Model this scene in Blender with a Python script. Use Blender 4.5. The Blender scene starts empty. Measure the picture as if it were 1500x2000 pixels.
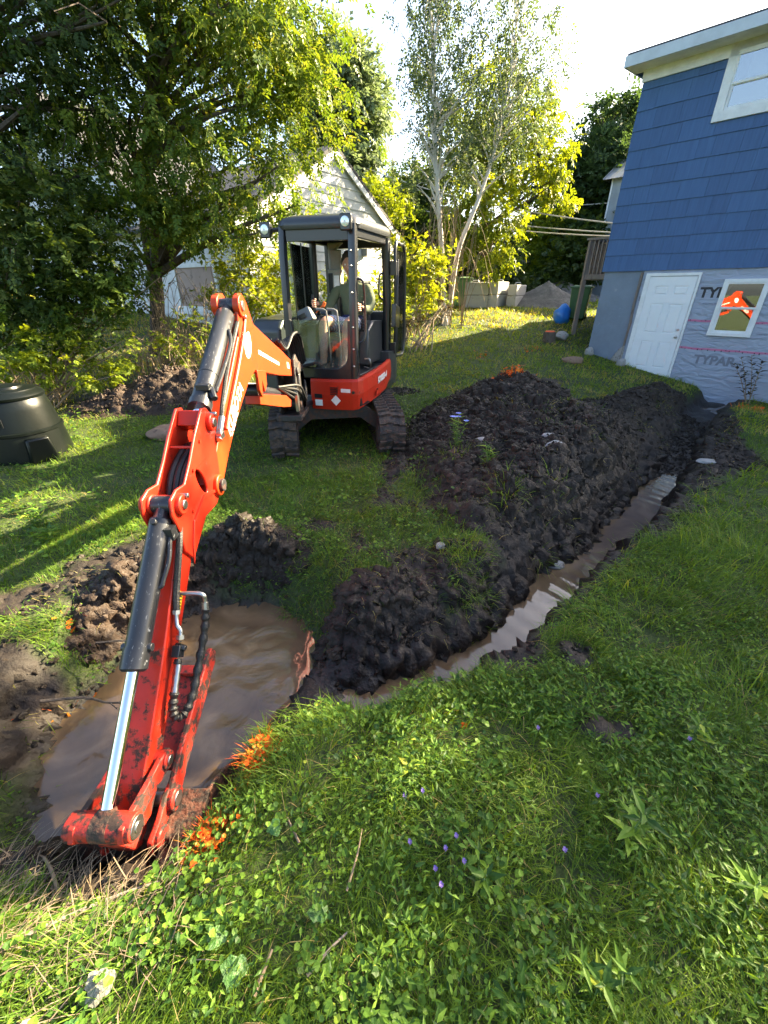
import bpy, bmesh, math, random
import numpy as np
from mathutils import Vector, Matrix
from mathutils.geometry import tessellate_polygon
R = math.radians
random.seed(7)
rng = np.random.default_rng(11)
scn = bpy.context.scene
col = scn.collection

# ------------------------------------------------------------------ camera
CAMH = 1.75
cd = bpy.data.cameras.new('camera')
cd.sensor_fit = 'HORIZONTAL'; cd.sensor_width = 36.0; cd.lens = 36.0*800/1500
cd.clip_start = 0.02; cd.clip_end = 3000
cam = bpy.data.objects.new('camera', cd); col.objects.link(cam)
cam.location = (0, 0, CAMH); cam.rotation_euler = (R(90-28.4), 0, 0)
scn.camera = cam

# ------------------------------------------------------------------ light
SUN_DIR = Vector((1.557, .891, 1.0)).normalized()      # towards the sun
elev = math.asin(SUN_DIR.z); azim = math.atan2(SUN_DIR.x, SUN_DIR.y)
world = bpy.data.worlds.new('World'); scn.world = world; world.use_nodes = True
wn = world.node_tree; wn.nodes.clear()
wo = wn.nodes.new('ShaderNodeOutputWorld'); wb = wn.nodes.new('ShaderNodeBackground')
sky = wn.nodes.new('ShaderNodeTexSky'); sky.sky_type = 'NISHITA'; sky.sun_disc = False
sky.sun_elevation = elev; sky.sun_rotation = azim; sky.air_density = 1.0; sky.dust_density = 3.0; sky.ozone_density = 1.0
wn.links.new(sky.outputs[0], wb.inputs[0]); wn.links.new(wb.outputs[0], wo.inputs[0])
wb.inputs[1].default_value = 0.066
sl = bpy.data.lights.new('sun', 'SUN'); sl.energy = 5.0; sl.angle = R(0.55); sl.color = (1.0, 0.83, 0.53)
so = bpy.data.objects.new('sun', sl); col.objects.link(so)
so.rotation_euler = (-SUN_DIR).to_track_quat('-Z', 'Y').to_euler(); so.location = SUN_DIR*60
scn.view_settings.view_transform = 'Standard'; scn.view_settings.look = 'None'
scn.view_settings.gamma = 1.0; scn.view_settings.use_curve_mapping = False
scn.view_settings.exposure = 3.05
scn.render.engine = 'CYCLES'
cy = scn.cycles
cy.max_bounces = 8; cy.diffuse_bounces = 4; cy.glossy_bounces = 3; cy.transmission_bounces = 6; cy.transparent_max_bounces = 8
cy.use_denoising = True; cy.use_adaptive_sampling = True; cy.adaptive_threshold = 0.02
cy.caustics_reflective = False; cy.caustics_refractive = False

# ------------------------------------------------------------------ materials
def node_mat(name):
    m = bpy.data.materials.new(name); m.use_nodes = True
    nt = m.node_tree; nt.nodes.clear()
    out = nt.nodes.new('ShaderNodeOutputMaterial')
    return m, nt, out
def N(nt, typ, **kw):
    n = nt.nodes.new(typ)
    for k, v in kw.items():
        if k.startswith('i_'):
            n.inputs[k[2:].replace('_', ' ')].default_value = v
        else: setattr(n, k, v)
    return n
def ramp(nt, fac, stops):
    r = nt.nodes.new('ShaderNodeValToRGB'); e = r.color_ramp.elements
    while len(e) > 1: e.remove(e[-1])
    e[0].position = stops[0][0]; e[0].color = (*stops[0][1], 1)
    for p, c in stops[1:]:
        x = e.new(p); x.color = (*c, 1)
    if fac is not None: nt.links.new(fac, r.inputs[0])
    return r
def v3(*a): return a
def paint(name, color, rough=.4, metal=0, dirt=None, dirt_col=(.05,.035,.025), scale=6., bump=.0, bscale=60, coat=0, spec=.5, stretch=None, var=.12):
    """painted / plastic / metal surface with colour mottling and patches of dirt or wear"""
    m, nt, out = node_mat(name)
    p = N(nt, 'ShaderNodeBsdfPrincipled')
    p.inputs['Roughness'].default_value = rough; p.inputs['Metallic'].default_value = metal
    p.inputs['Coat Weight'].default_value = coat; p.inputs['Specular IOR Level'].default_value = spec
    tc = N(nt, 'ShaderNodeTexCoord')
    vec = tc.outputs['Object']
    if stretch:
        mp = N(nt, 'ShaderNodeMapping'); mp.inputs['Scale'].default_value = stretch
        nt.links.new(vec, mp.inputs[0]); vec = mp.outputs[0]
    n1 = N(nt, 'ShaderNodeTexNoise'); n1.inputs['Scale'].default_value = scale; n1.inputs['Detail'].default_value = 8; n1.inputs['Roughness'].default_value = .65
    nt.links.new(vec, n1.inputs['Vector'])
    c = Vector(color)
    r = ramp(nt, n1.outputs[0], [(.3, tuple(c*(1-var))), (.7, tuple(c*(1+var)))])
    last = r.outputs[0]
    if dirt is not None:
        n2 = N(nt, 'ShaderNodeTexNoise'); n2.inputs['Scale'].default_value = scale*1.7; n2.inputs['Detail'].default_value = 10; n2.inputs['Roughness'].default_value = .7
        nt.links.new(vec, n2.inputs['Vector'])
        k = ramp(nt, n2.outputs[0], [(dirt, (0,0,0)), (min(dirt+.09, 1), (1,1,1))])
        mx = N(nt, 'ShaderNodeMix', data_type='RGBA')
        nt.links.new(k.outputs[0], mx.inputs[0]); nt.links.new(last, mx.inputs[6]); mx.inputs[7].default_value = (*dirt_col, 1)
        last = mx.outputs[2]
        rr = N(nt, 'ShaderNodeMapRange'); rr.inputs[3].default_value = rough; rr.inputs[4].default_value = .85
        nt.links.new(k.outputs[0], rr.inputs[0]); nt.links.new(rr.outputs[0], p.inputs['Roughness'])
    nt.links.new(last, p.inputs['Base Color'])
    if bump:
        n3 = N(nt, 'ShaderNodeTexNoise'); n3.inputs['Scale'].default_value = bscale; n3.inputs['Detail'].default_value = 6
        nt.links.new(vec, n3.inputs['Vector'])
        b = N(nt, 'ShaderNodeBump'); b.inputs['Strength'].default_value = bump; b.inputs['Distance'].default_value = .02
        nt.links.new(n3.outputs[0], b.inputs['Height']); nt.links.new(b.outputs[0], p.inputs['Normal'])
    nt.links.new(p.outputs[0], out.inputs[0])
    return m
def leafmat(name, stops, trans=.45, rough=.45, tcol=(1.25,1.15,.45)):
    """leaf / grass: colour by a per-leaf value, light passes through"""
    m, nt, out = node_mat(name)
    a = N(nt, 'ShaderNodeAttribute', attribute_name='tint')
    r = ramp(nt, a.outputs['Fac'], stops)
    p = N(nt, 'ShaderNodeBsdfPrincipled'); p.inputs['Roughness'].default_value = rough; p.inputs['Specular IOR Level'].default_value = .22
    t = N(nt, 'ShaderNodeBsdfTranslucent')
    mul = N(nt, 'ShaderNodeMix', data_type='RGBA', blend_type='MULTIPLY'); mul.inputs[0].default_value = 1
    nt.links.new(r.outputs[0], mul.inputs[6]); mul.inputs[7].default_value = (*tcol, 1)
    nt.links.new(mul.outputs[2], t.inputs[0]); nt.links.new(r.outputs[0], p.inputs['Base Color'])
    mx = N(nt, 'ShaderNodeMixShader'); mx.inputs[0].default_value = trans
    nt.links.new(p.outputs[0], mx.inputs[1]); nt.links.new(t.outputs[0], mx.inputs[2]); nt.links.new(mx.outputs[0], out.inputs[0])
    return m
def glassmat(name, tint=(.8,.9,.88), alpha=.25, rough=.02, ior=1.5):
    m, nt, out = node_mat(name)
    g = N(nt, 'ShaderNodeBsdfGlossy'); g.inputs['Roughness'].default_value = rough
    t = N(nt, 'ShaderNodeBsdfTransparent'); t.inputs[0].default_value = (*tint, 1)
    f = N(nt, 'ShaderNodeFresnel'); f.inputs[0].default_value = ior
    ma = N(nt, 'ShaderNodeMath', operation='ADD'); ma.inputs[1].default_value = alpha*.2
    nt.links.new(f.outputs[0], ma.inputs[0])
    mx = N(nt, 'ShaderNodeMixShader'); nt.links.new(ma.outputs[0], mx.inputs[0])
    nt.links.new(t.outputs[0], mx.inputs[1]); nt.links.new(g.outputs[0], mx.inputs[2])
    d = N(nt, 'ShaderNodeBsdfDiffuse'); d.inputs[0].default_value = (.35,.34,.3,1)
    nz = N(nt, 'ShaderNodeTexNoise'); nz.inputs['Scale'].default_value = 9; nz.inputs['Detail'].default_value = 8
    tc = N(nt, 'ShaderNodeTexCoord'); nt.links.new(tc.outputs['Object'], nz.inputs['Vector'])
    mr = N(nt, 'ShaderNodeMapRange'); mr.inputs[1].default_value = .4; mr.inputs[2].default_value = .75; mr.inputs[4].default_value = alpha
    nt.links.new(nz.outputs[0], mr.inputs[0])
    m2 = N(nt, 'ShaderNodeMixShader'); nt.links.new(mr.outputs[0], m2.inputs[0])
    nt.links.new(mx.outputs[0], m2.inputs[1]); nt.links.new(d.outputs[0], m2.inputs[2])
    nt.links.new(m2.outputs[0], out.inputs[0])
    return m

M = {}
M['red'] = paint('red_orange_paint', (.48,.026,.009), .42, dirt=.62, dirt_col=(.13,.03,.015), scale=7, coat=.08, var=.1, spec=.35)
M['red_boom'] = paint('sunlit_tone_red_boom_paint', (.50,.045,.007), .42, dirt=.62, dirt_col=(.13,.03,.015), scale=7, coat=.08, var=.1, spec=.35)  # orange cast of direct sun put into the red boom's colour
M['red_muddy'] = paint('worn_muddy_red_paint', (.38,.022,.010), .5, dirt=.47, dirt_col=(.035,.02,.014), scale=11, bump=.25, bscale=40)
def arm_paint():
    m = paint('arm_red_paint_muddy_low_down', (.46,.023,.009), .42, coat=.06, var=.12, spec=.35); nt = m.node_tree; L = nt.links
    p = [n for n in nt.nodes if n.type == 'BSDF_PRINCIPLED'][0]; src = p.inputs['Base Color'].links[0].from_socket
    tc = N(nt, 'ShaderNodeTexCoord'); sx = N(nt, 'ShaderNodeSeparateXYZ'); L.new(tc.outputs['Object'], sx.inputs[0])
    mr = N(nt, 'ShaderNodeMapRange'); mr.inputs[1].default_value = .75; mr.inputs[2].default_value = -.10; mr.inputs[3].default_value = .0; mr.inputs[4].default_value = .17; L.new(sx.outputs['Z'], mr.inputs[0])
    n = N(nt, 'ShaderNodeTexNoise'); n.inputs['Scale'].default_value = 16; n.inputs['Detail'].default_value = 12; n.inputs['Roughness'].default_value = .72; L.new(tc.outputs['Object'], n.inputs['Vector'])
    ad = N(nt, 'ShaderNodeMath', operation='ADD'); L.new(n.outputs[0], ad.inputs[0]); L.new(mr.outputs[0], ad.inputs[1])
    k = ramp(nt, ad.outputs[0], [(.62,(0,0,0)),(.70,(1,1,1))]); mx = N(nt, 'ShaderNodeMix', data_type='RGBA'); L.new(k.outputs[0], mx.inputs[0]); L.new(src, mx.inputs[6]); mx.inputs[7].default_value = (.045,.022,.016,1); L.new(mx.outputs[2], p.inputs['Base Color'])
    rr = N(nt, 'ShaderNodeMapRange'); rr.inputs[3].default_value = .36; rr.inputs[4].default_value = .85; L.new(k.outputs[0], rr.inputs[0]); L.new(rr.outputs[0], p.inputs['Roughness'])
    b = N(nt, 'ShaderNodeBump'); b.inputs['Strength'].default_value = .35; b.inputs['Distance'].default_value = .004; L.new(k.outputs[0], b.inputs['Height']); L.new(b.outputs[0], p.inputs['Normal'])
    return m
M['red_arm'] = arm_paint()
M['rust'] = paint('rusty_mud_covered_steel', (.12,.045,.025), .75, dirt=.45, dirt_col=(.035,.024,.017), scale=14, bump=.6, bscale=50)
M['cylblack'] = paint('black_cylinder_paint', (.018,.019,.023), .38, dirt=.60, dirt_col=(.30,.31,.33), scale=9, stretch=(8,2.5,2.5), coat=.2)
M['black'] = paint('black_paint', (.014,.015,.018), .32, dirt=.72, dirt_col=(.07,.06,.05), scale=5, coat=.3)
M['dgrey'] = paint('dark_grey_paint', (.035,.038,.042), .38, dirt=.7, dirt_col=(.09,.08,.06), scale=5, coat=.2)
M['steel'] = paint('worn_steel', (.42,.42,.41), .35, metal=1, dirt=.62, dirt_col=(.08,.06,.05), scale=25)
M['chrome'] = paint('chromed_rod', (.86,.88,.92), .09, metal=1)
M['hose'] = paint('black_rubber_hose', (.012,.012,.013), .5, bump=.3, bscale=120)
M['rubber'] = paint('muddy_track_rubber', (.022,.021,.021), .7, dirt=.46, dirt_col=(.075,.052,.038), scale=9, bump=.9, bscale=28)
M['frame_mud'] = paint('muddy_undercarriage', (.028,.026,.026), .6, dirt=.5, dirt_col=(.09,.045,.03), scale=8, bump=.5, bscale=35)
M['grey'] = paint('grey_cab_trim', (.16,.165,.17), .6)
M['beige'] = paint('beige_cab_lining', (.33,.32,.27), .7)
M['seat'] = paint('black_seat_vinyl', (.025,.025,.028), .6)
M['whitep'] = paint('white_decal', (.8,.8,.78), .5, dirt=.68, dirt_col=(.4,.35,.3), scale=20)
M['yellow'] = paint('yellow_decal', (.75,.52,.02), .5)
M['orangel'] = paint('orange_plastic', (.8,.15,.02), .4)
M['glass'] = glassmat('dusty_cab_glass', alpha=.20)
M['glass_clear'] = glassmat('clear_cab_glass', (.86,.95,.92), alpha=.04, ior=1.12)
M['lamp'] = paint('lamp_glass', (.7,.75,.78), .12, metal=.6)
M['skin'] = paint('skin', (.50,.27,.19), .5, var=.06)
M['hair'] = paint('short_dark_hair', (.035,.022,.015), .7, bump=.6, bscale=200)
M['shirt'] = paint('olive_knit_shirt', (.115,.135,.075), .9, bump=.25, bscale=70, var=.08)
M['navy'] = paint('navy_waistband', (.015,.02,.09), .8)
M['concrete'] = paint('weathered_concrete', (.40,.39,.37), .9, dirt=.6, dirt_col=(.2,.19,.17), scale=3, bump=.3, bscale=25)
M['bin'] = paint('green_bin_plastic', (.025,.09,.03), .5, var=.15)
M['compost'] = paint('dark_green_compost_plastic', (.004,.006,.005), .33, spec=.3, scale=6, bump=.05, bscale=30)
M['tarpblue'] = paint('blue_plastic_bag', (.02,.16,.55), .4, dirt=.66, dirt_col=(.4,.5,.6), scale=12)
M['wood'] = paint('weathered_grey_wood', (.19,.16,.14), .85, dirt=.55, dirt_col=(.1,.08,.07), scale=10, stretch=(1,1,.15))
M['bark'] = paint('rough_bark', (.10,.078,.06), .95, dirt=.5, dirt_col=(.045,.035,.028), scale=9, bump=1., bscale=22, stretch=(1,1,.3))
M['birch'] = paint('pale_birch_bark', (.62,.57,.50), .8, dirt=.60, dirt_col=(.07,.06,.05), scale=5, bump=.4, bscale=30)
M['twig'] = paint('dry_twig', (.26,.19,.12), .9, dirt=.55, dirt_col=(.10,.07,.05), scale=12)
M['stone'] = paint('grey_stone', (.30,.29,.28), .8, dirt=.55, dirt_col=(.12,.10,.085), scale=9, bump=.5, bscale=22)
M['brownstone'] = paint('brown_stone', (.24,.15,.10), .85, dirt=.55, dirt_col=(.12,.07,.05), scale=8, bump=.7, bscale=18)
M['spray'] = paint('orange_marking_paint', (.95,.13,.02), .55, dirt=.6, dirt_col=(.35,.2,.04), scale=30)
M['petal'] = paint('violet_petals', (.14,.09,.33), .6)
M['bluepetal'] = paint('chicory_petals', (.28,.33,.85), .6)
M['whitewood'] = paint('white_trim_paint', (.72,.74,.75), .55, dirt=.68, dirt_col=(.4,.4,.38), scale=6, bump=.08)
M['door'] = paint('white_door_paint', (.74,.77,.80), .42, var=.03)
M['wire'] = paint('power_cable', (.45,.43,.38), .6)
M['fascia'] = paint('shade_tinted_fascia_paint', (.50,.56,.62), .6, dirt=.62, dirt_col=(.33,.35,.36), scale=3)  # bluish eave shade mixed into the grey-white fascia colour
M['roof'] = paint('dark_roof_shingle', (.06,.06,.065), .9, bump=.5, bscale=30)
M['leaf_dry'] = paint('pale_dry_leaf', (.20,.195,.16), .85, scale=40, var=.5, bump=.6, bscale=70)

GREEN = [(0,(.03,.06,.010)),(.45,(.075,.135,.02)),(.8,(.16,.22,.03)),(.94,(.30,.32,.06)),(1,(.36,.26,.09))]
M['grass'] = leafmat('grass_blade', [(0,(.035,.075,.014)),(.4,(.10,.19,.022)),(.75,(.20,.31,.035)),(.92,(.34,.37,.07)),(1,(.45,.35,.16))], trans=.5, tcol=(1.5,1.25,.2))
M['herb'] = leafmat('ground_leaf', [(0,(.03,.08,.018)),(.5,(.10,.20,.026)),(.85,(.22,.36,.045)),(1,(.36,.38,.05))], trans=.42, tcol=(1.4,1.2,.2))
M['leaf_ash'] = leafmat('ash_leaf', GREEN, trans=.45, tcol=(1.3,1.15,.4))
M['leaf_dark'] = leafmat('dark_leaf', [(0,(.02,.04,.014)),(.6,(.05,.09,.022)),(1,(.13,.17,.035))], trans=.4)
M['leaf_birch'] = leafmat('birch_leaf', [(0,(.055,.085,.045)),(.6,(.12,.165,.075)),(.95,(.20,.24,.10)),(1,(.34,.25,.1))], trans=.42, tcol=(1.05,1.05,.6))
M['leaf_hazy'] = leafmat('haze_paled_leaf', [(0,(.10,.14,.08)),(.6,(.19,.25,.13)),(1,(.28,.33,.17))], trans=.45, tcol=(1.05,1.05,.7))  # paler and greyer: distance haze put into the leaf colour
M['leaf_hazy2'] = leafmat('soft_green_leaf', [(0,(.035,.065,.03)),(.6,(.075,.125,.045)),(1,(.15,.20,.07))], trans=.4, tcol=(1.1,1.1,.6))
M['leaf_yellow'] = leafmat('sunlit_yellow_green_leaf', [(0,(.08,.13,.015)),(.5,(.20,.27,.025)),(.9,(.38,.40,.04)),(1,(.42,.34,.08))], trans=.5, tcol=(1.4,1.2,.3))
M['needle'] = leafmat('conifer_needle', [(0,(.022,.045,.022)),(.6,(.05,.095,.038)),(1,(.11,.16,.05))], trans=.3, tcol=(1.2,1.1,.5))
M['herb_red'] = leafmat('dark_red_dock_leaf', [(0,(.03,.02,.015)),(.6,(.06,.045,.03)),(1,(.10,.12,.04))], trans=.3)
M['spray_leaf'] = leafmat('orange_sprayed_leaf', [(0,(.25,.20,.02)),(.35,(.80,.13,.015)),(.8,(.95,.16,.02)),(1,(.85,.4,.04))], trans=.3, tcol=(1.1,1,.8))

# ------------------------------------------------------------------ object helpers
def tag(o, label=None, cat=None, group=None, kind=None):
    if label: o['label'] = label
    if cat: o['category'] = cat
    if group: o['group'] = group
    if kind: o['kind'] = kind
    return o
def empty(name, loc=(0,0,0), rz=0, label=None, cat=None, group=None):
    o = bpy.data.objects.new(name, None); col.objects.link(o); o.empty_display_size = .1
    o.location = loc; o.rotation_euler = (0,0,rz)
    return tag(o, label, cat, group)
def link(o, parent=None):
    col.objects.link(o)
    if parent is not None: o.parent = parent
    return o
def np_obj(name, V, F, mat, parent=None, smooth=False, tint=None, attrs=None):
    """V (n,3), F (m,k) one face size -> object"""
    V = np.asarray(V, np.float32); F = np.asarray(F, np.int32)
    me = bpy.data.meshes.new(name); n, k = F.shape
    me.vertices.add(len(V)); me.vertices.foreach_set('co', V.ravel())
    me.loops.add(n*k); me.loops.foreach_set('vertex_index', F.ravel())
    me.polygons.add(n); me.polygons.foreach_set('loop_start', np.arange(0, n*k, k, dtype=np.int32))
    me.polygons.foreach_set('loop_total', np.full(n, k, np.int32))
    me.polygons.foreach_set('use_smooth', np.full(n, smooth, bool))
    if tint is not None:
        a = me.attributes.new('tint', 'FLOAT', 'FACE'); a.data.foreach_set('value', np.asarray(tint, np.float32))
    for nm, arr in (attrs or {}).items():
        a = me.attributes.new(nm, 'FLOAT', 'POINT'); a.data.foreach_set('value', np.asarray(arr, np.float32))
    me.update(calc_edges=True)
    if mat is not None: me.materials.append(mat)
    return link(bpy.data.objects.new(name, me), parent)

EACH = {'pin_boss','pin','bolt','port_plug','cylinder_bracket','swing_bracket','cross_pin','door_handle','clamp','hose_bracket','window_divider','conduit','room','staple'}
EXTRA = {}
class MB:
    """collects shapes into one mesh"""
    def __init__(s, mat4=None): s.v = []; s.f = []; s.p = []; s.m = mat4 if mat4 is not None else Matrix.Identity(4)
    def add(s, vs, fs):
        b = len(s.v); s.p.append((b, len(s.f))); s.v += [tuple(s.m @ Vector(p)) for p in vs]; s.f += [tuple(b+i for i in f) for f in fs]; return s
    def box(s, c, d, rot=None, taper=1.0, shift=(0,0)):
        x, y, z = d[0]/2, d[1]/2, d[2]/2; t = taper
        P = [(-x,-y,-z),(x,-y,-z),(x,y,-z),(-x,y,-z),(-x*t+shift[0],-y*t+shift[1],z),(x*t+shift[0],-y*t+shift[1],z),(x*t+shift[0],y*t+shift[1],z),(-x*t+shift[0],y*t+shift[1],z)]
        if rot is not None: P = [rot @ Vector(p) for p in P]
        P = [(p[0]+c[0], p[1]+c[1], p[2]+c[2]) for p in P]
        return s.add(P, [(0,3,2,1),(4,5,6,7),(0,1,5,4),(1,2,6,5),(2,3,7,6),(3,0,4,7)])
    def prism(s, outer, frame, a, b, holes=()):
        """outline (u,v) extruded from depth a to b; frame(u,v,w)->point"""
        loops = [list(outer)] + [list(h) for h in holes]
        tris = tessellate_polygon([[Vector((p[0],p[1],0)) for p in l] for l in loops])
        flat = [p for l in loops for p in l]; n = len(flat)
        vs = [frame(p[0],p[1],a) for p in flat] + [frame(p[0],p[1],b) for p in flat]
        fs = []
        for t in tris: fs += [tuple(t), tuple(i+n for i in reversed(t))]
        k = 0
        for l in loops:
            m = len(l)
            for i in range(m):
                j = (i+1) % m; fs.append((k+i, k+j, k+j+n, k+i+n))
            k += m
        return s.add(vs, fs)
    def tube(s, pts, r, n=10, cap=True):
        pts = [Vector(p) for p in pts]; m = len(pts)
        rs = list(r) if hasattr(r, '__len__') else [r]*m
        vs = []; fs = []; ref = None
        for i, p in enumerate(pts):
            d = (pts[min(i+1,m-1)] - pts[max(i-1,0)]).normalized()
            if ref is None: ref = d.orthogonal().normalized()
            ref = (ref - d*ref.dot(d))
            ref = ref.normalized() if ref.length > 1e-6 else d.orthogonal().normalized()
            q = d.cross(ref)
            for k in range(n):
                a = 2*math.pi*k/n; vs.append(p + ref*math.cos(a)*rs[i] + q*math.sin(a)*rs[i])
        for i in range(m-1):
            for k in range(n):
                j = (k+1) % n; fs.append((i*n+k, i*n+j, (i+1)*n+j, (i+1)*n+k))
        if cap: fs += [tuple(range(n-1,-1,-1)), tuple(range((m-1)*n, m*n))]
        return s.add(vs, fs)
    def cyl(s, p0, p1, r0, r1=None, n=20): return s.tube([p0, p1], [r0, r0 if r1 is None else r1], n)
    def ico(s, c, r, sub=2, jit=0, scale=(1,1,1), rot=None, seed=0):
        bm = bmesh.new(); bmesh.ops.create_icosphere(bm, subdivisions=sub, radius=1)
        g = random.Random(seed or hash(tuple(c)) & 65535)
        ph = [g.uniform(0,6) for _ in range(6)]
        P = []
        for v in bm.verts:
            p = v.co.copy()
            k = 1 + jit*(math.sin(3*p.x+ph[0])*math.cos(2.3*p.y+ph[1]) + .6*math.sin(5*p.z+ph[2]+3*p.x) + .5*g.uniform(-1,1))
            p = Vector((p.x*scale[0], p.y*scale[1], p.z*scale[2]))*k*r
            if rot is not None: p = rot @ p
            P.append(p + Vector(c))
        F = [tuple(v.index for v in f.verts) for f in bm.faces]; bm.free()
        return s.add(P, F)
    def build(s, name, mat, parent=None, bevel=0, smooth=False, seg=2):
        if name in EACH and len(s.p) > 1:
            out = []; ends = s.p[1:]+[(len(s.v), len(s.f))]
            for (b, fb), (e, fe) in zip(s.p, ends):
                q = MB(); q.v = s.v[b:e]; q.f = [tuple(i-b for i in f) for f in s.f[fb:fe]]; q.p = [(0, 0)]
                out.append(q.build(name, mat, parent, bevel, smooth, seg))
            EXTRA[out[0].name] = out[1:]; return out[0]
        me = bpy.data.meshes.new(name); me.from_pydata([tuple(p) for p in s.v], [], s.f)
        bm = bmesh.new(); bm.from_mesh(me); bmesh.ops.recalc_face_normals(bm, faces=bm.faces); bm.to_mesh(me); bm.free()
        me.materials.append(mat)
        o = link(bpy.data.objects.new(name, me), parent)
        if smooth or bevel:
            me.polygons.foreach_set('use_smooth', [True]*len(me.polygons))
            if hasattr(me, 'set_sharp_from_angle'): me.set_sharp_from_angle(angle=R(38))
        if bevel:
            b = o.modifiers.new('bevel', 'BEVEL'); b.width = bevel; b.segments = seg; b.limit_method = 'ANGLE'; b.angle_limit = R(35)
            b.harden_normals = False
        return o
def smooth_path(pts, n=8):
    """Catmull-Rom through points"""
    P = [Vector(p) for p in pts]; P = [P[0]*2-P[1]] + P + [P[-1]*2-P[-2]]; out = []
    for i in range(1, len(P)-2):
        a, b, c, d = P[i-1:i+3]
        for k in range(n):
            t = k/n
            out.append(.5*((2*b)+(c-a)*t+(2*a-5*b+4*c-d)*t*t+(3*b-a-3*c+d)*t**3))
    out.append(P[-2]); return out
def text(name, body, mat, frame, size, parent=None, bold=0, shear=0, depth=.0015, align='LEFT', space=1.0, sx=1.0):
    """lettering laid on a surface; frame is a 4x4: x along the text, y up, z out of the surface"""
    cu = bpy.data.curves.new(name, 'FONT'); cu.body = body; cu.size = size; cu.extrude = depth; cu.offset = bold; cu.shear = shear
    cu.align_x = align; cu.space_character = space; cu.materials.append(mat)
    t = bpy.data.objects.new('t', cu); col.objects.link(t); dg = bpy.context.evaluated_depsgraph_get()
    me = bpy.data.meshes.new_from_object(t.evaluated_get(dg)); bpy.data.objects.remove(t)
    if not me.materials: me.materials.append(mat)
    o = bpy.data.objects.new(name, me); link(o, parent)
    o.matrix_local = frame @ Matrix.Diagonal((sx,1,1,1)); return o
def frame4(o, x, y):
    x = Vector(x).normalized(); y = Vector(y); y = (y - x*y.dot(x)).normalized(); z = x.cross(y); o = Vector(o)
    return Matrix(((x.x,y.x,z.x,o.x),(x.y,y.y,z.y,o.y),(x.z,y.z,z.z,o.z),(0,0,0,1)))
def sstep(e0, e1, x):
    t = np.clip((x-e0)/(e1-e0), 0, 1); return t*t*(3-2*t)
# value noise, vectorised
def _h(ix, iy, s=0):
    n = (ix.astype(np.int64)*374761393 + iy.astype(np.int64)*668265263 + s*974711) & 0x7fffffff
    n = ((n ^ (n >> 13))*1274126177) & 0x7fffffff
    return ((n ^ (n >> 16)) & 0xffff)/65535.0
def vn(x, y, s=0):
    ix = np.floor(x); iy = np.floor(y); fx = x-ix; fy = y-iy
    fx = fx*fx*(3-2*fx); fy = fy*fy*(3-2*fy)
    a = _h(ix,iy,s); b = _h(ix+1,iy,s); c = _h(ix,iy+1,s); d = _h(ix+1,iy+1,s)
    return (a*(1-fx)+b*fx)*(1-fy)+(c*(1-fx)+d*fx)*fy
def fbm(x, y, s=0, o=4):
    t = 0; a = .5; k = 0
    for i in range(o): t = t + a*vn(x, y, s+i*17); k += a; x = x*2.03+7.1; y = y*2.03+3.7; a *= .5
    return t/k
def worley(x, y, s=0):
    ix = np.floor(x); iy = np.floor(y); best = np.full(np.shape(x), 9.0); hh = np.zeros(np.shape(x))
    for dx in (-1,0,1):
        for dy in (-1,0,1):
            cx = ix+dx; cy_ = iy+dy
            px = cx+_h(cx,cy_,s+1); py = cy_+_h(cx,cy_,s+2)
            d = np.hypot(x-px, y-py); m = d < best
            best = np.where(m, d, best); hh = np.where(m, _h(cx,cy_,s+3), hh)
    return best, hh
# ------------------------------------------------------------------ terrain
def sp(x, k=.8): return np.logaddexp(0, x/k)*k
def poly_sdf(x, y, P):
    P = np.array(P, float); d = np.full(np.shape(x), 1e9); ins = np.zeros(np.shape(x), bool)
    for i in range(len(P)):
        a = P[i]; b = P[(i+1) % len(P)]; e = b-a
        t = np.clip(((x-a[0])*e[0]+(y-a[1])*e[1])/(e@e), 0, 1)
        d = np.minimum(d, np.hypot(x-a[0]-t*e[0], y-a[1]-t*e[1]))
        c = (a[1] > y) != (b[1] > y)
        xi = a[0]+(y-a[1])/np.where(abs(b[1]-a[1]) < 1e-9, 1e-9, b[1]-a[1])*(b[0]-a[0])
        ins ^= (c & (x < xi))
    return np.where(ins, -d, d)
def line_dist(x, y, P):
    P = np.array(P, float); d = np.full(np.shape(x), 1e9)
    for i in range(len(P)-1):
        a = P[i]; e = P[i+1]-a
        t = np.clip(((x-a[0])*e[0]+(y-a[1])*e[1])/(e@e), 0, 1)
        d = np.minimum(d, np.hypot(x-a[0]-t*e[0], y-a[1]-t*e[1]))
    return d
WATER_Z = -.40
PIT = [(-1.66,1.15),(-1.72,1.45),(-1.62,1.80),(-1.60,2.0),(-1.30,2.36),(-.95,2.42),(-.68,2.26),(-.54,2.02),(-.52,1.74),(-.56,1.48),(-.66,1.25),(-.72,1.02),(-.82,.82),(-1.05,.76),(-1.28,.82),(-1.5,.96)]
TRENCH = [(-.5,1.62),(-.1,1.55),(.31,1.72),(.62,1.90),(.88,2.12),(1.16,2.38),(1.42,2.66),(1.78,2.96),(2.12,3.26),(2.62,3.74),(3.12,4.32),(3.62,4.86),(4.14,5.5),(4.9,6.4),(5.7,7.35),(6.6,8.35),(7.4,9.0)]
SOILPOLY = [(-.35,2.45),(-.28,3.0),(-.18,3.7),(-.1,4.3),(.1,5.3),(.9,6.3),(1.6,7.1),(2.4,7.3),(3.3,7.0),(4.1,7.2),(5.2,7.7),(6.4,8.6),(7.6,9.4),(7.8,8.8),(6.4,7.5),(5.6,6.5),(4.7,5.2),(4.2,4.4),(3.2,3.6),(2.4,3.0),(1.7,2.55),(1.15,2.02),(.75,1.62),(.3,1.42),(-.2,1.30),(-.5,1.5),(-.45,2.0)]
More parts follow.
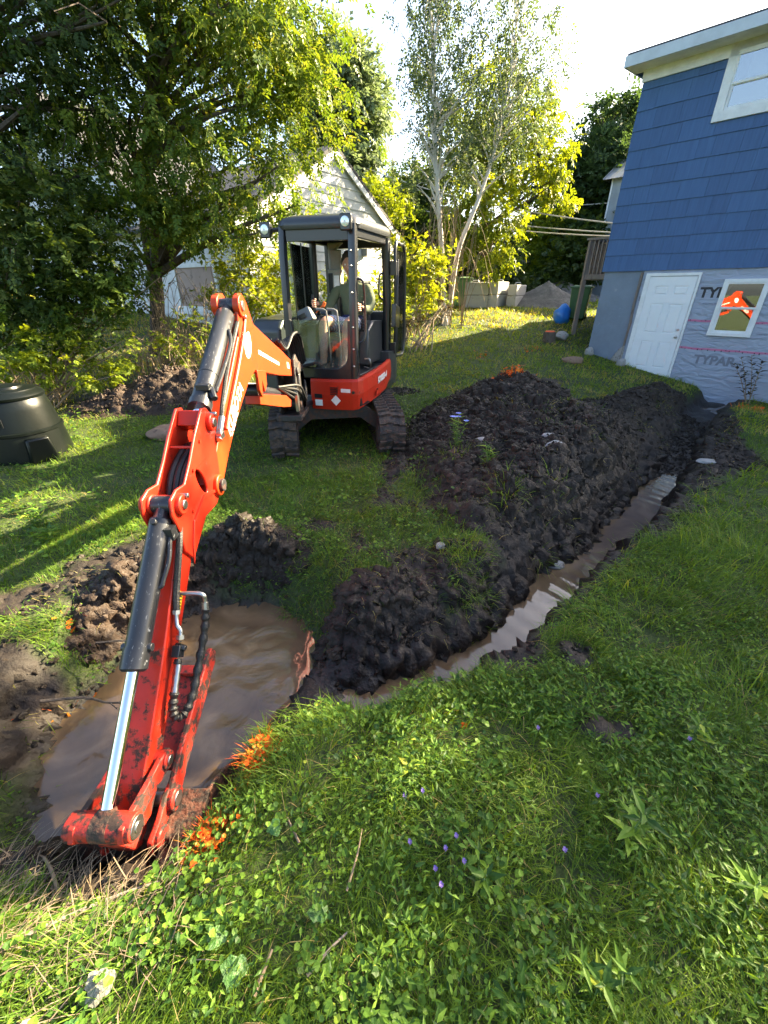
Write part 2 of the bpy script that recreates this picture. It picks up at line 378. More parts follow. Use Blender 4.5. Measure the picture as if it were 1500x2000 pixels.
def base_h(x, y):
    up = .13*(sp(y-6.7)-sp(y-17))
    dn = -.16*(sp(x-4.0,.5)-sp(x-8.2,.5))/(1+np.exp(-(y-7)*1.2))*(1-sstep(11.2, 13.6, y))
    h = up+dn
    h = h + .05*(fbm(x*.6+9, y*.6, 3, 3)-.5)*np.clip((np.hypot(x,y))/3,0,1)
    return h
def trench_d(x, y):
    w = .10*(fbm(x*2.2, y*2.2, 40, 3)-.5)
    return line_dist(x, y, TRENCH)+w-.02*np.clip(x-2, 0, 3)
def trench_side(x, y):
    P = np.array(TRENCH); best = np.full(np.shape(x), 1e9); sg = np.zeros(np.shape(x))
    for i in range(len(P)-1):
        a = P[i]; e = P[i+1]-a; t = np.clip(((x-a[0])*e[0]+(y-a[1])*e[1])/(e@e), 0, 1)
        d = np.hypot(x-a[0]-t*e[0], y-a[1]-t*e[1]); c = e[0]*(y-a[1])-e[1]*(x-a[0]); m = d < best
        best = np.where(m, d, best); sg = np.where(m, np.sign(c), sg)
    return sg      # +1 on the heap side
def pit_d(x, y):
    return poly_sdf(x, y, PIT)+.10*(fbm(x*3, y*3, 50, 3)-.5)
def clod(x, y, amp=1.0, s=0):
    wx = x+.05*fbm(x*9,y*9,s+41,3); wy = y+.05*fbm(x*9+5,y*9,s+43,3)
    d1, h1 = worley(wx*7, wy*8, s); d2, h2 = worley(wx*17, wy*19, s+5); d3, h3 = worley(wx*40, wy*44, s+9)
    big = vn(x*2.3, y*2.3, s+61)
    return amp*(.060*h1*h1*(1-np.clip(d1*1.3,0,1)) + (.014+.020*big)*h2*(1-np.clip(d2*1.35,0,1)) + .012*h3*(1-np.clip(d3*1.4,0,1)) + .08*(fbm(x*4,y*4,s+21,6)-.47))
def soil_mask(x, y):
    n = (fbm(x*2.6, y*2.6, 60, 4)-.5)
    a = 1-sstep(-.08, .06, poly_sdf(x, y, SOILPOLY)+.5*n)
    # thin grassed strip between trampled patches
    isl = np.zeros(np.shape(x))
    for (cx, cy_, r) in ((.05,3.05,.38),(.42,2.95,.30),(.62,5.25,.32),(.60,4.45,.34),(.70,2.28,.36),(.30,3.7,.34),(1.95,3.25,.10),(2.9,4.9,.16),(3.5,6.4,.3),(-.15,2.35,.2)):
        isl = np.maximum(isl, 1-sstep(r*.6, r, np.hypot(x-cx, (y-cy_)*.8)+.25*n))
    a = a*(1-isl*.95)
    p = 1-sstep(.05, .22, pit_d(x, y)+.15*n+.12*(y < 1.25)*(x > -1.2))
    t = 1-sstep(.24, .36, trench_d(x, y)+.2*n)
    b = np.zeros(np.shape(x))
    for (cx, cy_, rx, ry) in ((-1.0,.72,.36,.13),(-1.75,2.35,.5,.45),(-1.45,.72,.22,.16),(-1.65,.62,.3,.22),(1.02,1.15,.17,.06),(1.05,1.6,.1,.1),(2.6,3.3,.35,.12),(3.6,4.6,.5,.3),(-3.9,7.1,1.5,.7),(-2.3,2.05,.25,.15),(.15,7.6,.5,.2),(-.55,3.0,.2,.1),(-2.1,1.3,.3,.4),(3.0,8.2,.9,.2)):
        b = np.maximum(b, 1-sstep(.75, 1.15, np.hypot((x-cx)/rx, (y-cy_)/ry)+.9*n))
    return np.clip(np.maximum.reduce([a, p*(1-.95*(1-sstep(.25,.45,np.hypot(x+.36,(y-2.60)*.85)*.8+.25*n))), t, b]), 0, 1)
def H0(x, y):
    x = np.asarray(x, float); y = np.asarray(y, float)
    h = base_h(x, y)
    m = soil_mask(x, y)
    near = (np.hypot(x, y-3) < 9)
    c = clod(x, y, 1.0)
    dp = pit_d(x, y); dt = trench_d(x, y)
    pw = .14+.52*np.maximum(sstep(1.25, 1.8, y), sstep(1.35, 1.6, -x))
    pit = -.66*(1-sstep(-.12-.60*(pw-.14), .80*pw, dp+.12*(fbm(x*6,y*6,87,3)-.5))) + -.12*(1-sstep(.1,.35,dp))
    tr_depth = .435+.09*(vn(x*1.9, y*1.9, 77)-.5)-.07*(1-sstep(-.1,.35,x))-.16*sstep(4.6, 5.6, y)
    far_ = trench_side(x, y) > 0
    dw = dt+.10*(fbm(x*6, y*6, 88, 3)-.5)
    tr = -tr_depth*np.where(far_, 1-sstep(.05, .48, dw), 1-sstep(.13, .30, dw)) - .05*(1-sstep(.2,.45,dt))
    tr = tr + (1-sstep(.10,.3,dt))*(.10*(fbm(x*2.6, y*2.6, 93, 3)-.45)+.03*(fbm(x*14, y*14, 95, 3)-.5))
    cut = np.minimum(pit, tr)
    inw = (1-sstep(.0, .25, np.minimum(dp, dt)))
    h = h*(1-inw*.6)+cut + m*(c*(1-.55*inw*(1-.8*sstep(4.6,5.4,y)))-.015) + (1-m)*.02*(fbm(x*4,y*4,5,3)-.5)
    return h
# spoil heaps: (x, y, sx, sy, angle, height)
HEAPS = {
 'big': [(1.75,6.05,.60,.5,0,.42),(2.4,5.85,.55,.45,0,.15),(1.05,5.3,.5,.5,0,.16),(2.1,4.9,.62,.5,0,.20),(1.35,4.3,.5,.5,0,.17),(2.3,4.35,.38,.35,.7,.17),(1.7,3.65,.42,.32,.7,.18),(1.15,3.25,.4,.28,.5,.16),(.75,3.9,.3,.4,0,.07),(2.8,5.1,.4,.4,.7,.12)],
 'berm': [(3.3,6.0,.6,.3,.75,.13),(4.3,7.0,.7,.26,.75,.13),(5.3,7.9,.7,.22,.75,.10)],
 'mid': [(-.36,1.84,.13,.20,0,.09),(.04,2.16,.20,.14,0,.11),(-.20,1.95,.16,.16,0,.05),(.33,2.05,.26,.16,.3,.07),(.1,1.90,.36,.12,.1,.06)],
 'sod': [(.62,2.42,.17,.26,-.5,.16),(.78,2.2,.13,.16,0,.09)],
 'far': [(-1.2,2.78,.26,.15,.1,.10),(-.85,2.70,.2,.13,0,.09)],
 'left': [(-1.62,2.25,.17,.20,.2,.16),(-1.80,2.02,.14,.16,0,.12),(-1.5,2.5,.14,.14,0,.08)],
 'back': [(-3.2,7.2,.50,.40,0,.30),(-3.9,6.9,.45,.32,0,.20),(-4.5,6.5,.4,.28,0,.10)],
 'right': [(2.75,3.35,.3,.14,.7,.04),(3.7,4.45,.5,.2,.8,.07),(4.9,5.8,.6,.22,.8,.08)],
}
def bump(x, y, L):
    t = np.zeros(np.shape(x))
    for (cx, cy_, sx, sy, a, hh) in L:
        c, s_ = math.cos(a), math.sin(a); u = (x-cx)*c+(y-cy_)*s_; v = -(x-cx)*s_+(y-cy_)*c
        g = hh*np.exp(-.5*((u/sx)**2+(v/sy)**2)); t = t + g
    return t
def heap_h(x, y, key, s=0):
    b = bump(x, y, HEAPS[key])
    dt = np.minimum(line_dist(x, y, TRENCH), pit_d(x, y)+.20)
    k = sstep(.14, .75, dt)                     # heaps stop at the trench wall
    b = b*k
    r = sstep(.02, .12, b)
    ridg = 1-np.abs(2*fbm(x*3.2, y*3.2, s+70, 4)-1)
    return b*(.62+.62*ridg) + r*clod(x, y, 1.25, s+3) - .05*(1-r)
def surf(x, y):
    x = np.asarray(x, float); y = np.asarray(y, float)
    h = H0(x, y); t = h
    for i, k in enumerate(HEAPS): t = np.maximum(t, h+heap_h(x, y, k, i*31))
    return t
def gz(x, y): return float(surf(np.array([x]), np.array([y]))[0])

# ground material
def ground_mat():
    m, nt, out = node_mat('turf_and_soil')
    L = nt.links
    tc = N(nt, 'ShaderNodeTexCoord'); a = N(nt, 'ShaderNodeAttribute', attribute_name='soil'); w = N(nt, 'ShaderNodeAttribute', attribute_name='wet')
    n1 = N(nt, 'ShaderNodeTexNoise'); n1.inputs['Scale'].default_value = 3.5; n1.inputs['Detail'].default_value = 12; n1.inputs['Roughness'].default_value = .7
    n2 = N(nt, 'ShaderNodeTexNoise'); n2.inputs['Scale'].default_value = 45; n2.inputs['Detail'].default_value = 8
    for n in (n1, n2): L.new(tc.outputs['Object'], n.inputs['Vector'])
    soil = ramp(nt, n1.outputs[0], [(.3,(.010,.008,.007)),(.55,(.026,.019,.015)),(.75,(.065,.046,.034))])
    turf = ramp(nt, n2.outputs[0], [(.3,(.018,.028,.007)),(.55,(.045,.068,.015)),(.75,(.085,.090,.028))])
    mx = N(nt, 'ShaderNodeMix', data_type='RGBA'); L.new(a.outputs['Fac'], mx.inputs[0]); L.new(turf.outputs[0], mx.inputs[6]); L.new(soil.outputs[0], mx.inputs[7])
    p = N(nt, 'ShaderNodeBsdfPrincipled'); L.new(mx.outputs[2], p.inputs['Base Color'])
    mr = N(nt, 'ShaderNodeMapRange'); mr.inputs[3].default_value = .85; mr.inputs[4].default_value = .42; p.inputs['Specular IOR Level'].default_value = .35
    L.new(w.outputs['Fac'], mr.inputs[0]); L.new(mr.outputs[0], p.inputs['Roughness'])
    b = N(nt, 'ShaderNodeBump'); b.inputs['Strength'].default_value = .8; b.inputs['Distance'].default_value = .012
    L.new(n2.outputs[0], b.inputs['Height']); L.new(b.outputs[0], p.inputs['Normal']); L.new(p.outputs[0], out.inputs[0])
    return m
def soil_mat(name, dark, mid, lite, rough=.6):
    m, nt, out = node_mat(name); L = nt.links
    tc = N(nt, 'ShaderNodeTexCoord')
    n1 = N(nt, 'ShaderNodeTexNoise'); n1.inputs['Scale'].default_value = 4; n1.inputs['Detail'].default_value = 12; n1.inputs['Roughness'].default_value = .72
    n2 = N(nt, 'ShaderNodeTexNoise'); n2.inputs['Scale'].default_value = 60; n2.inputs['Detail'].default_value = 8
    for n in (n1, n2): L.new(tc.outputs['Object'], n.inputs['Vector'])
    r = ramp(nt, n1.outputs[0], [(.3,dark),(.55,mid),(.76,lite)])
    p = N(nt, 'ShaderNodeBsdfPrincipled'); L.new(r.outputs[0], p.inputs['Base Color']); p.inputs['Specular IOR Level'].default_value = .32
    rr = N(nt, 'ShaderNodeMapRange'); rr.inputs[1].default_value = .4; rr.inputs[2].default_value = .6; rr.inputs[3].default_value = rough-.2; rr.inputs[4].default_value = rough+.2
    L.new(n2.outputs[0], rr.inputs[0]); L.new(rr.outputs[0], p.inputs['Roughness'])
    b = N(nt, 'ShaderNodeBump'); b.inputs['Strength'].default_value = 1; b.inputs['Distance'].default_value = .012
    L.new(n2.outputs[0], b.inputs['Height']); L.new(b.outputs[0], p.inputs['Normal']); L.new(p.outputs[0], out.inputs[0])
    return m
M['ground'] = ground_mat()
M['soil'] = soil_mat('dark_wet_soil', (.010,.0075,.0055), (.026,.0185,.013), (.068,.048,.034), .62)
M['soil_brown'] = soil_mat('brown_clay_soil', (.018,.012,.009), (.048,.031,.022), (.12,.078,.054), .7)
M['gravel'] = soil_mat('grey_gravel', (.06,.06,.06), (.13,.127,.12), (.25,.24,.23), .85)

def axis(lo, hi, fine0, fine1, step, grow=1.09):
    a = list(np.arange(fine0, fine1, step)); s = step; x = a[-1]
    while x < hi: s *= grow; x += s; a.append(x)
    s = step; x = fine0; b = []
    while x > lo: s *= grow; x -= s; b.append(x)
    return np.array(b[::-1]+a)
def grid_obj(name, xs, ys, zf, mat, parent=None, keep=None, attrs=None, smooth=True, rough=None):
    X, Y = np.meshgrid(xs, ys, indexing='ij'); X0, Y0 = X, Y; Z = zf(X, Y); nx, ny = X.shape
    if rough is not None:                      # break steep faces up with lumps that push sideways
        gx = np.gradient(Z, axis=0)/np.gradient(X, axis=0); gy = np.gradient(Z, axis=1)/np.gradient(Y, axis=1)
        sl = np.clip(np.hypot(gx, gy)*.9, 0, 1.4)*rough(X, Y); u = (X+Y)*.7; v_ = (X-Y)*.7
        L_ = np.hypot(gx, gy)+1e-6
        for (f_, am) in ((8, .030), (18, .030), (42, .020)):
            d1, h1 = worley(v_*f_+3*(gx/L_), Z*f_*1.2, int(f_)); d2, h2 = worley(u*f_, Z*f_*1.2+5, int(f_)+3)
            k = ((1-np.clip(d1*1.2,0,1)**2)*h1+(1-np.clip(d2*1.2,0,1)**2)*h2-.45)*am*sl
            X = X-gx/L_*k; Y = Y-gy/L_*k; Z = Z+.4*k
    V = np.stack([X, Y, Z], -1).reshape(-1, 3)
    i, j = np.meshgrid(np.arange(nx-1), np.arange(ny-1), indexing='ij'); b = (i*ny+j).ravel()
    F = np.stack([b, b+ny, b+ny+1, b+1], 1)
    at = {k: f(X0, Y0).ravel() for k, f in (attrs or {}).items()}
    if keep is not None:
        kv = keep(X0, Y0).ravel(); kf = kv[F].any(1); F = F[kf]
        used = np.unique(F); mp = np.full(len(V), -1); mp[used] = np.arange(len(used)); V = V[used]; F = mp[F]
        at = {k: v[used] for k, v in at.items()}
    return np_obj(name, V, F, mat, parent, smooth=smooth, attrs=at)
def wetf(x, y):
    d = np.minimum(pit_d(x, y), trench_d(x, y)-.12)
    return np.clip((1-sstep(-.02, .22, d))*.9+.35*soil_mask(x, y), 0, 1)
xs = axis(-320, 320, -3.2, 5.2, .022, 1.05); ys = axis(-120, 420, .1, 6.5, .022, 1.05)
g = grid_obj('ground', xs, ys, H0, M['ground'], attrs={'soil': soil_mask, 'wet': wetf}, rough=soil_mask); tag(g, kind='structure')

def heap(key, name, mat, x0, x1, y0, y1, step, label, cat, sd):
    o = grid_obj(name, np.arange(x0, x1, step), np.arange(y0, y1, step), lambda x, y: H0(x, y)+heap_h(x, y, key, sd), mat,
                 keep=lambda x, y: heap_h(x, y, key, sd) > -.03, rough=lambda x, y: 1.0)
    return tag(o, label, cat)
K = {k: i*31 for i, k in enumerate(HEAPS)}
heap('big', 'soil_heap', M['soil'], -.4, 4.6, 2.2, 8.2, .02, 'largest dark heap of wet excavated soil beside the trench and right of the excavator', 'soil heap', K['big'])
heap('berm', 'soil_bank', M['soil'], 1.9, 7.6, 4.8, 9.4, .028, 'low dark soil bank running along the trench towards the white door', 'soil heap', K['berm'])
heap('mid', 'soil_mound', M['soil'], -.8, 1.3, 1.4, 2.9, .013, 'clod mound between the water filled pit and the narrow trench', 'soil heap', K['mid'])
heap('sod', 'sod_clump', M['soil'], .1, 1.4, 1.7, 3.3, .015, 'torn sod clump with grass still on it, at the trench edge', 'sod clump', K['sod'])
heap('far', 'soil_bank', M['soil'], -2.2, .2, 2.1, 3.5, .013, 'overhanging soil bank on the far side of the muddy pit', 'soil heap', K['far'])
heap('left', 'soil_heap', M['soil_brown'], -2.7, -.8, 1.2, 3.4, .013, 'brown crumbly soil heap left of the excavator arm at the pit edge', 'soil heap', K['left'])
heap('back', 'soil_heap', M['soil_brown'], -6.2, -1.6, 5.5, 8.8, .03, 'brown soil heap in front of the bushes behind the compost bin', 'soil heap', K['back'])
heap('right', 'soil_ridge', M['soil'], 2.0, 6.8, 2.6, 7.2, .026, 'flattened ridge of soil and cut grass on the right side of the trench', 'soil heap', K['right'])

# muddy water
def water_mat():
    m, nt, out = node_mat('muddy_water'); L = nt.links
    tc = N(nt, 'ShaderNodeTexCoord')
    n0 = N(nt, 'ShaderNodeTexNoise'); n0.inputs['Scale'].default_value = 2.2; n0.inputs['Detail'].default_value = 5; n0.inputs['Distortion'].default_value = 1.6
    n1 = N(nt, 'ShaderNodeTexNoise'); n1.inputs['Scale'].default_value = 2.6; n1.inputs['Detail'].default_value = 4; n1.inputs['Roughness'].default_value = .45; n1.inputs['Distortion'].default_value = 1.8
    for n in (n0, n1): L.new(tc.outputs['Object'], n.inputs['Vector'])
    r = ramp(nt, n0.outputs[0], [(.3,(.085,.054,.031)),(.55,(.14,.092,.053)),(.75,(.22,.150,.088))])
    p = N(nt, 'ShaderNodeBsdfPrincipled'); L.new(r.outputs[0], p.inputs['Base Color'])
    p.inputs['Roughness'].default_value = .035; p.inputs['Specular IOR Level'].default_value = .7
    pa = N(nt, 'ShaderNodeAttribute', attribute_name='stirred')
    b = N(nt, 'ShaderNodeBump'); b.inputs['Distance'].default_value = .035
    ms = N(nt, 'ShaderNodeMapRange'); ms.inputs[3].default_value = .04; ms.inputs[4].default_value = .34; L.new(pa.outputs['Fac'], ms.inputs[0]); L.new(ms.outputs[0], b.inputs['Strength'])
    L.new(n1.outputs[0], b.inputs['Height']); L.new(b.outputs[0], p.inputs['Normal']); L.new(p.outputs[0], out.inputs[0])
    return m
M['water'] = water_mat()
def wz(x, y):
    inpit = 1-sstep(-.1, .1, poly_sdf(x, y, PIT))
    r = np.hypot(x+.95, y-1.2)
    ch = .004*np.sin(17*r+3*fbm(x*3,y*3,5,3)*6)*np.exp(-r*1.1) + .009*(fbm(x*5+2*fbm(x*4,y*4,8,2), y*7, 91, 4)-.5)
    return WATER_Z + inpit*ch*1.0 + (1-inpit)*.0008*np.sin(x*30+y*22)
w = grid_obj('muddy_water', np.arange(-2.2, 8.4, .03), np.arange(.4, 10.2, .03), wz, M['water'],
             keep=lambda x, y: np.minimum(poly_sdf(x, y, PIT), line_dist(x, y, TRENCH)-.25) < .45, attrs={'stirred': lambda x, y: 1-sstep(-.25, .05, poly_sdf(x, y, PIT))})
tag(w, kind='structure')
# ------------------------------------------------------------------ blue house
HC = Vector((5.11, 10.96, 0)); HW = Vector((.711, -.703, 0)).normalized(); HN = Vector((.703, .711, 0)).normalized(); UP = Vector((0,0,1))
def hp(s, z, off=0):      # s along the front wall from the far corner, off = out of the wall
    return HC + HW*s - HN*off + UP*z
def hq(s, z, off=0):      # the side wall runs back from the corner; off = out of it
    return HC + HN*s - HW*off + UP*z
def shake_mat():
    m, nt, out = node_mat('blue_painted_shakes'); L = nt.links
    tc = N(nt, 'ShaderNodeTexCoord'); a = N(nt, 'ShaderNodeAttribute', attribute_name='tint')
    mp = N(nt, 'ShaderNodeMapping'); mp.inputs['Rotation'].default_value = (0,0,R(45)); L.new(tc.outputs['Object'], mp.inputs[0])
    m2 = N(nt, 'ShaderNodeMapping'); m2.inputs['Scale'].default_value = (34,34,1.6); L.new(mp.outputs[0], m2.inputs[0])
    n1 = N(nt, 'ShaderNodeTexNoise'); n1.inputs['Scale'].default_value = 1.0; n1.inputs['Detail'].default_value = 5; L.new(m2.outputs[0], n1.inputs['Vector'])
    r = ramp(nt, n1.outputs[0], [(.3,(.026,.082,.215)),(.7,(.040,.112,.275))])
    mx = N(nt, 'ShaderNodeMix', data_type='RGBA', blend_type='MULTIPLY'); mx.inputs[0].default_value = 1; L.new(r.outputs[0], mx.inputs[6])
    r2 = ramp(nt, a.outputs['Fac'], [(0,(.86,.88,.90)),(1,(1.10,1.09,1.07))]); L.new(r2.outputs[0], mx.inputs[7])
    p = N(nt, 'ShaderNodeBsdfPrincipled'); p.inputs['Roughness'].default_value = .55; L.new(mx.outputs[2], p.inputs['Base Color'])
    b = N(nt, 'ShaderNodeBump'); b.inputs['Strength'].default_value = .5; b.inputs['Distance'].default_value = .006
    L.new(n1.outputs[0], b.inputs['Height']); L.new(b.outputs[0], p.inputs['Normal']); L.new(p.outputs[0], out.inputs[0]); return m
M['shake'] = shake_mat()
M['foundation'] = paint('grey_blue_painted_block', (.17,.215,.28), .75, dirt=.60, dirt_col=(.30,.33,.37), scale=2.2, bump=.35, bscale=18)
def wrap_mat():
    m, nt, out = node_mat('grey_house_wrap'); L = nt.links
    tc = N(nt, 'ShaderNodeTexCoord'); mp = N(nt, 'ShaderNodeMapping'); mp.inputs['Scale'].default_value = (1,1,2.6); mp.inputs['Rotation'].default_value = (0,.3,0); L.new(tc.outputs['Object'], mp.inputs[0])
    n1 = N(nt, 'ShaderNodeTexNoise'); n1.inputs['Scale'].default_value = 3.2; n1.inputs['Detail'].default_value = 5; n1.inputs['Distortion'].default_value = 1.2; L.new(mp.outputs[0], n1.inputs['Vector'])
    p = N(nt, 'ShaderNodeBsdfPrincipled'); p.inputs['Base Color'].default_value = (.30,.345,.44,1); p.inputs['Roughness'].default_value = .42
    b = N(nt, 'ShaderNodeBump'); b.inputs['Strength'].default_value = .9; b.inputs['Distance'].default_value = .05
    L.new(n1.outputs[0], b.inputs['Height']); L.new(b.outputs[0], p.inputs['Normal']); L.new(p.outputs[0], out.inputs[0]); return m
M['wrap'] = wrap_mat()
M['winglass'] = paint('dark_window_glass', (.02,.022,.022), .03, spec=.9, var=0)
M['redthing'] = paint('red_plastic_inside', (.7,.02,.012), .5)
M['tape'] = paint('pink_seam_tape', (.5,.16,.28), .6)
M['ink'] = paint('black_print', (.02,.02,.025), .6)
M['ink_faded'] = paint('faded_print', (.17,.19,.24), .6)
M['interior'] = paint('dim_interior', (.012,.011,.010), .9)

house = empty('house', HC + UP*.2, label='blue shake sided house with grey foundation, white door and wrapped basement wall', cat='house')
house_root = house
def hpar(o):   # parent keeping world placement
    o.parent = house; o.matrix_parent_inverse = Matrix.Translation(-house.location); return o
HL = 7.6; HD = 8.0
# openings in the front wall: door, basement window, upper window
fw = lambda s, z, w: hp(s, z, w)
mb = MB(); mb.prism([(-.0,-.6),(.83,-.6),(.83,2.15),(-.0,2.15)], fw, 0, -.25)
hpar(mb.build('foundation_wall', M['foundation']))
mb = MB(); mb.prism([(.252,-.6),(HD,-.6),(HD,2.15),(.252,2.15)], lambda s,z,w: hq(s,z,w), 0, -.25)
hpar(mb.build('foundation_side', M['foundation']))
mb = MB(); mb.prism([(.83,-.6),(HL,-.6),(HL,2.15),(.83,2.15)], fw, .012, -.2, holes=[[(2.44,1.03),(2.44,1.86),(2.96,1.86),(2.96,1.03)]])
hpar(mb.build('house_wrap', M['wrap']))
# torn wooden edge + old plaster beside the door
mb = MB(); mb.tube([hp(.80,2.1,.02),hp(.79,1.5,.03),hp(.815,1.1,.02),hp(.80,.6,.03),hp(.79,.0,.03)], [.03,.025,.03,.022,.03], 6)
hpar(mb.build('wooden_batten', M['wood']))
mb = MB(); mb.prism([(.55,-.3),(.56,.1),(.62,.35),(.70,.5),(.80,.62),(.83,.6),(.83,-.3)], fw, .05, 0)
hpar(mb.build('plaster_patch', M['stone'], bevel=.02))
# siding: courses of shakes, each butt proud of the course below
def shakes(name, P, length, z0, n, hole=None, seed=1):
    g = random.Random(seed); V = []; F = []; T = []; ch = .305
    for c in range(n):
        za = z0+c*ch; zb = za+ch+.012; s = 0
        while s < length:
            wd = min(g.uniform(.22,.62), length-s); a = s+.0012; b = s+wd-.0012; s += wd
            segs = [(a,b,za,zb)]
            if hole:
                h0,h1,hz0,hz1 = hole
                if b > h0 and a < h1 and zb > hz0 and za < hz1:
                    segs = []
                    if a < h0: segs.append((a,h0,za,zb))
                    if b > h1: segs.append((h1,b,za,zb))
                    if za < hz0: segs.append((max(a,h0),min(b,h1),za,hz0))
                    if zb > hz1: segs.append((max(a,h0),min(b,h1),hz1,zb))
            t = g.random(); dz = g.uniform(-.004,.004)
            for (a_,b_,c_,d_) in segs:
                if b_-a_ < .01 or d_-c_ < .01: continue
                k = len(V); o1 = .026; o2 = .010
                zz = c_+(dz if c_ == za else 0)
                for (ss, z, o_) in ((a_,zz,o1),(b_,zz,o1),(b_,d_,o2),(a_,d_,o2),(a_,zz,0),(b_,zz,0),(b_,d_,0),(a_,d_,0)):
                    V.append(tuple(P(ss, z, o_)))
                F += [(k,k+1,k+2,k+3),(k,k+4,k+5,k+1),(k+1,k+5,k+6,k+2),(k+3,k+7,k+4,k),(k+2,k+6,k+7,k+3)]; T += [t]*5
    return hpar(np_obj(name, V, F, M['shake'], tint=T))
TOPZ = 2.13+.305*11
shakes('siding', lambda s,z,o: hp(s-.06,z,o+.02), HL, 2.13, 11, hole=(1.46,3.46,4.55,5.6), seed=3)
shakes('side_siding', lambda s,z,o: hq(s,z,o+.04), HD, 2.13, 11, seed=5)
mb = MB(); mb.prism([(0,2.15),(HL,2.15),(HL,TOPZ),(0,TOPZ)], fw, .018, -.2, holes=[[(1.46,4.6),(1.46,5.46),(3.3,5.46),(3.3,4.6)]])
mb.prism([(.203,2.15),(HD,2.15),(HD,TOPZ-.002),(.203,TOPZ-.002)], lambda s,z,w: hq(s,z,w), .018, -.2)
mb.prism([(.22,-.6),(HD,-.6),(HD,TOPZ-.004),(.22,TOPZ-.004)], lambda s,z,w: hp(HL-.21,z,0)+HN*s-HW*w, 0, .2)
hpar(mb.build('wall', M['interior']))
# roof: eave to the front, low pitch, fascia and soffit
OV = .45; EZ = 5.46
def roofp(s, d, z): return HC + HW*s + HN*d + UP*z
mb = MB()
for (d0, z0, d1, z1) in ((-OV, EZ+.20, HD/2, EZ+.62), (HD/2, EZ+.62, HD+OV, EZ+.20)):
    vs = [roofp(-.30,d0,z0),roofp(HL+.3,d0,z0),roofp(HL+.3,d1,z1),roofp(-.30,d1,z1)]
    vs += [v-UP*.05 for v in vs]
    mb.add(vs, [(0,1,2,3),(7,6,5,4),(0,4,5,1),(1,5,6,2),(2,6,7,3),(3,7,4,0)])
hpar(mb.build('roof', M['roof']))
mb = MB()
mb.prism([(-.32,EZ),(HL+.3,EZ),(HL+.3,EZ+.165),(-.32,EZ+.165)], lambda s,z,w: roofp(s,-OV-w,z), 0, .025)
vs = [roofp(-.29,-OV,EZ+.145),roofp(-.29,HD/2,EZ+.57),roofp(-.29,HD/2,EZ+.40),roofp(-.29,-OV,EZ-.0)]
vs += [v-HW*.03 for v in vs]; mb.add(vs, [(0,1,2,3),(7,6,5,4),(0,4,5,1),(1,5,6,2),(2,6,7,3),(3,7,4,0)])
vs = [roofp(-.29,HD+OV,EZ+.145),roofp(-.29,HD/2,EZ+.57),roofp(-.29,HD/2,EZ+.40),roofp(-.29,HD+OV,EZ-.0)]
vs += [v-HW*.03 for v in vs]; mb.add(vs, [(0,1,2,3),(7,6,5,4),(0,4,5,1),(1,5,6,2),(2,6,7,3),(3,7,4,0)])
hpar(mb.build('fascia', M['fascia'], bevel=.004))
mb = MB(); mb.prism([(-.28,-OV+.005),(HL+.3,-OV+.005),(HL+.3,.0),(-.28,.0)], lambda s,d,w: roofp(s,d,EZ+.012+w+ (d+OV)*0), 0, .012)
mb.prism([(-.08,EZ-.16),(HL,EZ-.16),(HL,EZ+.01),(-.08,EZ+.01)], lambda s,z,w: hp(s,z,w), .045, .075)
hpar(mb.build('soffit', M['whitewood']))
# gable infill of the side walls
mb = MB()
for s_ in (0, HL-.2):
    vs = [roofp(s_,0,TOPZ-.01),roofp(s_,HD,TOPZ-.01),roofp(s_,HD/2,EZ+.55)]; vs += [v+HW*.2 for v in vs]
    mb.add(vs, [(0,1,2),(5,4,3),(0,3,4,1),(1,4,5,2),(2,5,3,0)])
hpar(mb.build('gable', M['shake']))

def child(o, p): o.parent = p; o.matrix_parent_inverse = Matrix.Identity(4); return o
# door
dr = MB(); fr = MB(); DZ0, DZ1 = -.03, 2.04
pan = []
for (a,b) in ((.14,.40),(.50,.76)):
    for (c,d) in ((.20,.75),(.92,1.50),(1.66,1.84)): pan.append((a,b,c,d))
holes = [[(1.0+a,c),(1.0+a,d),(1.0+b,d),(1.0+b,c)] for a,b,c,d in pan]
dr.prism([(1.0-.01,DZ0),(1.86,DZ0),(1.86,DZ1-.03),(1.0-.01,DZ1-.03)], fw, .05, .02, holes=holes)
for a,b,c,d in pan:
    x0,x1,z0,z1 = 1+a,1+b,c,d
    dr.prism([(x0,z0),(x1,z0),(x1,z1),(x0,z1)], fw, .036, .021)
    k = .035; vs = [hp(x0+.018,z0+.018,.0362),hp(x1-.018,z0+.018,.0362),hp(x1-.018,z1-.018,.0362),hp(x0+.018,z1-.018,.0362),
          hp(x0+k,z0+k,.047),hp(x1-k,z0+k,.047),hp(x1-k,z1-k,.047),hp(x0+k,z1-k,.047)]
    dr.add(vs, [(4,5,6,7),(0,1,5,4),(1,2,6,5),(2,3,7,6),(3,0,4,7)])
door = hpar(dr.build('door', M['door'])); door['label'] = 'white six panel entry door'
kb = MB(); kb.tube([hp(1.80,.86,.05),hp(1.80,.86,.058),hp(1.80,.86,.075),hp(1.80,.86,.095),hp(1.80,.86,.115),hp(1.80,.86,.122)], [.028,.028,.012,.022,.026,.014], 16)
kb.cyl(hp(1.80,1.0,.05), hp(1.80,1.0,.068), .026); hk = kb.build('door_handle', M['steel'], smooth=True)
for q in [hk]+EXTRA.get(hk.name, []): q.parent = door
fr.prism([(.90,-.05),(.99,-.05),(.99,2.02),(1.87,2.02),(1.87,-.05),(1.915,-.05),(1.915,2.075),(.90,2.075)], fw, .065, .013)
fr.prism([(.90,-.09),(1.915,-.09),(1.915,-.052),(.90,-.052)], fw, .085, .013)
hpar(fr.build('door_frame', M['whitewood'], bevel=.003))
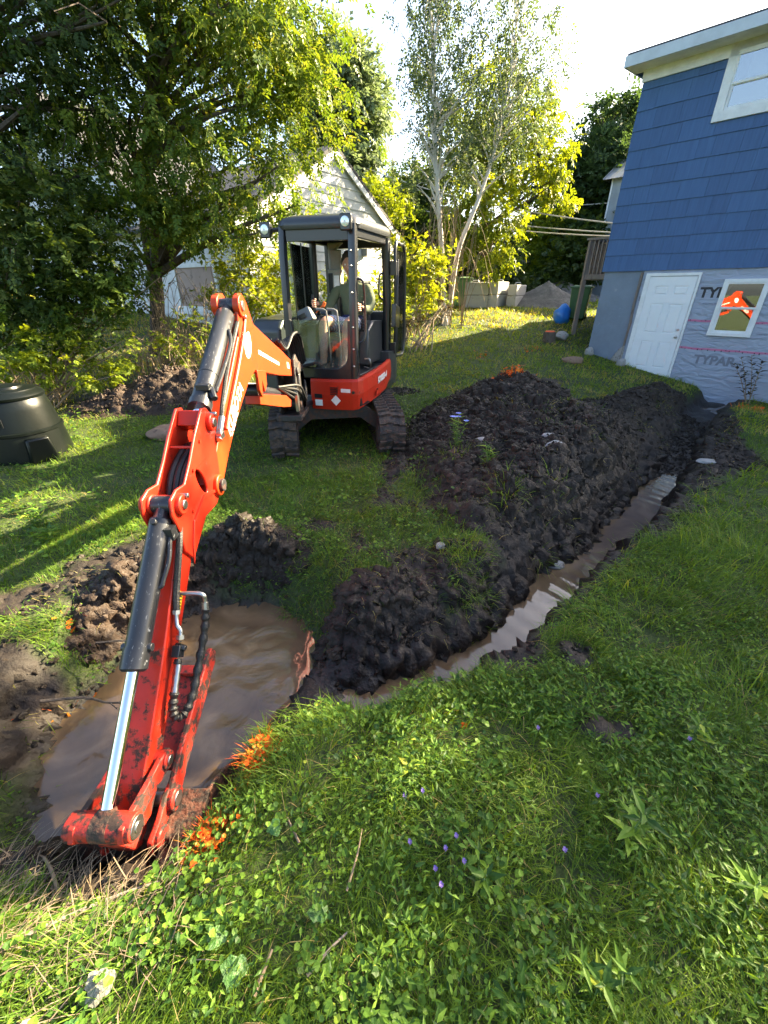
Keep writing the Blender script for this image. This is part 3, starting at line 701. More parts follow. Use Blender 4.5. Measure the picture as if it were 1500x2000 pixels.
# windows
def window(name, s0, s1, z0, z1, fwid, inner, dark_above=None, rail=.5, lab=None, parts=()):
    f = MB(); f.prism([(s0,z0),(s1,z0),(s1,z1),(s0,z1)], fw, .075, .0125, holes=[[(s0+fwid,z0+fwid),(s0+fwid,z1-fwid),(s1-fwid,z1-fwid),(s1-fwid,z0+fwid)]])
    a = s0+fwid; b = s1-fwid; c = z0+fwid; d = z1-fwid; m = c+(d-c)*rail; q = inner
    f.prism([(a,c),(b,c),(b,m+q/2),(a,m+q/2)], fw, .050, .014, holes=[[(a+q,c+q),(a+q,m-q/2),(b-q,m-q/2),(b-q,c+q)]])
    f.prism([(a,m-q/2+.01),(b,m-q/2+.01),(b,d),(a,d)], fw, .066, .052, holes=[[(a+q*.6,m+q/2),(a+q*.6,d-q*.6),(b-q*.6,d-q*.6),(b-q*.6,m+q/2)]])
    w_ = hpar(f.build(name, M['whitewood'], bevel=.003)); 
    if lab: w_['label'] = lab
    g1 = MB(); g1.prism([(a+.002,c+.002),(b-.002,c+.002),(b-.002,m),(a+.002,m)], fw, .034, .030); p1 = g1.build('lower_pane', M['glass_win']); p1.parent = w_
    g2 = MB(); g2.prism([(a+.002,m+.002),(b-.002,m+.002),(b-.002,d-.002),(a+.002,d-.002)], fw, .059, .055); p2 = g2.build('upper_pane', M['glass_win']); p2.parent = w_
    return w_
def gwin():
    m, nt, out = node_mat('window_glass')
    g = N(nt, 'ShaderNodeBsdfGlossy'); g.inputs['Roughness'].default_value = .01
    t = N(nt, 'ShaderNodeBsdfTransparent'); t.inputs[0].default_value = (.55,.58,.56,1)
    f = N(nt, 'ShaderNodeFresnel'); f.inputs[0].default_value = 1.5
    ma = N(nt, 'ShaderNodeMath', operation='MULTIPLY_ADD'); ma.inputs[1].default_value = 1.7; ma.inputs[2].default_value = .20; nt.links.new(f.outputs[0], ma.inputs[0])
    mx = N(nt, 'ShaderNodeMixShader'); nt.links.new(ma.outputs[0], mx.inputs[0]); nt.links.new(t.outputs[0], mx.inputs[1]); nt.links.new(g.outputs[0], mx.inputs[2]); nt.links.new(mx.outputs[0], out.inputs[0]); return m
M['glass_win'] = gwin()
window('basement_window', 2.33, 3.05, .93, 1.95, .06, .045, rail=.50)
window('upper_window', 1.30, 3.30, 4.45, 5.50, .14, .045, rail=.45)
# room behind the basement window, red thing on the sill
mb = MB(); mb.prism([(2.1,.2),(3.4,.2),(3.4,2.1),(2.1,2.1)], fw, -1.2, -1.22)
mb.prism([(2.1,.5),(3.4,.5),(3.4,.52),(2.1,.52)], fw, -.2, -1.2)
mb.prism([(1.0,4.0),(4.0,4.0),(4.0,6.0),(1.0,6.0)], fw, -1.5, -1.52)
r_ = hpar(mb.build('room', M['interior']))
for q in EXTRA.get(r_.name, []): hpar(q)
# curtain behind upper window
mb = MB(); V = []
mb.prism([(1.6,4.98)]+[(1.6+.1*i, 4.98+.05*math.sin(i*1.1)) for i in range(17)]+[(3.2,5.4),(1.6,5.4)], lambda s,z,w: hp(s,z,-.1+w+.03*math.sin(s*30)), 0, -.01)
hpar(mb.build('curtain', M['whitep']))
# seam tape with fixings
for z, a, b, nm in ((1.19,1.92,2.33,0),(1.19,3.05,7.5,1),(.655,1.92,7.5,2)):
    mb = MB(); n = max(4, int((b-a)/.12)); rr = random.Random(nm)
    top = [(a+(b-a)*i/n, z+.022+rr.uniform(-.006,.006)) for i in range(n+1)]; bot = [(p[0], p[1]-.040+rr.uniform(-.004,.004)) for p in top]
    mb.prism(bot+top[::-1], fw, .0155, .013); t_ = hpar(mb.build('seam_tape', M['tape']))
    mb = MB(); s = a+.04
    while s < min(b, 5): mb.cyl(hp(s, z+rr.uniform(-.03,.025), .0135), hp(s, z, .017), .009, n=6); s += rr.uniform(.05,.13)
    q0 = mb.build('staple', M['ink'])
    for q in [q0]+EXTRA.get(q0.name, []): q.parent = t_
def wtext(body, s, z, size, mat, bold=.0, name='printed_lettering', sx=1.0):
    o = text(name, body, mat, frame4(hp(s, z, .0135), HW, UP), size, bold=bold, depth=.001, sx=sx); hpar(o)
wtext('TYPAR', 1.97, 1.63, .25, M['ink'], .010)
wtext('TYPAR', 2.25, .37, .24, M['ink_faded'], .010)
wtext('BUILDING WRAP', 2.08, 1.50, .04, M['ink_faded'], .001)
wtext('CONSTRUCTION PRODUCTS', 1.98, 1.0, .035, M['ink_faded'], .001)
wtext('CONSTRUCTION PRODUCTS', 3.12, .98, .035, M['ink_faded'], .001)
wtext('TYPAR', .02+.835, 1.55, .12, M['ink_faded'], .006, sx=.08)

# deck behind the side wall
deck = empty('deck', hq(2.2, 1.2, .8), label='weathered wooden deck with slatted railing beside the blue house', cat='deck')
def part(o, root): o.parent = root; o.matrix_parent_inverse = Matrix.Translation(-root.location); return o
mb = MB(); mb.prism([(1.2,.1),(5.2,.1),(5.2,1.0),(1.2,1.0)], lambda s,o,z: hq(s,z,o), 2.0, 2.12); part(mb.build('deck_floor', M['wood'], bevel=.006), deck)
mb = MB()
for i in range(9): mb.box(hq(1.22,2.46,.14+i*.10), (.035,.035,.86), rot=Matrix.Rotation(R(45),3,'Z'))
for i in range(38): mb.box(hq(1.3+i*.10,2.46,.98), (.035,.035,.86), rot=Matrix.Rotation(R(45),3,'Z'))
mb.prism([(1.17,.1),(5.2,.1),(5.2,1.04),(1.17,1.04)], lambda s,o,z: hq(s,z,o), 2.88, 2.93, holes=[[(1.27,.1001),(1.27,.93),(5.1,.93),(5.1,.1001)]])
part(mb.build('railing', M['wood']), deck)
for s_, o_ in ((1.25,.95),(5.1,.95),(3.1,.95)):
    mb = MB(); mb.box(hq(s_,1.45,o_), (.1,.1,2.9)); part(mb.build('post', M['wood'], bevel=.005), deck)
# ------------------------------------------------------------------ excavator
ex = empty('mini_excavator', (-.6,5.4,0), label='red mini excavator with open black cab, boom reaching down into the muddy pit', cat='excavator')
def XP(o, par=None):
    for q in EXTRA.get(o.name, []): XP(q, par)
    if par is None: o.parent = ex; o.matrix_parent_inverse = Matrix.Translation(-ex.location)
    else: o.parent = par
    return o
def xb(mb, name, mat, par=None, **k): return XP(mb.build(name, M[mat], **k), par)
# undercarriage frame: X = across (photo right), Y = backward
TU = R(9.2)
UC = Vector((-.67, 5.50, 0)); GZ = .02
MU = Matrix.Translation(UC+Vector((0,0,GZ))) @ Matrix.Rotation(TU, 4, 'Z')
def track_profile(n=72, L=.76, r1=.235, r2=.235):
    P = []       # (y, z) loop around two wheels, clockwise, with slight sag
    circ = []
    for i in range(13): a = R(90+i*15); circ.append((-L+math.cos(a)*r1, r1+math.sin(a)*r1))
    for i in range(1, 9): circ.append((-L+2*L*i/9, -.004 if i%2 else .0))
    for i in range(13): a = R(-90+i*15); circ.append((L+math.cos(a)*r2, r2+math.sin(a)*r2))
    for i in range(1, 9): t = i/9; circ.append((L-2*L*t, 2*r1+.03*math.sin(math.pi*t)))
    # resample evenly
    pts = [Vector((a,b)) for a,b in circ]; pts.append(pts[0]); cum = [0]
    for a,b in zip(pts, pts[1:]): cum.append(cum[-1]+(b-a).length)
    for k in range(n):
        d = cum[-1]*k/n; i = max(j for j in range(len(cum)) if cum[j] <= d+1e-9); i = min(i, len(pts)-2)
        t = (d-cum[i])/max(cum[i+1]-cum[i],1e-9); P.append(pts[i].lerp(pts[i+1], t))
    return P
def make_track(side):
    xc = side*.625; P = track_profile(84); n = len(P); w = .15
    mb = MB(MU); vs = []; fs = []
    nor = []
    for i in range(n):
        d = (P[(i+1)%n]-P[i-1]).normalized(); nor.append(Vector((-d.y, d.x))*(1))
    cen = Vector((0,.24)); nor = [q if q.dot(P[i]-cen) > 0 else -q for i,q in enumerate(nor)]
    for i in range(n):
        a = P[i]; b = P[i]-nor[i]*.045
        vs += [(xc-w,a.x,a.y),(xc-w*.5,a.x,a.y),(xc,a.x,a.y),(xc+w*.5,a.x,a.y),(xc+w,a.x,a.y),(xc+w,b.x,b.y),(xc-w,b.x,b.y)]
    for i in range(n):
        j = (i+1)%n
        for k in range(7): fs.append((i*7+k, i*7+(k+1)%7, j*7+(k+1)%7, j*7+k))
    mb.add(vs, fs)
    # staggered chevron lugs
    for i in range(0, n, 2):
        d = (P[(i+1)%n]-P[i-1]).normalized(); q = nor[i]
        for sgn in (-1, 1):
            ph = .012 if sgn > 0 else -.012
            for (xa, xb_, sh) in ((.01,.075,0),(.075,.152,.012)):
                c0 = P[i]+d*(ph+sh); 
                A = []
                for (xx, h0) in ((xa,.0),(xb_,.0)):
                    for (al, up) in ((-.017,-.004),(.017,-.004),(.011,.026),(-.011,.026)):
                        p = c0+d*(al+ (sh*.3 if xx==xb_ else 0))+q*up; A.append((xc+sgn*xx, p.x, p.y))
                mb.add(A, [(0,1,2,3),(7,6,5,4),(0,4,5,1),(1,5,6,2),(2,6,7,3),(3,7,4,0)])
    t = xb(mb, 'track', 'rubber', smooth=True); t['label'] = 'rubber track caked in mud'
    mb = MB(MU)
    mb.cyl((xc-.10,-.76,.235),(xc+.10,-.76,.235),.165); mb.cyl((xc-.13,-.76,.235),(xc+.13,-.76,.235),.06)
    XP(mb.build('idler_wheel', M['frame_mud'], bevel=.01), t)
    mb = MB(MU); mb.cyl((xc-.09,.76,.235),(xc+.09,.76,.235),.17, n=14); mb.cyl((xc-.14,.76,.235),(xc+.14,.76,.235),.09)
    XP(mb.build('drive_sprocket', M['frame_mud'], bevel=.01), t)
    for k in range(4):
        mb = MB(MU); y = -.45+k*.3; mb.cyl((xc-.11,y,.115),(xc+.11,y,.115),.07)
        XP(mb.build('track_roller', M['frame_mud'], bevel=.006), t)
    return t
make_track(-1); make_track(1)
# track frames: side beams with fork ends, belly frame with sloped legs
mb = MB(MU)
for sd in (-1, 1):
    xc = sd*.625
    fr_ = lambda u,v,w: (w, u, v)
    mb.prism([(-.90,.20),(-.80,.33),(-.55,.36),(.6,.36),(.72,.27),(.6,.16),(-.6,.17),(-.85,.14)], fr_, xc-.085, xc+.085)
    mb.prism([(-.92,.17),(-.86,.33),(-.70,.36),(-.66,.2),(-.75,.12),(-.88,.12)], fr_, xc-sd*.160, xc-sd*.100)
mb.prism([(-.56,.18),(-.50,.19),(-.30,.34),(.30,.34),(.50,.19),(.56,.18),(.56,.34),(.34,.50),(.2,.53),(-.2,.53),(-.34,.50),(-.56,.34)], lambda u,v,w: (u, w, v), -.50, .45)
xb(mb, 'track_frame', 'frame_mud', bevel=.012)
mb = MB(MU); mb.cyl((0,0,.50),(0,0,.60),.33, n=40); xb(mb, 'slew_ring', 'frame_mud', bevel=.01)
mb = MB(MU); mb.prism([(-.70,.10),(.70,.10),(.70,.42),(-.70,.42)], lambda u,v,w: (u, w-.10*abs(v-.26), v), 1.02, 1.06); 
for sd in (-1,1): mb.box((sd*.4,.8,.22),(.10,.5,.10))
xb(mb, 'dozer_blade', 'red_muddy', bevel=.008)

# upper structure: origin at the cab's front right corner (photo right), X across, Y back
TH = R(-16); PIT_A = R(2.0)
MC = Matrix.Translation((-.285,4.87,0)) @ Matrix.Rotation(TH, 4, 'Z')
yz = lambda u,v,w: (w, u, v)          # outline in side view
xy = lambda u,v,w: (u, v, w)          # outline from above
xz = lambda u,v,w: (u, w, v)          # outline from the front
# revolving deck + red skirt panels
mb = MB(MC); mb.prism([(-1.30,.06),(-.98,-.12),(.03,-.04),(.06,.1),(.07,1.25),(-.12,1.62),(-1.05,1.66),(-1.33,1.3)], xy, .55, .66)
xb(mb, 'revolving_deck', 'black', bevel=.01)
# front red panel with rounded corner running into the side panel
mb = MB(MC)
def skirt(path, zt, zb_, th=.03):
    n = len(path); vs = []; fs = []
    for i,(x,y) in enumerate(path):
        d = Vector(path[min(i+1,n-1)])-Vector(path[max(i-1,0)]); d.normalize(); nr = Vector((d.y,-d.x))
        for (o_, z) in ((0,zt[i]),(.012,zt[i]-.03),(.02,(zt[i]+zb_[i])/2),(0,zb_[i]),(-th,zb_[i]),(-th,zt[i])):
            vs.append((x+nr.x*o_, y+nr.y*o_, z))
    for i in range(n-1):
        for k in range(6): fs.append((i*6+k, i*6+(k+1)%6, (i+1)*6+(k+1)%6, (i+1)*6+k))
    fs += [tuple(range(6)), tuple(range((n-1)*6+5,(n-1)*6-1,-1))]
    mb.add(vs, fs)
skirt([(-.57,-.085),(-.30,-.082),(-.06,-.075),(.0,-.055),(.035,.0),(.055,.10),(.075,.5),(.075,.85),(.05,1.15)],
      [.845,.85,.86,.865,.875,.885,.90,.92,.93],[.50,.50,.51,.52,.54,.55,.56,.585,.61])
xb(mb, 'skirt_panel', 'red')
mb = MB(MC); mb.prism([(.05,1.1),(.09,1.3),(.06,1.5),(-.12,1.72),(-.5,1.80),(-.9,1.76),(-1.2,1.6),(-1.36,1.3),(-1.33,1.05),(-1.2,1.05)], xy, .58, 1.02)
xb(mb, 'counterweight', 'dgrey', bevel=.05, seg=4)
mb = MB(MC); mb.prism([(-.02,1.32),(-.12,1.55),(-.5,1.66),(-.95,1.62),(-1.25,1.35),(-1.2,1.3)], xy, 1.02, 1.5)
mb.prism([(.0,.66),(.0,1.35),(.1,1.45),(1.2,1.52),(1.34,1.4),(1.34,.66)], yz, -1.33, -.96)
xb(mb, 'engine_hood', 'dgrey', bevel=.06, seg=4)
# side panel trims on the red skirt
mb = MB(MC)
for i in range(5): mb.prism([(-.325,.755-.018*i),(-.235,.757-.018*i),(-.235,.765-.018*i),(-.325,.763-.018*i)], xz, -.112, -.098)
xb(mb, 'vent_slots', 'black')
def decal(name, x0, x1, z0, z1, mat, rot=0, y=-.108):
    mb = MB(MC); cx=(x0+x1)/2; cz=(z0+z1)/2; c,s=math.cos(rot),math.sin(rot)
    pts=[((x-cx)*c-(z-cz)*s+cx,(x-cx)*s+(z-cz)*c+cz) for x,z in ((x0,z0),(x1,z0),(x1,z1),(x0,z1))]
    mb.prism(pts, xz, y-.002, y+.004); return xb(mb, name, mat, bevel=.0)
decal('warning_sticker', -.19,-.075,.715,.755,'whitep')
decal('warning_sticker', -.52,-.43,.545,.615,'whitep')
decal('dark_sticker', -.525,-.43,.635,.68,'black')
decal('diamond_plate', -.30,-.215,.575,.66,'whitep', rot=R(45), y=-.108)
mb = MB(MC); mb.cyl((-.04,-.10,.72),(-.04,-.112,.72),.018); mb.cyl((.085,.42,.66),(.10,.42,.66),.014); xb(mb, 'bolt', 'black')
mb = MB(MC); mb.prism([(.35,.60),(.72,.63),(.72,.70),(.35,.66)], yz, .096, .10); xb(mb, 'panel_seam', 'red')
def ctext(body, p, xdir, ydir, size, mat, par=None, **k):
    Mx = MC.to_3x3(); o = text('lettering', body, M[mat], frame4(MC @ Vector(p), Mx @ Vector(xdir), Mx @ Vector(ydir)), size, **k); XP(o); return o
ctext('KX033-4', (.101,.42,.735), (0,1,.05), (0,-.05,1), .105, 'whitep', bold=.004, shear=.2)
ctext('www.bayrentals.ca', (-.49,-.043,.905), (1,0,0), (0,0,1), .052, 'whitep', bold=.0015)

# cab frame: rounded tube posts and a lower front panel with a U-shaped window opening
CW, CD, Z0, Z1 = .86, 1.28, .86, 2.36
def post(name, pts, w, d, mat='black'):
    """rounded square section post following pts"""
    mb = MB(MC); vs = []; fs = []; n = 12; m = len(pts)
    for i, p in enumerate(pts):
        p = Vector(p); t = (Vector(pts[min(i+1,m-1)])-Vector(pts[max(i-1,0)])).normalized()
        ax = Vector((1,0,0)) if abs(t.x) < .8 else Vector((0,0,1)); ax = (ax-t*ax.dot(t)).normalized(); ay = t.cross(ax)
        for k in range(n):
            a = 2*math.pi*(k+.5)/n; c = math.cos(a); s_ = math.sin(a); q = 4
            rr = 1/((abs(c)**q+abs(s_)**q)**(1/q)); vs.append(p+ax*c*rr*w/2+ay*s_*rr*d/2)
    for i in range(m-1):
        for k in range(n): fs.append((i*n+k, i*n+(k+1)%n, (i+1)*n+(k+1)%n, (i+1)*n+k))
    fs += [tuple(range(n)), tuple(range(m*n-1, (m-1)*n-1, -1))]
    mb.add(vs, fs); return xb(mb, name, mat, smooth=True)
cabf = post('cab_post', [(-.04,-.01,Z0-.02),(-.04,-.005,1.5),(-.04,.03,2.1),(-.045,.06,2.33)], .085, .10)
post('cab_post', [(-CW+.035,-.01,Z0-.02),(-CW+.035,-.005,1.5),(-CW+.035,.03,2.1),(-CW+.04,.06,2.33)], .07, .09)
post('cab_post', [(-.03,CD,Z0),(-.03,CD+.01,1.6),(-.04,CD-.03,2.32)], .10, .13)
post('cab_post', [(-CW+.04,CD,Z0),(-CW+.04,CD+.01,1.6),(-CW+.05,CD-.03,2.32)], .09, .13)
post('cab_post', [(-CW+.04,.78,Z0),(-CW+.045,.76,1.6),(-CW+.06,.74,2.32)], .07, .08)
# roof with rounded corners and a rolled front edge
mb = MB(MC)
def rrect(x0,x1,y0,y1,r,n=6):
    P = []
    for (cx,cy_,a0) in ((x1-r,y0+r,-90),(x1-r,y1-r,0),(x0+r,y1-r,90),(x0+r,y0+r,180)):
        for i in range(n+1): a = R(a0+90*i/n); P.append((cx+r*math.cos(a), cy_+r*math.sin(a)))
    return P
rings = [(0,2.30,0),(-.012,2.335,0),(0,2.375,.0),(.03,2.405,.0),(.10,2.425,.0)]
allv = []; m = None
for (ins, z, _) in rings:
    P = rrect(-CW-.01+ins, .01-ins, -.0+ins, CD+.05-ins, .12)
    m = len(P); allv += [(p[0], p[1], z+.03*(p[1]/CD)) for p in P]
fs = []
for k in range(len(rings)-1):
    for i in range(m): fs.append((k*m+i, k*m+(i+1)%m, (k+1)*m+(i+1)%m, (k+1)*m+i))
fs += [tuple(range(m-1,-1,-1)), tuple(range((len(rings)-1)*m, len(rings)*m))]
mb.add(allv, fs); xb(mb, 'cab_roof', 'dgrey', smooth=True)
# front lintel and side header
mb = MB(MC); mb.prism([(-CW+.07,2.20),(-.08,2.20),(-.08,2.31),(-CW+.07,2.31)], xz, .035, .10)
mb.prism([(.06,2.22),(CD-.05,2.25),(CD-.05,2.34),(.06,2.31)], yz, -.075, -.02)
mb.prism([(.06,2.22),(CD-.05,2.25),(CD-.05,2.34),(.06,2.31)], yz, -CW+.02, -CW+.07)
mb.prism([(-CW+.07,2.22),(-.08,2.22),(-.08,2.36),(-CW+.07,2.36)], xz, CD-.08, CD)
xb(mb, 'cab_header', 'black', bevel=.012)
# lower front panel
U = []; xl, xr, zb, r_ = -CW+.085, -.10, .955, .16
U = [(xl,1.46)]
for i in range(9): a = R(180+90*i/8); U.append((xl+.02+r_+r_*math.cos(a), zb+r_+r_*math.sin(a)))
for i in range(9): a = R(270+90*i/8); U.append((xr-.01-r_+r_*math.cos(a), zb+r_+r_*math.sin(a)))
U += [(xr,1.46)]
outer = [(-CW+.02,1.46),(-CW+.02,.86),(-.02,.845),(-.02,1.46)]
mb = MB(MC); mb.prism([(-CW+.02,1.46),(-CW+.02,.86),(-.02,.845),(-.02,1.46)]+U[::-1], xz, -.045, -.005)
xb(mb, 'front_panel', 'black', bevel=.003)
mb = MB(MC); Ui = [(p[0], p[1]) for p in U]; mb.prism(Ui, xz, -.022, -.016); xb(mb, 'lower_windscreen', 'glass')
mb = MB(MC); mb.tube([(p[0], -.028, p[1]) for p in U], .008, 6); xb(mb, 'window_seal', 'hose', smooth=True)
mb = MB(MC); mb.prism([(.10,1.25),(.72,1.25),(.72,2.2),(.10,2.2)], yz, -CW+.03, -CW+.036); xb(mb, 'side_window', 'glass_clear')
mb = MB(MC)
mb.tube([(-CW+.06,.42,1.2),(-CW+.06,.42,2.22)], .008, 6); mb.tube([(-CW+.05,.18,1.2),(-CW+.07,.16,1.7),(-CW+.08,.12,2.2)], .008, 6)
xb(mb, 'window_divider', 'black')
# work lights on the roof's front corners
def work_light(x, y, z, dx):
    mb = MB(MC)
    mb.add([(x-.062,y,z-.075),(x+.062,y,z-.075),(x+.068,y,z+.075),(x-.068,y,z+.075),(x-.04,y+.10,z-.05),(x+.04,y+.10,z-.05),(x+.045,y+.10,z+.06),(x-.045,y+.10,z+.06)],
           [(0,1,2,3),(7,6,5,4),(0,4,5,1),(1,5,6,2),(2,6,7,3),(3,7,4,0)])
    l = xb(mb, 'work_light', 'black', bevel=.018, seg=3)
    mb = MB(MC)
    mb.tube([(x,y-.001,z+.005),(x,y-.008,z+.005),(x,y-.012,z+.005)], [.045,.043,.02], 20); XP(mb.build('lamp_lens', M['lamp'], smooth=True), l)
    mb = MB(MC)
    mb.tube([(x,y-.0095,z+.005),(x,y-.014,z+.005)], [.020,.006], 12); XP(mb.build('lamp_bulb', M['whitep'], smooth=True), l)
    if dx: 
        mb = MB(MC); mb.tube([(x+.05,y+.05,z),(x+.13,y+.06,z+.01),(x+.16,y+.09,z)], .022, 8); XP(mb.build('bracket', M['black'], smooth=True), l)
work_light(-.075,-.075,2.335,0); work_light(-.985,-.02,2.30,1)
# bolts down the front posts
for z in (1.0,1.18,1.40,1.73,1.97,2.1):
    mb = MB(MC); mb.tube([(-.035,-.066,z),(-.035,-.072,z),(-.035,-.078,z)],[.013,.011,.004],10); xb(mb, 'post_bolt', 'steel', smooth=True)
# open door folded back along the cab side
d = MB(MC)
d.tube(smooth_path([(.07,1.33,.95),(.085,1.30,1.6),(.07,1.30,2.22),(.075,1.5,2.27),(.08,1.75,2.2),(.085,1.8,1.5),(.08,1.78,.97),(.075,1.5,.93),(.07,1.33,.95)],5), .022, 8)
door_x = xb(d, 'cab_door', 'black', smooth=True)
mb = MB(MC); mb.prism([(1.33,.97),(1.76,.97),(1.78,2.2),(1.32,2.2)], yz, .078, .083); XP(mb.build('door_window', M['glass_clear']), door_x)
mb = MB(MC); mb.prism([(1.18,1.32),(1.40,1.30),(1.42,1.55),(1.2,1.6)], yz, .055, .115); mb.box((.06,1.28,2.0),(.08,.07,.16)); mb.box((.06,1.28,1.05),(.08,.07,.14)); mb.tube([(.09,1.34,1.0),(.095,1.345,2.1)],.016,8)
XP(mb.build('door_hinge', M['black'], bevel=.012), door_x)
# grab handles
mb = MB(MC); mb.tube(smooth_path([(.0,.03,1.86),(.045,.05,1.84),(.06,.07,1.75),(.062,.08,1.5),(.06,.075,1.33),(.04,.05,1.26),(0,.03,1.24)],6), .013, 8); xb(mb, 'grab_handle', 'black', smooth=True)
mb = MB(MC); mb.tube(smooth_path([(-.06,1.22,1.95),(-.09,1.15,1.92),(-.095,1.13,1.8),(-.09,1.14,1.68),(-.06,1.22,1.64)],5), .012, 8); xb(mb, 'grab_handle', 'black', smooth=True)
# interior
mb = MB(MC); mb.prism([(-CW+.05,.0),(-.06,.0),(-.03,.3),(-.03,1.3),(-CW+.05,1.3)], xy, .84, .875); xb(mb, 'cab_floor', 'dgrey', bevel=.004)
mb = MB(MC)
mb.prism([(.62,1.16),(1.12,1.14),(1.15,1.26),(1.05,1.30),(.64,1.28)], yz, -.64,-.22); mb.prism([(1.04,1.24),(1.16,1.24),(1.26,1.80),(1.2,1.86),(1.12,1.82)], yz, -.64,-.22)
mb.box((-.43,.92,1.0),(.36,.4,.30)); xb(mb, 'seat', 'seat', bevel=.035, seg=3)
mb = MB(MC); mb.prism([(.55,.92),(.60,1.32),(.80,1.42),(1.2,1.40),(1.2,.92)], yz, -.20,-.07); s1 = xb(mb, 'side_console', 'dgrey', bevel=.02)
mb = MB(MC); mb.prism([(.34,.90),(.36,1.40),(.55,1.48),(1.2,1.46),(1.2,.90)], yz, -CW+.07,-.66); s2 = xb(mb, 'side_console', 'dgrey', bevel=.02)
def stick(x,y,z,h,par):
    mb = MB(MC); rr=[.034,.028,.035,.028,.034,.026,.030,.022]; mb.tube([(x,y,z+i*.016) for i in range(8)], rr, 12); 
    mb.tube([(x,y,z+.11),(x,y-.01,z+.2)], .009, 8)
    mb.tube([(x,y-.01,z+.19),(x,y-.012,z+.22),(x,y-.015,z+.28),(x,y-.016,z+.31)],[.016,.022,.020,.014],10)
    XP(mb.build('joystick', M['hose'], smooth=True), par)
stick(-.135,.60,1.33,.3,s1); stick(-.73,.50,1.40,.3,s2)
# display pod, travel levers, B-pillar lining and box, wiper box
mb = MB(MC); mb.add([tuple(Matrix.Rotation(R(-22),3,'Y') @ Vector(p) + Vector((-.70,.16,1.50))) for p in [(-.10,-.03,-.08),(.10,-.03,-.08),(.085,-.0,.075),(-.085,-.0,.075),(-.09,.11,-.08),(.09,.11,-.08),(.07,.08,.06),(-.07,.08,.06)]],
      [(0,1,2,3),(7,6,5,4),(0,4,5,1),(1,5,6,2),(2,6,7,3),(3,7,4,0)]); dp = xb(mb, 'display_pod', 'grey', bevel=.02, seg=3)
mb = MB(MC); mb.box((-.715,.125,1.49),(.10,.01,.05), rot=Matrix.Rotation(R(-22),3,'Y')); XP(mb.build('display_screen', M['black'], bevel=.004), dp)
for x in (-.42,-.29):
    mb = MB(MC); mb.tube(smooth_path([(x,.20,.88),(x,.19,1.2),(x-.01,.17,1.50),(x-.03,.165,1.555),(x-.13,.16,1.565)],5), [.011]*16+[.015]*5, 8); tl = xb(mb, 'travel_lever', 'grey', smooth=True)
for x in (-.45,-.27):
    mb = MB(MC); mb.box((x,.16,.93),(.10,.20,.02), rot=Matrix.Rotation(R(20),3,'X')); xb(mb, 'foot_pedal', 'steel', bevel=.004)
mb = MB(MC); mb.prism([(-.71,1.0),(-.60,1.0),(-.62,2.2),(-.52,2.27),(-.72,2.27)], xz, .99, 1.06); xb(mb, 'pillar_lining', 'beige', bevel=.015)
mb = MB(MC); mb.box((-.60,.93,1.83),(.17,.12,.30)); mb.box((-.60,.96,2.08),(.13,.07,.22)); pb = xb(mb, 'fuse_box', 'beige', bevel=.012)
mb = MB(MC); mb.box((-.645,.867,1.83),(.06,.01,.22)); XP(mb.build('vent_grille', M['black'], bevel=.004), pb)
mb = MB(MC); mb.box((-.565,.867,1.83),(.07,.008,.17)); XP(mb.build('safety_card', M['whitep']), pb)
mb = MB(MC); mb.box((-.62,.55,1.60),(.035,.02,.06), rot=Matrix.Rotation(R(25),3,'Y')); mb.tube([(-.72,.5,1.50),(-.63,.55,1.60)],.007,6); xb(mb, 'lock_lever', 'orangel', bevel=.005)
mb = MB(MC); mb.tube(smooth_path([(-.12,.55,.90),(-.03,.52,.90),(-.03,.50,1.0),(-.10,.52,1.0)],4), .01, 6); xb(mb, 'step_rail', 'steel', smooth=True)

# --- swing post, boom, arm, bucket : side outlines in the vertical plane x = XC (u = y, v = z)
XC = -.975
sv = lambda u,v,w: (XC+w, u, v)
mb = MB()
mb.prism([(4.18,.66),(4.20,1.16),(4.30,1.20),(4.42,1.12),(4.62,1.05),(4.70,.80),(4.62,.58),(4.3,.56)], sv, .075, .10)
mb.prism([(4.18,.66),(4.20,1.16),(4.30,1.20),(4.42,1.12),(4.62,1.05),(4.70,.80),(4.62,.58),(4.3,.56)], sv, -.10, -.075)
mb.prism([(4.45,.60),(4.45,1.02),(4.66,1.0),(4.70,.60)], sv, -.10, .10)
mb.prism([(4.16,.56),(4.62,.56),(4.62,.60),(4.16,.62)], sv, -.13, .13)
mb.cyl((XC,4.66,.52),(XC,4.66,1.08),.075); mb.cyl((XC-.12,4.26,1.04),(XC+.125,4.26,1.04),.04); mb.cyl((XC-.12,4.26,.72),(XC+.125,4.26,.72),.035)
xb(mb, 'swing_post', 'frame_mud', bevel=.008)
mb = MB(MC); mb.prism([(-.85,-.28),(-.70,-.34),(-.60,-.28),(-.52,.1),(-.95,.1)], xy, .54, .60); mb.prism([(-.85,-.28),(-.70,-.34),(-.60,-.28),(-.52,.1),(-.95,.1)], xy, .98, 1.02)
xb(mb, 'swing_bracket', 'black', bevel=.01)
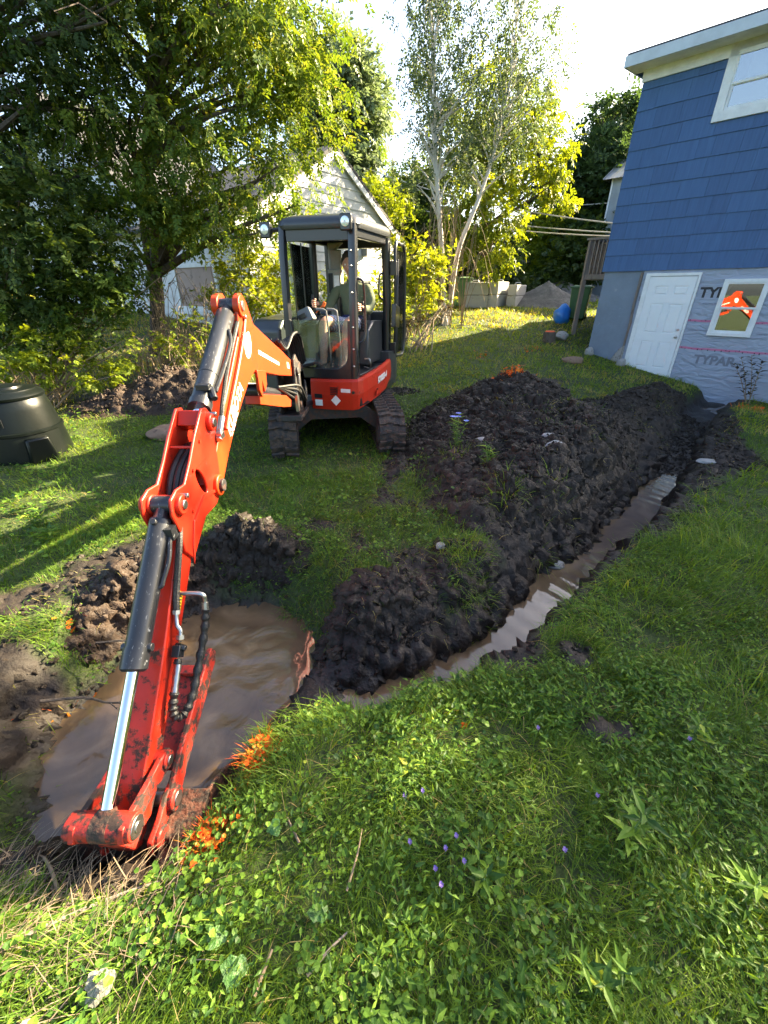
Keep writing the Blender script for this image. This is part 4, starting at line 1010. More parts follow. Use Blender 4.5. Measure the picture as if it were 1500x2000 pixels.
# hydraulic clutter at the swing post
for i in range(7):
    g = random.Random(i+3); x = XC+.02*(i-3)
    mb = MB(); mb.tube(smooth_path([(x+.05,4.75,.95+.02*i),(x+.04,4.60,1.22+.02*i),(x+.02,4.36,1.30+.012*i),(x,4.10,1.27),(x-.0,3.85,1.36+.01*(i%3))],6), .014, 8); xb(mb, 'hydraulic_hose', 'hose', smooth=True)
for i in range(4):
    mb = MB(); x = XC+.05+.02*i; mb.tube(smooth_path([(x,4.6,.8+.03*i),(x+.05,4.35,.74),(x+.03,4.15,.80+.04*i),(XC+.04,3.7,1.0)],6), .013, 8); xb(mb, 'hydraulic_hose', 'hose', smooth=True)
mb = MB(); mb.box((XC+.10,4.17,.80),(.03,.08,.26)); mb.box((XC+.115,4.30,.86),(.02,.06,.30)); xb(mb, 'hose_bracket', 'steel', bevel=.004)

boom_out = [(4.30,.99),(4.345,1.05),(4.28,1.13),(3.9,1.27),(3.44,1.43),(3.1,1.555),(2.98,1.60),(2.90,1.58),(2.78,1.51),(2.55,1.335),(2.28,1.135),(2.08,.96),(1.99,.87),(1.975,.82),(2.0,.775),(2.05,.765),(2.12,.80),(2.281,.916),(2.5,1.05),(2.70,1.145),(2.85,1.215),(2.97,1.245),(3.10,1.24),(3.25,1.20),(3.7,1.10)]
bw = .068
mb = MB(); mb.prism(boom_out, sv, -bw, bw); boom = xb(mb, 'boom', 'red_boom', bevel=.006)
mb = MB()      # raised edge strips along the boom's sides, and cast end bosses
mb.cyl((XC-bw-.022,2.03,.82),(XC+bw+.022,2.03,.82),.058); mb.cyl((XC-bw-.02,4.29,1.06),(XC+bw+.02,4.29,1.06),.06)
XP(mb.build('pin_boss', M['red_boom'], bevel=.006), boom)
mb = MB(); mb.cyl((XC-bw-.04,2.03,.82),(XC+bw+.04,2.03,.82),.034); XP(mb.build('pin', M['frame_mud'], bevel=.004), boom)
for sd in (-1, 1):      # ears that carry the arm cylinder
    mb = MB(); x = XC+sd*.075
    mb.prism([(3.12,1.53),(3.02,1.68),(2.94,1.735),(2.87,1.735),(2.815,1.69),(2.81,1.62),(2.76,1.48)], sv, sd*.060-.012, sd*.060+.012)
    mb.cyl((x-sd*.03,2.865,1.665),(x+sd*.012,2.865,1.665),.062)
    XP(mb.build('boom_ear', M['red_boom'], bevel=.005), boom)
    mb = MB(); mb.cyl((x,2.865,1.665),(x+sd*.022,2.865,1.665),.03); mb.cyl((x,2.90,1.60),(x+sd*.02,2.90,1.60),.014,n=6); XP(mb.build('pin', M['steel'], bevel=.003), boom)
mb = MB()      # bracket that takes the boom cylinder, toothed gusset
mb.prism([(3.0,1.26),(3.22,1.22),(3.20,1.12),(3.13,1.08),(3.09,1.17),(3.05,1.06),(3.0,1.12)], sv, bw-.005, bw+.018)
mb.prism([(3.0,1.26),(3.22,1.22),(3.20,1.12),(3.1,1.06),(3.0,1.12)], sv, -bw-.018, -bw+.005)
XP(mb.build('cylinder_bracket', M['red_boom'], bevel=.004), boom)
# boom cylinder under the boom, with its sheet guard
mb = MB(); mb.cyl((XC,3.10,1.10),(XC,3.78,.93),.042); mb.cyl((XC-.05,3.10,1.10),(XC+.05,3.10,1.10),.045); bc = xb(mb, 'boom_cylinder', 'cylblack', smooth=True)
mb = MB(); mb.cyl((XC,3.78,.93),(XC,4.26,.80),.022); XP(mb.build('cylinder_rod', M['chrome'], smooth=True), bc)
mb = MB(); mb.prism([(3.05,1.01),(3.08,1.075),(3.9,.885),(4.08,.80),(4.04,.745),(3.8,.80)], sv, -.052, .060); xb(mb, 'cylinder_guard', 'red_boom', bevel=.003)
# lettering and stickers on the boom's photo-right side
def stext(body, y, z, ang, size, mat, xo, par, **k):
    a = math.radians(ang); o = text('lettering', body, M[mat], frame4((XC+xo, y, z), (0, math.cos(a), math.sin(a)), (0, -math.sin(a), math.cos(a))), size, **k)
    return XP(o, par)
stext('KUBOTA', 2.33,.992, 29.0, .100, 'whitep', bw+.0015, boom, bold=.002, shear=.25, space=1.02)
stext('For Earth, For Life', 2.36,.985, 29.5, .026, 'whitep', bw+.0015, boom, bold=.0008)
mb = MB(); mb.prism([(3.15+.0,1.345),(3.15,1.375),(3.72,1.205),(3.72,1.18)], sv, bw, bw+.0015); XP(mb.build('model_decal', M['whitep']), boom)
mb = MB(); mb.prism([(4.02,1.115),(4.1,1.09),(4.1,1.14),(4.03,1.165)], sv, bw, bw+.0015); XP(mb.build('small_decal', M['whitep']), boom)
el = [(2.93+.075*math.cos(t)+.02*math.sin(t), 1.435+.085*math.sin(t)) for t in np.linspace(0,2*math.pi,29)[:-1]]
mb = MB(); mb.prism(el, sv, bw, bw+.0012); XP(mb.build('round_decal', M['whitep']), boom)
# pipes along the boom top and side
for i, xo in enumerate((-.035,0,.035)):
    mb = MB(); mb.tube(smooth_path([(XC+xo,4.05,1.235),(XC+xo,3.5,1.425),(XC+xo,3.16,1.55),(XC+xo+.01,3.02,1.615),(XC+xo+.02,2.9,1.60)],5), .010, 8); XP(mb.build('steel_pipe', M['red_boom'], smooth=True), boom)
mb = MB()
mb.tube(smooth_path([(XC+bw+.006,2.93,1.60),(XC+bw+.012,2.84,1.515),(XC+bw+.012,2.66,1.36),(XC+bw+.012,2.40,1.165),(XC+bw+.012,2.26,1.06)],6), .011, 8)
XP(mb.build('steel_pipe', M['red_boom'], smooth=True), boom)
mb = MB(); mb.tube(smooth_path([(XC+.052,2.86,1.60),(XC+.062,2.78,1.56),(XC+.065,2.5,1.36),(XC+.075,2.30,1.20),(XC+.08,2.22,1.12)],6), .013, 8); xb(mb, 'hydraulic_hose', 'hose', smooth=True)
mb = MB(); mb.tube([(XC+.08,2.24,1.135),(XC+.082,2.17,1.075)],.019,10); mb.tube([(XC+.082,2.20,1.10),(XC+.082,2.13,1.04)],[.015,.022],6); mb.box((XC+.078,2.155,1.06),(.05,.05,.035)); xb(mb, 'hose_fitting', 'steel', bevel=.003)
# arm
arm_pl = [(2.03,1.235),(2.09,1.225),(2.145,1.165),(2.15,1.08),(2.115,1.0),(2.10,.90),(2.075,.78),(1.98,.73),(1.83,.735),(1.62,.62),(1.56,.70),(1.565,.80),(1.535,.90),(1.555,.965),(1.62,.985),(1.70,.975),(1.80,1.05),(1.90,1.14)]
hole = [(1.865+.034*math.cos(t)-.03*math.sin(t), .915+.075*math.sin(t)+.0*math.cos(t)) for t in np.linspace(0,2*math.pi,25)[:-1]]
aw = .062
mb = MB()
for sd in (-1,1): mb.prism(arm_pl, sv, sd*aw-.007, sd*aw+.007, holes=[hole])
# lower box section
mb.prism([(1.62,.985-.16),(1.74,.80),(1.62,.62),(1.40,.415),(1.229,.245),(1.065,.105),(.93,-.03),(.86,-.075),(.805,-.06),(.79,0),(.83,.05),(1.036,.234),(1.205,.396),(1.40,.60),(1.54,.77)], sv, -aw+.007, aw-.007)
mb.prism([(1.99,1.16),(2.10,1.10),(2.13,1.18),(2.04,1.225)], sv, -aw+.008, aw-.008)
mb.prism([(2.075,.80),(2.05,.80),(1.9,.775),(1.75,.74),(1.75,.79),(1.9,.83),(2.06,.86)], sv, -aw+.008, aw-.008)
arm = xb(mb, 'arm', 'red_arm', bevel=.006)
mb = MB()
for (y,z,r_,e) in ((2.085,1.15,.044,.03),(1.612,.916,.046,.028)):
    for sd in (-1,1): mb.cyl((XC+sd*(aw-.02),y,z),(XC+sd*(aw+e),y,z),r_)
XP(mb.build('pin_boss', M['red'], bevel=.006), arm)
mb = MB()
for (y,z,r_,e) in ((2.085,1.15,.024,.04),(1.612,.916,.022,.036)): mb.cyl((XC-aw-e,y,z),(XC+aw+e,y,z),r_)
for (y,z) in ((2.12,1.185),(1.645,.945)): mb.cyl((XC+aw,y,z),(XC+aw+.04,y,z),.012,n=6)
XP(mb.build('pin', M['steel'], bevel=.003), arm)
for (y,z) in ((1.98,.79),(1.80,1.0),(1.93,1.10),(1.71,.83)):
    mb = MB(); mb.cyl((XC+aw,y,z),(XC+aw+.014,y,z),.009,n=6); XP(mb.build('bolt', M['red']), arm)
mb = MB(); mb.prism([(1.70,.77),(1.84,.83),(1.985,.80),(1.995,.815),(1.845,.85),(1.70,.79)], sv, aw+.006, aw+.016)
mb.prism([(1.60,.60),(1.66,.70),(1.70,.77),(1.71,.79),(1.69,.79),(1.63,.69)], sv, aw+.006, aw+.014); XP(mb.build('weld_rib', M['red'], bevel=.003), arm)
for k in range(3):      # hoses looped between the arm plates
    x = XC-.03+k*.03
    mb = MB(); mb.tube(smooth_path([(x,2.12,1.02),(x,1.98,1.05),(x,1.80,.985),(x,1.70,.86),(x,1.72,.80),(x,1.85,.80)],6), .017, 8); xb(mb, 'hydraulic_hose', 'hose', smooth=True)
for (y,z) in ((1.885,1.085),(1.665,.93)):
    mb = MB(); mb.cyl((XC-aw,y,z),(XC+aw,y,z),.007,n=8); XP(mb.build('cross_bar', M['red']), arm)
mb = MB(); mb.prism([(1.395,.43),(1.43,.465),(1.46,.50),(1.395,.575),(1.33,.515)], lambda u,v,w: sv(u,v,w), aw-.006, aw-.005)
mb = MB(); d_ = Vector((0,.722,.692)); n_ = Vector((0,-.692,.722)); c_ = Vector((XC+aw-.0055,1.425,.525))
mb.add([c_+d_*a+n_*b for a,b in ((-.045,-.022),(.045,-.022),(.045,.022),(-.045,.022))]+[c_+d_*a+n_*b+Vector((.002,0,0)) for a,b in ((-.045,-.022),(.045,-.022),(.045,.022),(-.045,.022))], [(0,1,2,3),(7,6,5,4),(0,4,5,1),(1,5,6,2),(2,6,7,3),(3,7,4,0)])
yd = XP(mb.build('warning_label', M['yellow']), arm)
for i in range(6):
    mb = MB(); c2 = c_+d_*(.034-.0135*i)+Vector((.0021,0,0)); mb.add([c2+d_*a+n_*b for a,b in ((-.0028,-.017),(.0028,-.017),(.0028,.017),(-.0028,.017))]+[c2+d_*a+n_*b+Vector((.0006,0,0)) for a,b in ((-.0028,-.017),(.0028,-.017),(.0028,.017),(-.0028,.017))], [(0,1,2,3),(7,6,5,4)]); XP(mb.build('printed_line', M['ink']), yd)
# arm cylinder
A0 = Vector((XC,2.865,1.665)); A1 = Vector((XC,2.085,1.15)); da = (A1-A0).normalized()
mb = MB(); mb.cyl(A0-Vector((.045,0,0)),A0+Vector((.045,0,0)),.045); mb.tube([A0+da*.0,A0+da*.07,A0+da*.09,A0+da*.80,A0+da*.80,A0+da*.845],[.030,.040,.054,.054,.060,.060],22)
ac = xb(mb, 'arm_cylinder', 'cylblack', smooth=True); 
mb = MB(); mb.tube([A0+da*.60,A0+da*.612],[.0565,.0565],22); mb.box(A0+da*.77+Vector((.02,0,.06)),(.07,.05,.03)); mb.tube([A0+da*.74+Vector((.045,0,.03)),A0+da*.80+Vector((.075,0,.02))],.02,8); XP(mb.build('clamp', M['cylblack'], bevel=.003), ac)
mb = MB(); mb.tube(smooth_path([A0+da*.26+Vector((.055,0,.02)),A0+da*.34+Vector((.075,0,.0)),A0+da*.55+Vector((.068,0,-.01)),A0+da*.72+Vector((.062,0,0))],5),.011,8); XP(mb.build('steel_pipe', M['cylblack'], smooth=True), ac)
mb = MB(); mb.cyl(A0+da*.84, A1,.030); mb.cyl(A1-Vector((.036,0,0)),A1+Vector((.036,0,0)),.042); XP(mb.build('cylinder_rod', M['chrome'], smooth=True), ac)
# bucket cylinder
J = Vector((XC,.735,.105)); C0 = Vector((XC,1.612,.916)); dc = (J-C0).normalized(); LL = (J-C0).length; off = Vector((0,-.0,.0))
mb = MB(); mb.cyl(C0-Vector((.040,0,0)),C0+Vector((.040,0,0)),.040); mb.tube([C0,C0+dc*.06,C0+dc*.075,C0+dc*.60,C0+dc*.60,C0+dc*.68,C0+dc*.69],[.028,.034,.046,.046,.050,.050,.04],22)
bcyl = xb(mb, 'bucket_cylinder', 'cylblack', smooth=True)
mb = MB(); mb.cyl(C0+dc*.68, J, .0235, n=20); XP(mb.build('cylinder_rod', M['chrome'], smooth=True), bcyl)
mb = MB(); mb.tube([C0+dc*.60+Vector((-.06,0,0)),C0+dc*.60+Vector((.06,0,0))],.017,10)
mb.tube([C0+dc*.10+Vector((0,-.03,.035)),C0+dc*.10+Vector((0,-.04,.048))],.014,10); XP(mb.build('port_plug', M['cylblack'], bevel=.003), bcyl)
mb = MB(); q = Vector((.052,0,.0)); mb.box(C0+dc*.13+q+Vector((0,.0,.0)),(.035,.045,.055)); mb.tube(smooth_path([C0+dc*.15+q,C0+dc*.25+q+Vector((.012,0,0)),C0+dc*.33+q+Vector((.004,0,0)),C0+dc*.36+q,C0+dc*.37+q-Vector((.02,0,0))],5),.010,8)
XP(mb.build('steel_pipe', M['cylblack'], smooth=True), bcyl)
mb = MB(); mb.tube([J-dc*.055, J],[.030,.040],14); mb.cyl(J-Vector((.035,0,0)),J+Vector((.035,0,0)),.048); XP(mb.build('rod_eye', M['rust'], bevel=.006), bcyl)
# auxiliary line: hose, elbow, valve, crimped end, sleeved hose loop
px_ = XC+aw+.012
mb = MB(); mb.tube(smooth_path([(px_-.02,1.60,.82),(px_-.005,1.50,.72),(px_-.004,1.40,.585),(px_,1.36,.53)],6),.014,8); xb(mb, 'hydraulic_hose', 'hose', smooth=True)
mb = MB(); mb.tube(smooth_path([(px_,1.365,.535),(px_,1.345,.50),(px_+.006,1.325,.475),(px_+.018,1.318,.455),(px_+.02,1.30,.43)],6),.011,10); mb.tube([(px_,1.362,.53),(px_,1.352,.515)],.017,6)
mb.tube([(px_+.02,1.305,.44),(px_+.02,1.295,.425)],.018,6); xb(mb, 'pipe_elbow', 'steel', smooth=True)
mb = MB(); mb.box((px_+.015,1.265,.385),(.035,.05,.05), rot=Matrix.Rotation(R(-45),3,'X')); mb.tube([(px_,1.285,.40),(px_+.045,1.275,.39)],.014,10); mb.tube([(px_+.018,1.245,.36),(px_+.018,1.23,.345)],.018,6); xb(mb, 'shutoff_valve', 'black', bevel=.004)
mb = MB(); n=7
mb.tube([(px_+.02,1.235-.014*i,.345-.0145*i) for i in range(n)],[.012,.015,.012,.015,.012,.014,.014],10); xb(mb, 'hose_fitting', 'steel', smooth=True)
mb = MB(); P = smooth_path([(px_+.02,1.155,.265),(px_+.02,1.115,.215),(px_+.03,1.10,.18),(px_+.055,1.125,.17),(px_+.075,1.19,.22),(px_+.085,1.28,.31),(px_+.10,1.36,.42),(px_+.105,1.40,.50)],8)
mb.tube(P, [.017+.004*math.sin(i*1.7) for i in range(len(P))], 10); xb(mb, 'sleeved_hose', 'hose', smooth=True)
mb = MB(); mb.tube(smooth_path([(px_+.105,1.40,.495),(px_+.105,1.415,.535),(px_+.10,1.42,.565),(px_+.06,1.42,.575),(px_-.02,1.42,.57)],5),.010,8); mb.tube([(px_+.105,1.397,.49),(px_+.105,1.412,.53)],.015,8); xb(mb, 'pipe_elbow', 'steel', smooth=True)
# bucket links
UPN = Vector((XC,.985,.075)); 
mb = MB()
for sd in (-1,1):
    ou = [(J.y-.03,J.z-.045),(J.y-.055,J.z),(J.y-.03,J.z+.045),(.86,.125),(.965,.118),(1.02,.10),(1.03,.06),(1.0,.03),(.95,.035),(.86,.055),(J.y+.04,J.z-.04)]
    mb.prism(ou, sv, sd*(aw+.022)-.011, sd*(aw+.022)+.011)
hl = xb(mb, 'arm_link', 'red_muddy', bevel=.006)
mb = MB(); mb.cyl((XC-.115,UPN.y,UPN.z),(XC+.105,UPN.y,UPN.z),.036); mb.cyl((XC-.118,J.y,J.z),(XC+.112,J.y,J.z),.047,n=24); XP(mb.build('cross_pin', M['red_muddy'], bevel=.004), hl)
mb = MB(); mb.cyl((XC+.104,UPN.y,UPN.z),(XC+.112,UPN.y,UPN.z),.020); mb.tube([(XC+.111,J.y,J.z),(XC+.116,J.y,J.z)],.038,20); mb.cyl((XC+.104,J.y,J.z),(XC+.12,J.y,J.z),.018); XP(mb.build('pin', M['steel'], bevel=.002), hl)
PV = Vector((XC,.925,-.09)); E2 = Vector((XC,.80,-.12))
mb = MB(); mb.prism([(J.y-.03,J.z+.02),(J.y-.04,J.z-.02),(E2.y-.045,E2.z+.0),(E2.y,E2.z-.045),(E2.y+.045,E2.z),(J.y+.045,J.z+.0)], sv, -.034, .034); xb(mb, 'bucket_link', 'red_muddy', bevel=.006)
# bucket: shell from its side outline with ears, teeth under the water
B0 = [(.98,-.12),(.80,-.13),(.775,-.24),(.79,-.38),(.86,-.50),(.98,-.575),(1.12,-.58),(1.24,-.54),(1.32,-.47)]
inn = [(p[0]+ (.96-p[0])*.07, p[1]+(-.38-p[1])*.07) for p in B0]
mb = MB()
shell = B0+inn[::-1]
mb.prism(shell, sv, -.225, .225)
side = B0+[(1.24,-.34),(1.10,-.20)]
for sd in (-1,1): mb.prism(side, sv, sd*.225-.008, sd*.225+.008)
bk = xb(mb, 'bucket', 'rust', bevel=.006)
for sd in (-1,1):
    mb = MB(); mb.prism([(.97,-.04),(.90,-.035),(.83,-.07),(.76,-.08),(.745,-.14),(.80,-.20),(.97,-.18),(.985,-.10)], sv, sd*.092-.011, sd*.092+.011)
    mb.cyl((XC+sd*.10,PV.y,PV.z),(XC+sd*.125,PV.y,PV.z),.048); mb.cyl((XC+sd*.10,E2.y,E2.z),(XC+sd*.12,E2.y,E2.z),.042); XP(mb.build('bucket_ear', M['red_muddy'], bevel=.006), bk)
for k in range(4):
    mb = MB(); x = -.18+k*.12; mb.prism([(1.29,-.50),(1.33,-.45),(1.39,-.42),(1.34,-.49)], lambda u,v,w: sv(u,v,w+x), -.025, .025); XP(mb.build('bucket_tooth', M['steel'], bevel=.004), bk)
# thumb folded up behind the arm
mb = MB()
th = [(.90,-.12),(.89,-.07),(.93,-.04),(1.02,.005),(1.20,.075),(1.34,.125),(1.44,.165),(1.49,.165),(1.515,.12),(1.49,.075),(1.44,.06),(1.36,.02),(1.22,-.03),(1.06,-.09),(.96,-.14)]
for sd in (-1,1): mb.prism(th, sv, sd*.098-.012, sd*.098+.012)
mb.prism([(1.02,-.07),(1.02,-.055),(1.42,.10),(1.425,.08)], sv, -.09, .09)
mb.prism([(1.38,.075),(1.37,.12),(1.41,.135),(1.43,.10)], sv, -.09, .09)
tb = xb(mb, 'thumb', 'red_muddy', bevel=.006); tb['label'] = 'rusty muddy bucket thumb folded behind the arm'
mb = MB(); mb.tube([(XC+.13,PV.y,PV.z),(XC-.13,PV.y,PV.z)],.030,14); XP(mb.build('pin', M['steel'], bevel=.003), bk)

# ------------------------------------------------------------------ operator
def skin_obj(name, mat, chains, root_idx=0, sub=2, parent=None, mx=None):
    """one surface grown over a joint skeleton; chains: list of lists of (point, radius) or index refs"""
    vs = []; rad = []; ed = []
    for ch in chains:
        prev = None
        for item in ch:
            if isinstance(item, int): idx = item
            else:
                p, r_ = item; vs.append(p); rad.append(r_ if isinstance(r_, tuple) else (r_, r_)); idx = len(vs)-1
            if prev is not None: ed.append((prev, idx))
            prev = idx
    me = bpy.data.meshes.new(name); me.from_pydata([tuple(MC @ Vector(p)) if mx is None else tuple(mx @ Vector(p)) for p in vs], ed, [])
    me.materials.append(mat); o = link(bpy.data.objects.new(name, me))
    sk = o.modifiers.new('skin', 'SKIN'); sk.use_smooth_shade = True; sk.branch_smoothing = .6
    if not me.skin_vertices: bpy.context.view_layer.update()
    for i, r_ in enumerate(rad): me.skin_vertices[0].data[i].radius = r_
    for i in range(len(vs)): me.skin_vertices[0].data[i].use_root = (i == root_idx)
    sb = o.modifiers.new('sub', 'SUBSURF'); sb.levels = sub; sb.render_levels = sub
    return o
def bake(o):
    dg = bpy.context.evaluated_depsgraph_get(); ev = o.evaluated_get(dg); me = bpy.data.meshes.new_from_object(ev)
    me.materials.clear(); me.materials.append(o.data.materials[0]); o.modifiers.clear(); o.data = me; return o
# seat frame coordinates: x across, y back, z up (MC)
hx = -.37
hip = (hx,.93,1.37); waist = (hx,.93,1.52); chest = (hx,.93,1.72); neckb = (hx,.90,1.86); neck = (hx-.005,.87,1.92); headc = (hx-.01,.84,2.03)
body = skin_obj('person', M['skin'], [
    [(hip,(.11,.09)), (waist,(.10,.08)), (chest,(.10,.08)), (neckb,(.06,.055)), (neck,(.052,.052)), ((hx-.008,.855,1.96),(.06,.06)), (headc,(.078,.092)), ((hx-.01,.845,2.10),(.068,.08))],
    [2, ((hx-.17,.92,1.79),.045), ((hx-.27,.86,1.62),.04), ((hx-.30,.78,1.56),.035), ((hx-.33,.60,1.60),.031), ((hx-.355,.53,1.615),.028)],
    [2, ((hx+.17,.92,1.79),.045), ((hx+.235,.88,1.62),.04), ((hx+.235,.82,1.52),.035), ((hx+.225,.66,1.55),.031), ((hx+.228,.60,1.575),.028)],
    [0, ((hx-.10,.80,1.34),.095), ((hx-.19,.45,1.43),.072), ((hx-.20,.38,1.38),.066), ((hx-.17,.28,1.12),.052), ((hx-.16,.22,.96),.040), ((hx-.16,.10,.91),.036)],
    [0, ((hx+.09,.80,1.34),.095), ((hx+.11,.45,1.42),.072), ((hx+.11,.38,1.37),.066), ((hx+.10,.28,1.12),.052), ((hx+.10,.22,.96),.040), ((hx+.10,.10,.91),.036)],
], sub=2)
bake(body)
# sculpt the head: jaw, brow, nose, eye sockets, plus five-fingered hands, joined in as one mesh
def join_meshes(o, others):
    bm = bmesh.new(); bm.from_mesh(o.data)
    for q in others:
        b2 = bmesh.new(); b2.from_mesh(q.data); me = bpy.data.meshes.new('t'); b2.to_mesh(me); bm.from_mesh(me); b2.free(); bpy.data.objects.remove(q)
    bm.to_mesh(o.data); bm.free()
    o.data.polygons.foreach_set('use_smooth', [True]*len(o.data.polygons))
iM = MC.inverted()
hd = MB(MC)      # head surface
def head():
    nu, nv = 36, 28; vs = []; fs = []
    for i in range(nv+1):
        ph = math.pi*i/nv
        for j in range(nu):
            th_ = 2*math.pi*j/nu; x = math.sin(ph)*math.cos(th_); y = math.sin(ph)*math.sin(th_); z = math.cos(ph)
            X = .084*x; Y = .104*y; Z = .125*z
            if z < -.1: k = (-.1-z)/.9; X *= 1-.36*k; Y *= 1-.22*k; Y -= .012*k     # jaw
            f = max(0, -y)                                                          # face side is -y
            nose = math.exp(-((x/.16)**2))*f
            if -.38 < z < .10: Y -= .026*nose*(1-abs((z+.28)/.30) if z < -.0 and z > -.5 else max(0, (.10-z)/.35))
            Y += .012*f*math.exp(-(((abs(x)-.38)/.16)**2))*math.exp(-(((z-.05)/.10)**2))     # eye sockets
            Y -= .007*f*math.exp(-((z-.22)/.09)**2)                                   # brow
            Y -= .008*f*math.exp(-((z+.55)/.05)**2)*math.exp(-(x/.3)**2)              # lips
            Y += .005*f*math.exp(-((z+.62)/.02)**2)*math.exp(-(x/.3)**2)
            Y -= .008*f*math.exp(-((z+.85)/.12)**2)*math.exp(-(x/.35)**2)             # chin
            vs.append((X, Y, Z))
    for i in range(nv):
        for j in range(nu): fs.append((i*nu+j, i*nu+(j+1)%nu, (i+1)*nu+(j+1)%nu, (i+1)*nu+j))
    rt = Matrix.Rotation(R(12),3,'X') @ Matrix.Rotation(R(10),3,'Z')
    return [rt @ Vector(v)+Vector((hx-.012,.832,2.035)) for v in vs], fs, rt
hv, hf, HR = head(); hd.add(hv, hf)
for sd in (-1,1):
    hd.add([HR @ Vector((sd*(.074+.010*math.cos(a*1.0)*0+.012*k), .012+.017*math.cos(a)*(1-.2*k), .0+.030*math.sin(a)*(1-.2*k)))+Vector((hx-.012,.832,2.035)) for k in (0,1) for a in np.linspace(0,2*math.pi,13)[:-1]],
           [(i,(i+1)%12,12+(i+1)%12,12+i) for i in range(12)]+[tuple(range(12,24))])
ho = hd.build('head', M['skin'], smooth=True)
parts = [ho]
def hand(w, side, grip_dir):
    """w: wrist, palm reaches forward (-y) and wraps a near vertical stick"""
    w = Vector(w); ch = []
    c = w+Vector((side*.004,-.045,.0)); 
    pts = [[(tuple(w),(.026,.02)), (tuple(w+Vector((0,-.03,.0))),(.036,.020)), (tuple(w+Vector((side*-.002,-.075,.004))),(.036,.018))]]
    h = skin_obj('hand', M['skin'], pts, sub=1); bake(h); res = [h]
    L_ = [.068,.078,.072,.056]
    for k in range(4):
        z = .030-.021*k; b = w+Vector((0,-.085,z)); l = L_[k]; s_ = -side
        q = [(tuple(b+Vector((0,.02,0))),.0095),(tuple(b),.0095),(tuple(b+Vector((s_*.018,-.5*l,-.002))),.009),(tuple(b+Vector((s_*.043,-.42*l,-.004))),.0085),(tuple(b+Vector((s_*.050,-.05*l,-.005))),.0075)]
        f_ = skin_obj('finger', M['skin'], [q], sub=1); bake(f_); res.append(f_)
    t_ = [(tuple(w+Vector((-side*.012,-.03,.022))),.012),(tuple(w+Vector((-side*.034,-.055,.038))),.011),(tuple(w+Vector((-side*.045,-.082,.046))),.0095),(tuple(w+Vector((-side*.040,-.10,.045))),.008)]
    f_ = skin_obj('thumb_', M['skin'], [t_], sub=1); bake(f_); res.append(f_)
    return res
parts += hand((hx-.355,.53,1.615), -1, 0); parts += hand((hx+.228,.60,1.575), 1, 0)
join_meshes(body, parts)
tag(body, 'man in olive long sleeved shirt and striped shorts seated in the excavator cab', 'person')
bpy.context.view_layer.update()
def cloth(o): o.parent = body; return o
sh = skin_obj('shirt', M['shirt'], [
    [((hx,.93,1.42),(.175,.125)), ((hx,.93,1.54),(.170,.125)), ((hx,.93,1.70),(.18,.118)), ((hx,.915,1.82),(.13,.09)), ((hx-.003,.895,1.875),(.066,.062)), ((hx-.004,.885,1.895),(.062,.058))],
    [2, ((hx-.185,.925,1.79),.080), ((hx-.28,.86,1.63),.066), ((hx-.31,.78,1.56),.060), ((hx-.33,.61,1.595),.047), ((hx-.345,.565,1.608),.040)],
    [2, ((hx+.185,.925,1.79),.080), ((hx+.245,.88,1.63),.066), ((hx+.245,.82,1.53),.060), ((hx+.228,.67,1.55),.047), ((hx+.228,.635,1.565),.040)],
], sub=2); bake(sh); cloth(sh)
# cloth folds
me = sh.data; co = np.empty(len(me.vertices)*3, np.float32); me.vertices.foreach_get('co', co); co = co.reshape(-1,3); nn = np.empty(len(me.vertices)*3, np.float32); me.vertices.foreach_get('normal', nn); nn = nn.reshape(-1,3)
amp = .010*np.sin(co[:,2]*70+6*fbm(co[:,0]*6,co[:,1]*6,4,3))*fbm(co[:,0]*7,co[:,2]*7,9,3); co = co+nn*amp[:,None]; me.vertices.foreach_set('co', co.ravel().astype(np.float32)); me.update()
def stripe_mat():
    m, nt, out = node_mat('blue_white_striped_cloth'); L = nt.links
    tc = N(nt, 'ShaderNodeTexCoord'); wv = N(nt, 'ShaderNodeTexWave', wave_type='BANDS', bands_direction='DIAGONAL'); wv.inputs['Scale'].default_value = 14; wv.inputs['Distortion'].default_value = .6
    L.new(tc.outputs['Object'], wv.inputs['Vector']); r = ramp(nt, wv.outputs[0], [(0,(.62,.64,.70)),(.55,(.55,.58,.66)),(.62,(.06,.08,.22)),(1,(.05,.06,.18))])
    p = N(nt, 'ShaderNodeBsdfPrincipled'); p.inputs['Roughness'].default_value = .85; L.new(r.outputs[0], p.inputs['Base Color']); L.new(p.outputs[0], out.inputs[0]); return m
M['stripe'] = stripe_mat()
so_ = skin_obj('shorts', M['stripe'], [
    [((hx,.92,1.40),(.165,.125)), ((hx,.86,1.345),(.155,.115))],
    [1, ((hx-.10,.78,1.35),.112), ((hx-.165,.57,1.40),.098), ((hx-.18,.50,1.415),.094)],
    [1, ((hx+.09,.78,1.35),.112), ((hx+.11,.57,1.40),.098), ((hx+.11,.50,1.41),.094)],
], sub=2); bake(so_); cloth(so_)
wb_ = MB(MC); wb_.tube([(hx,.905,1.425),(hx,.91,1.465)], [.150,.150], 24); wb_.m = Matrix.Identity(4)
wo_ = wb_.build('waistband', M['navy'], smooth=True); cloth(wo_)
hr = MB(MC); hv2 = []
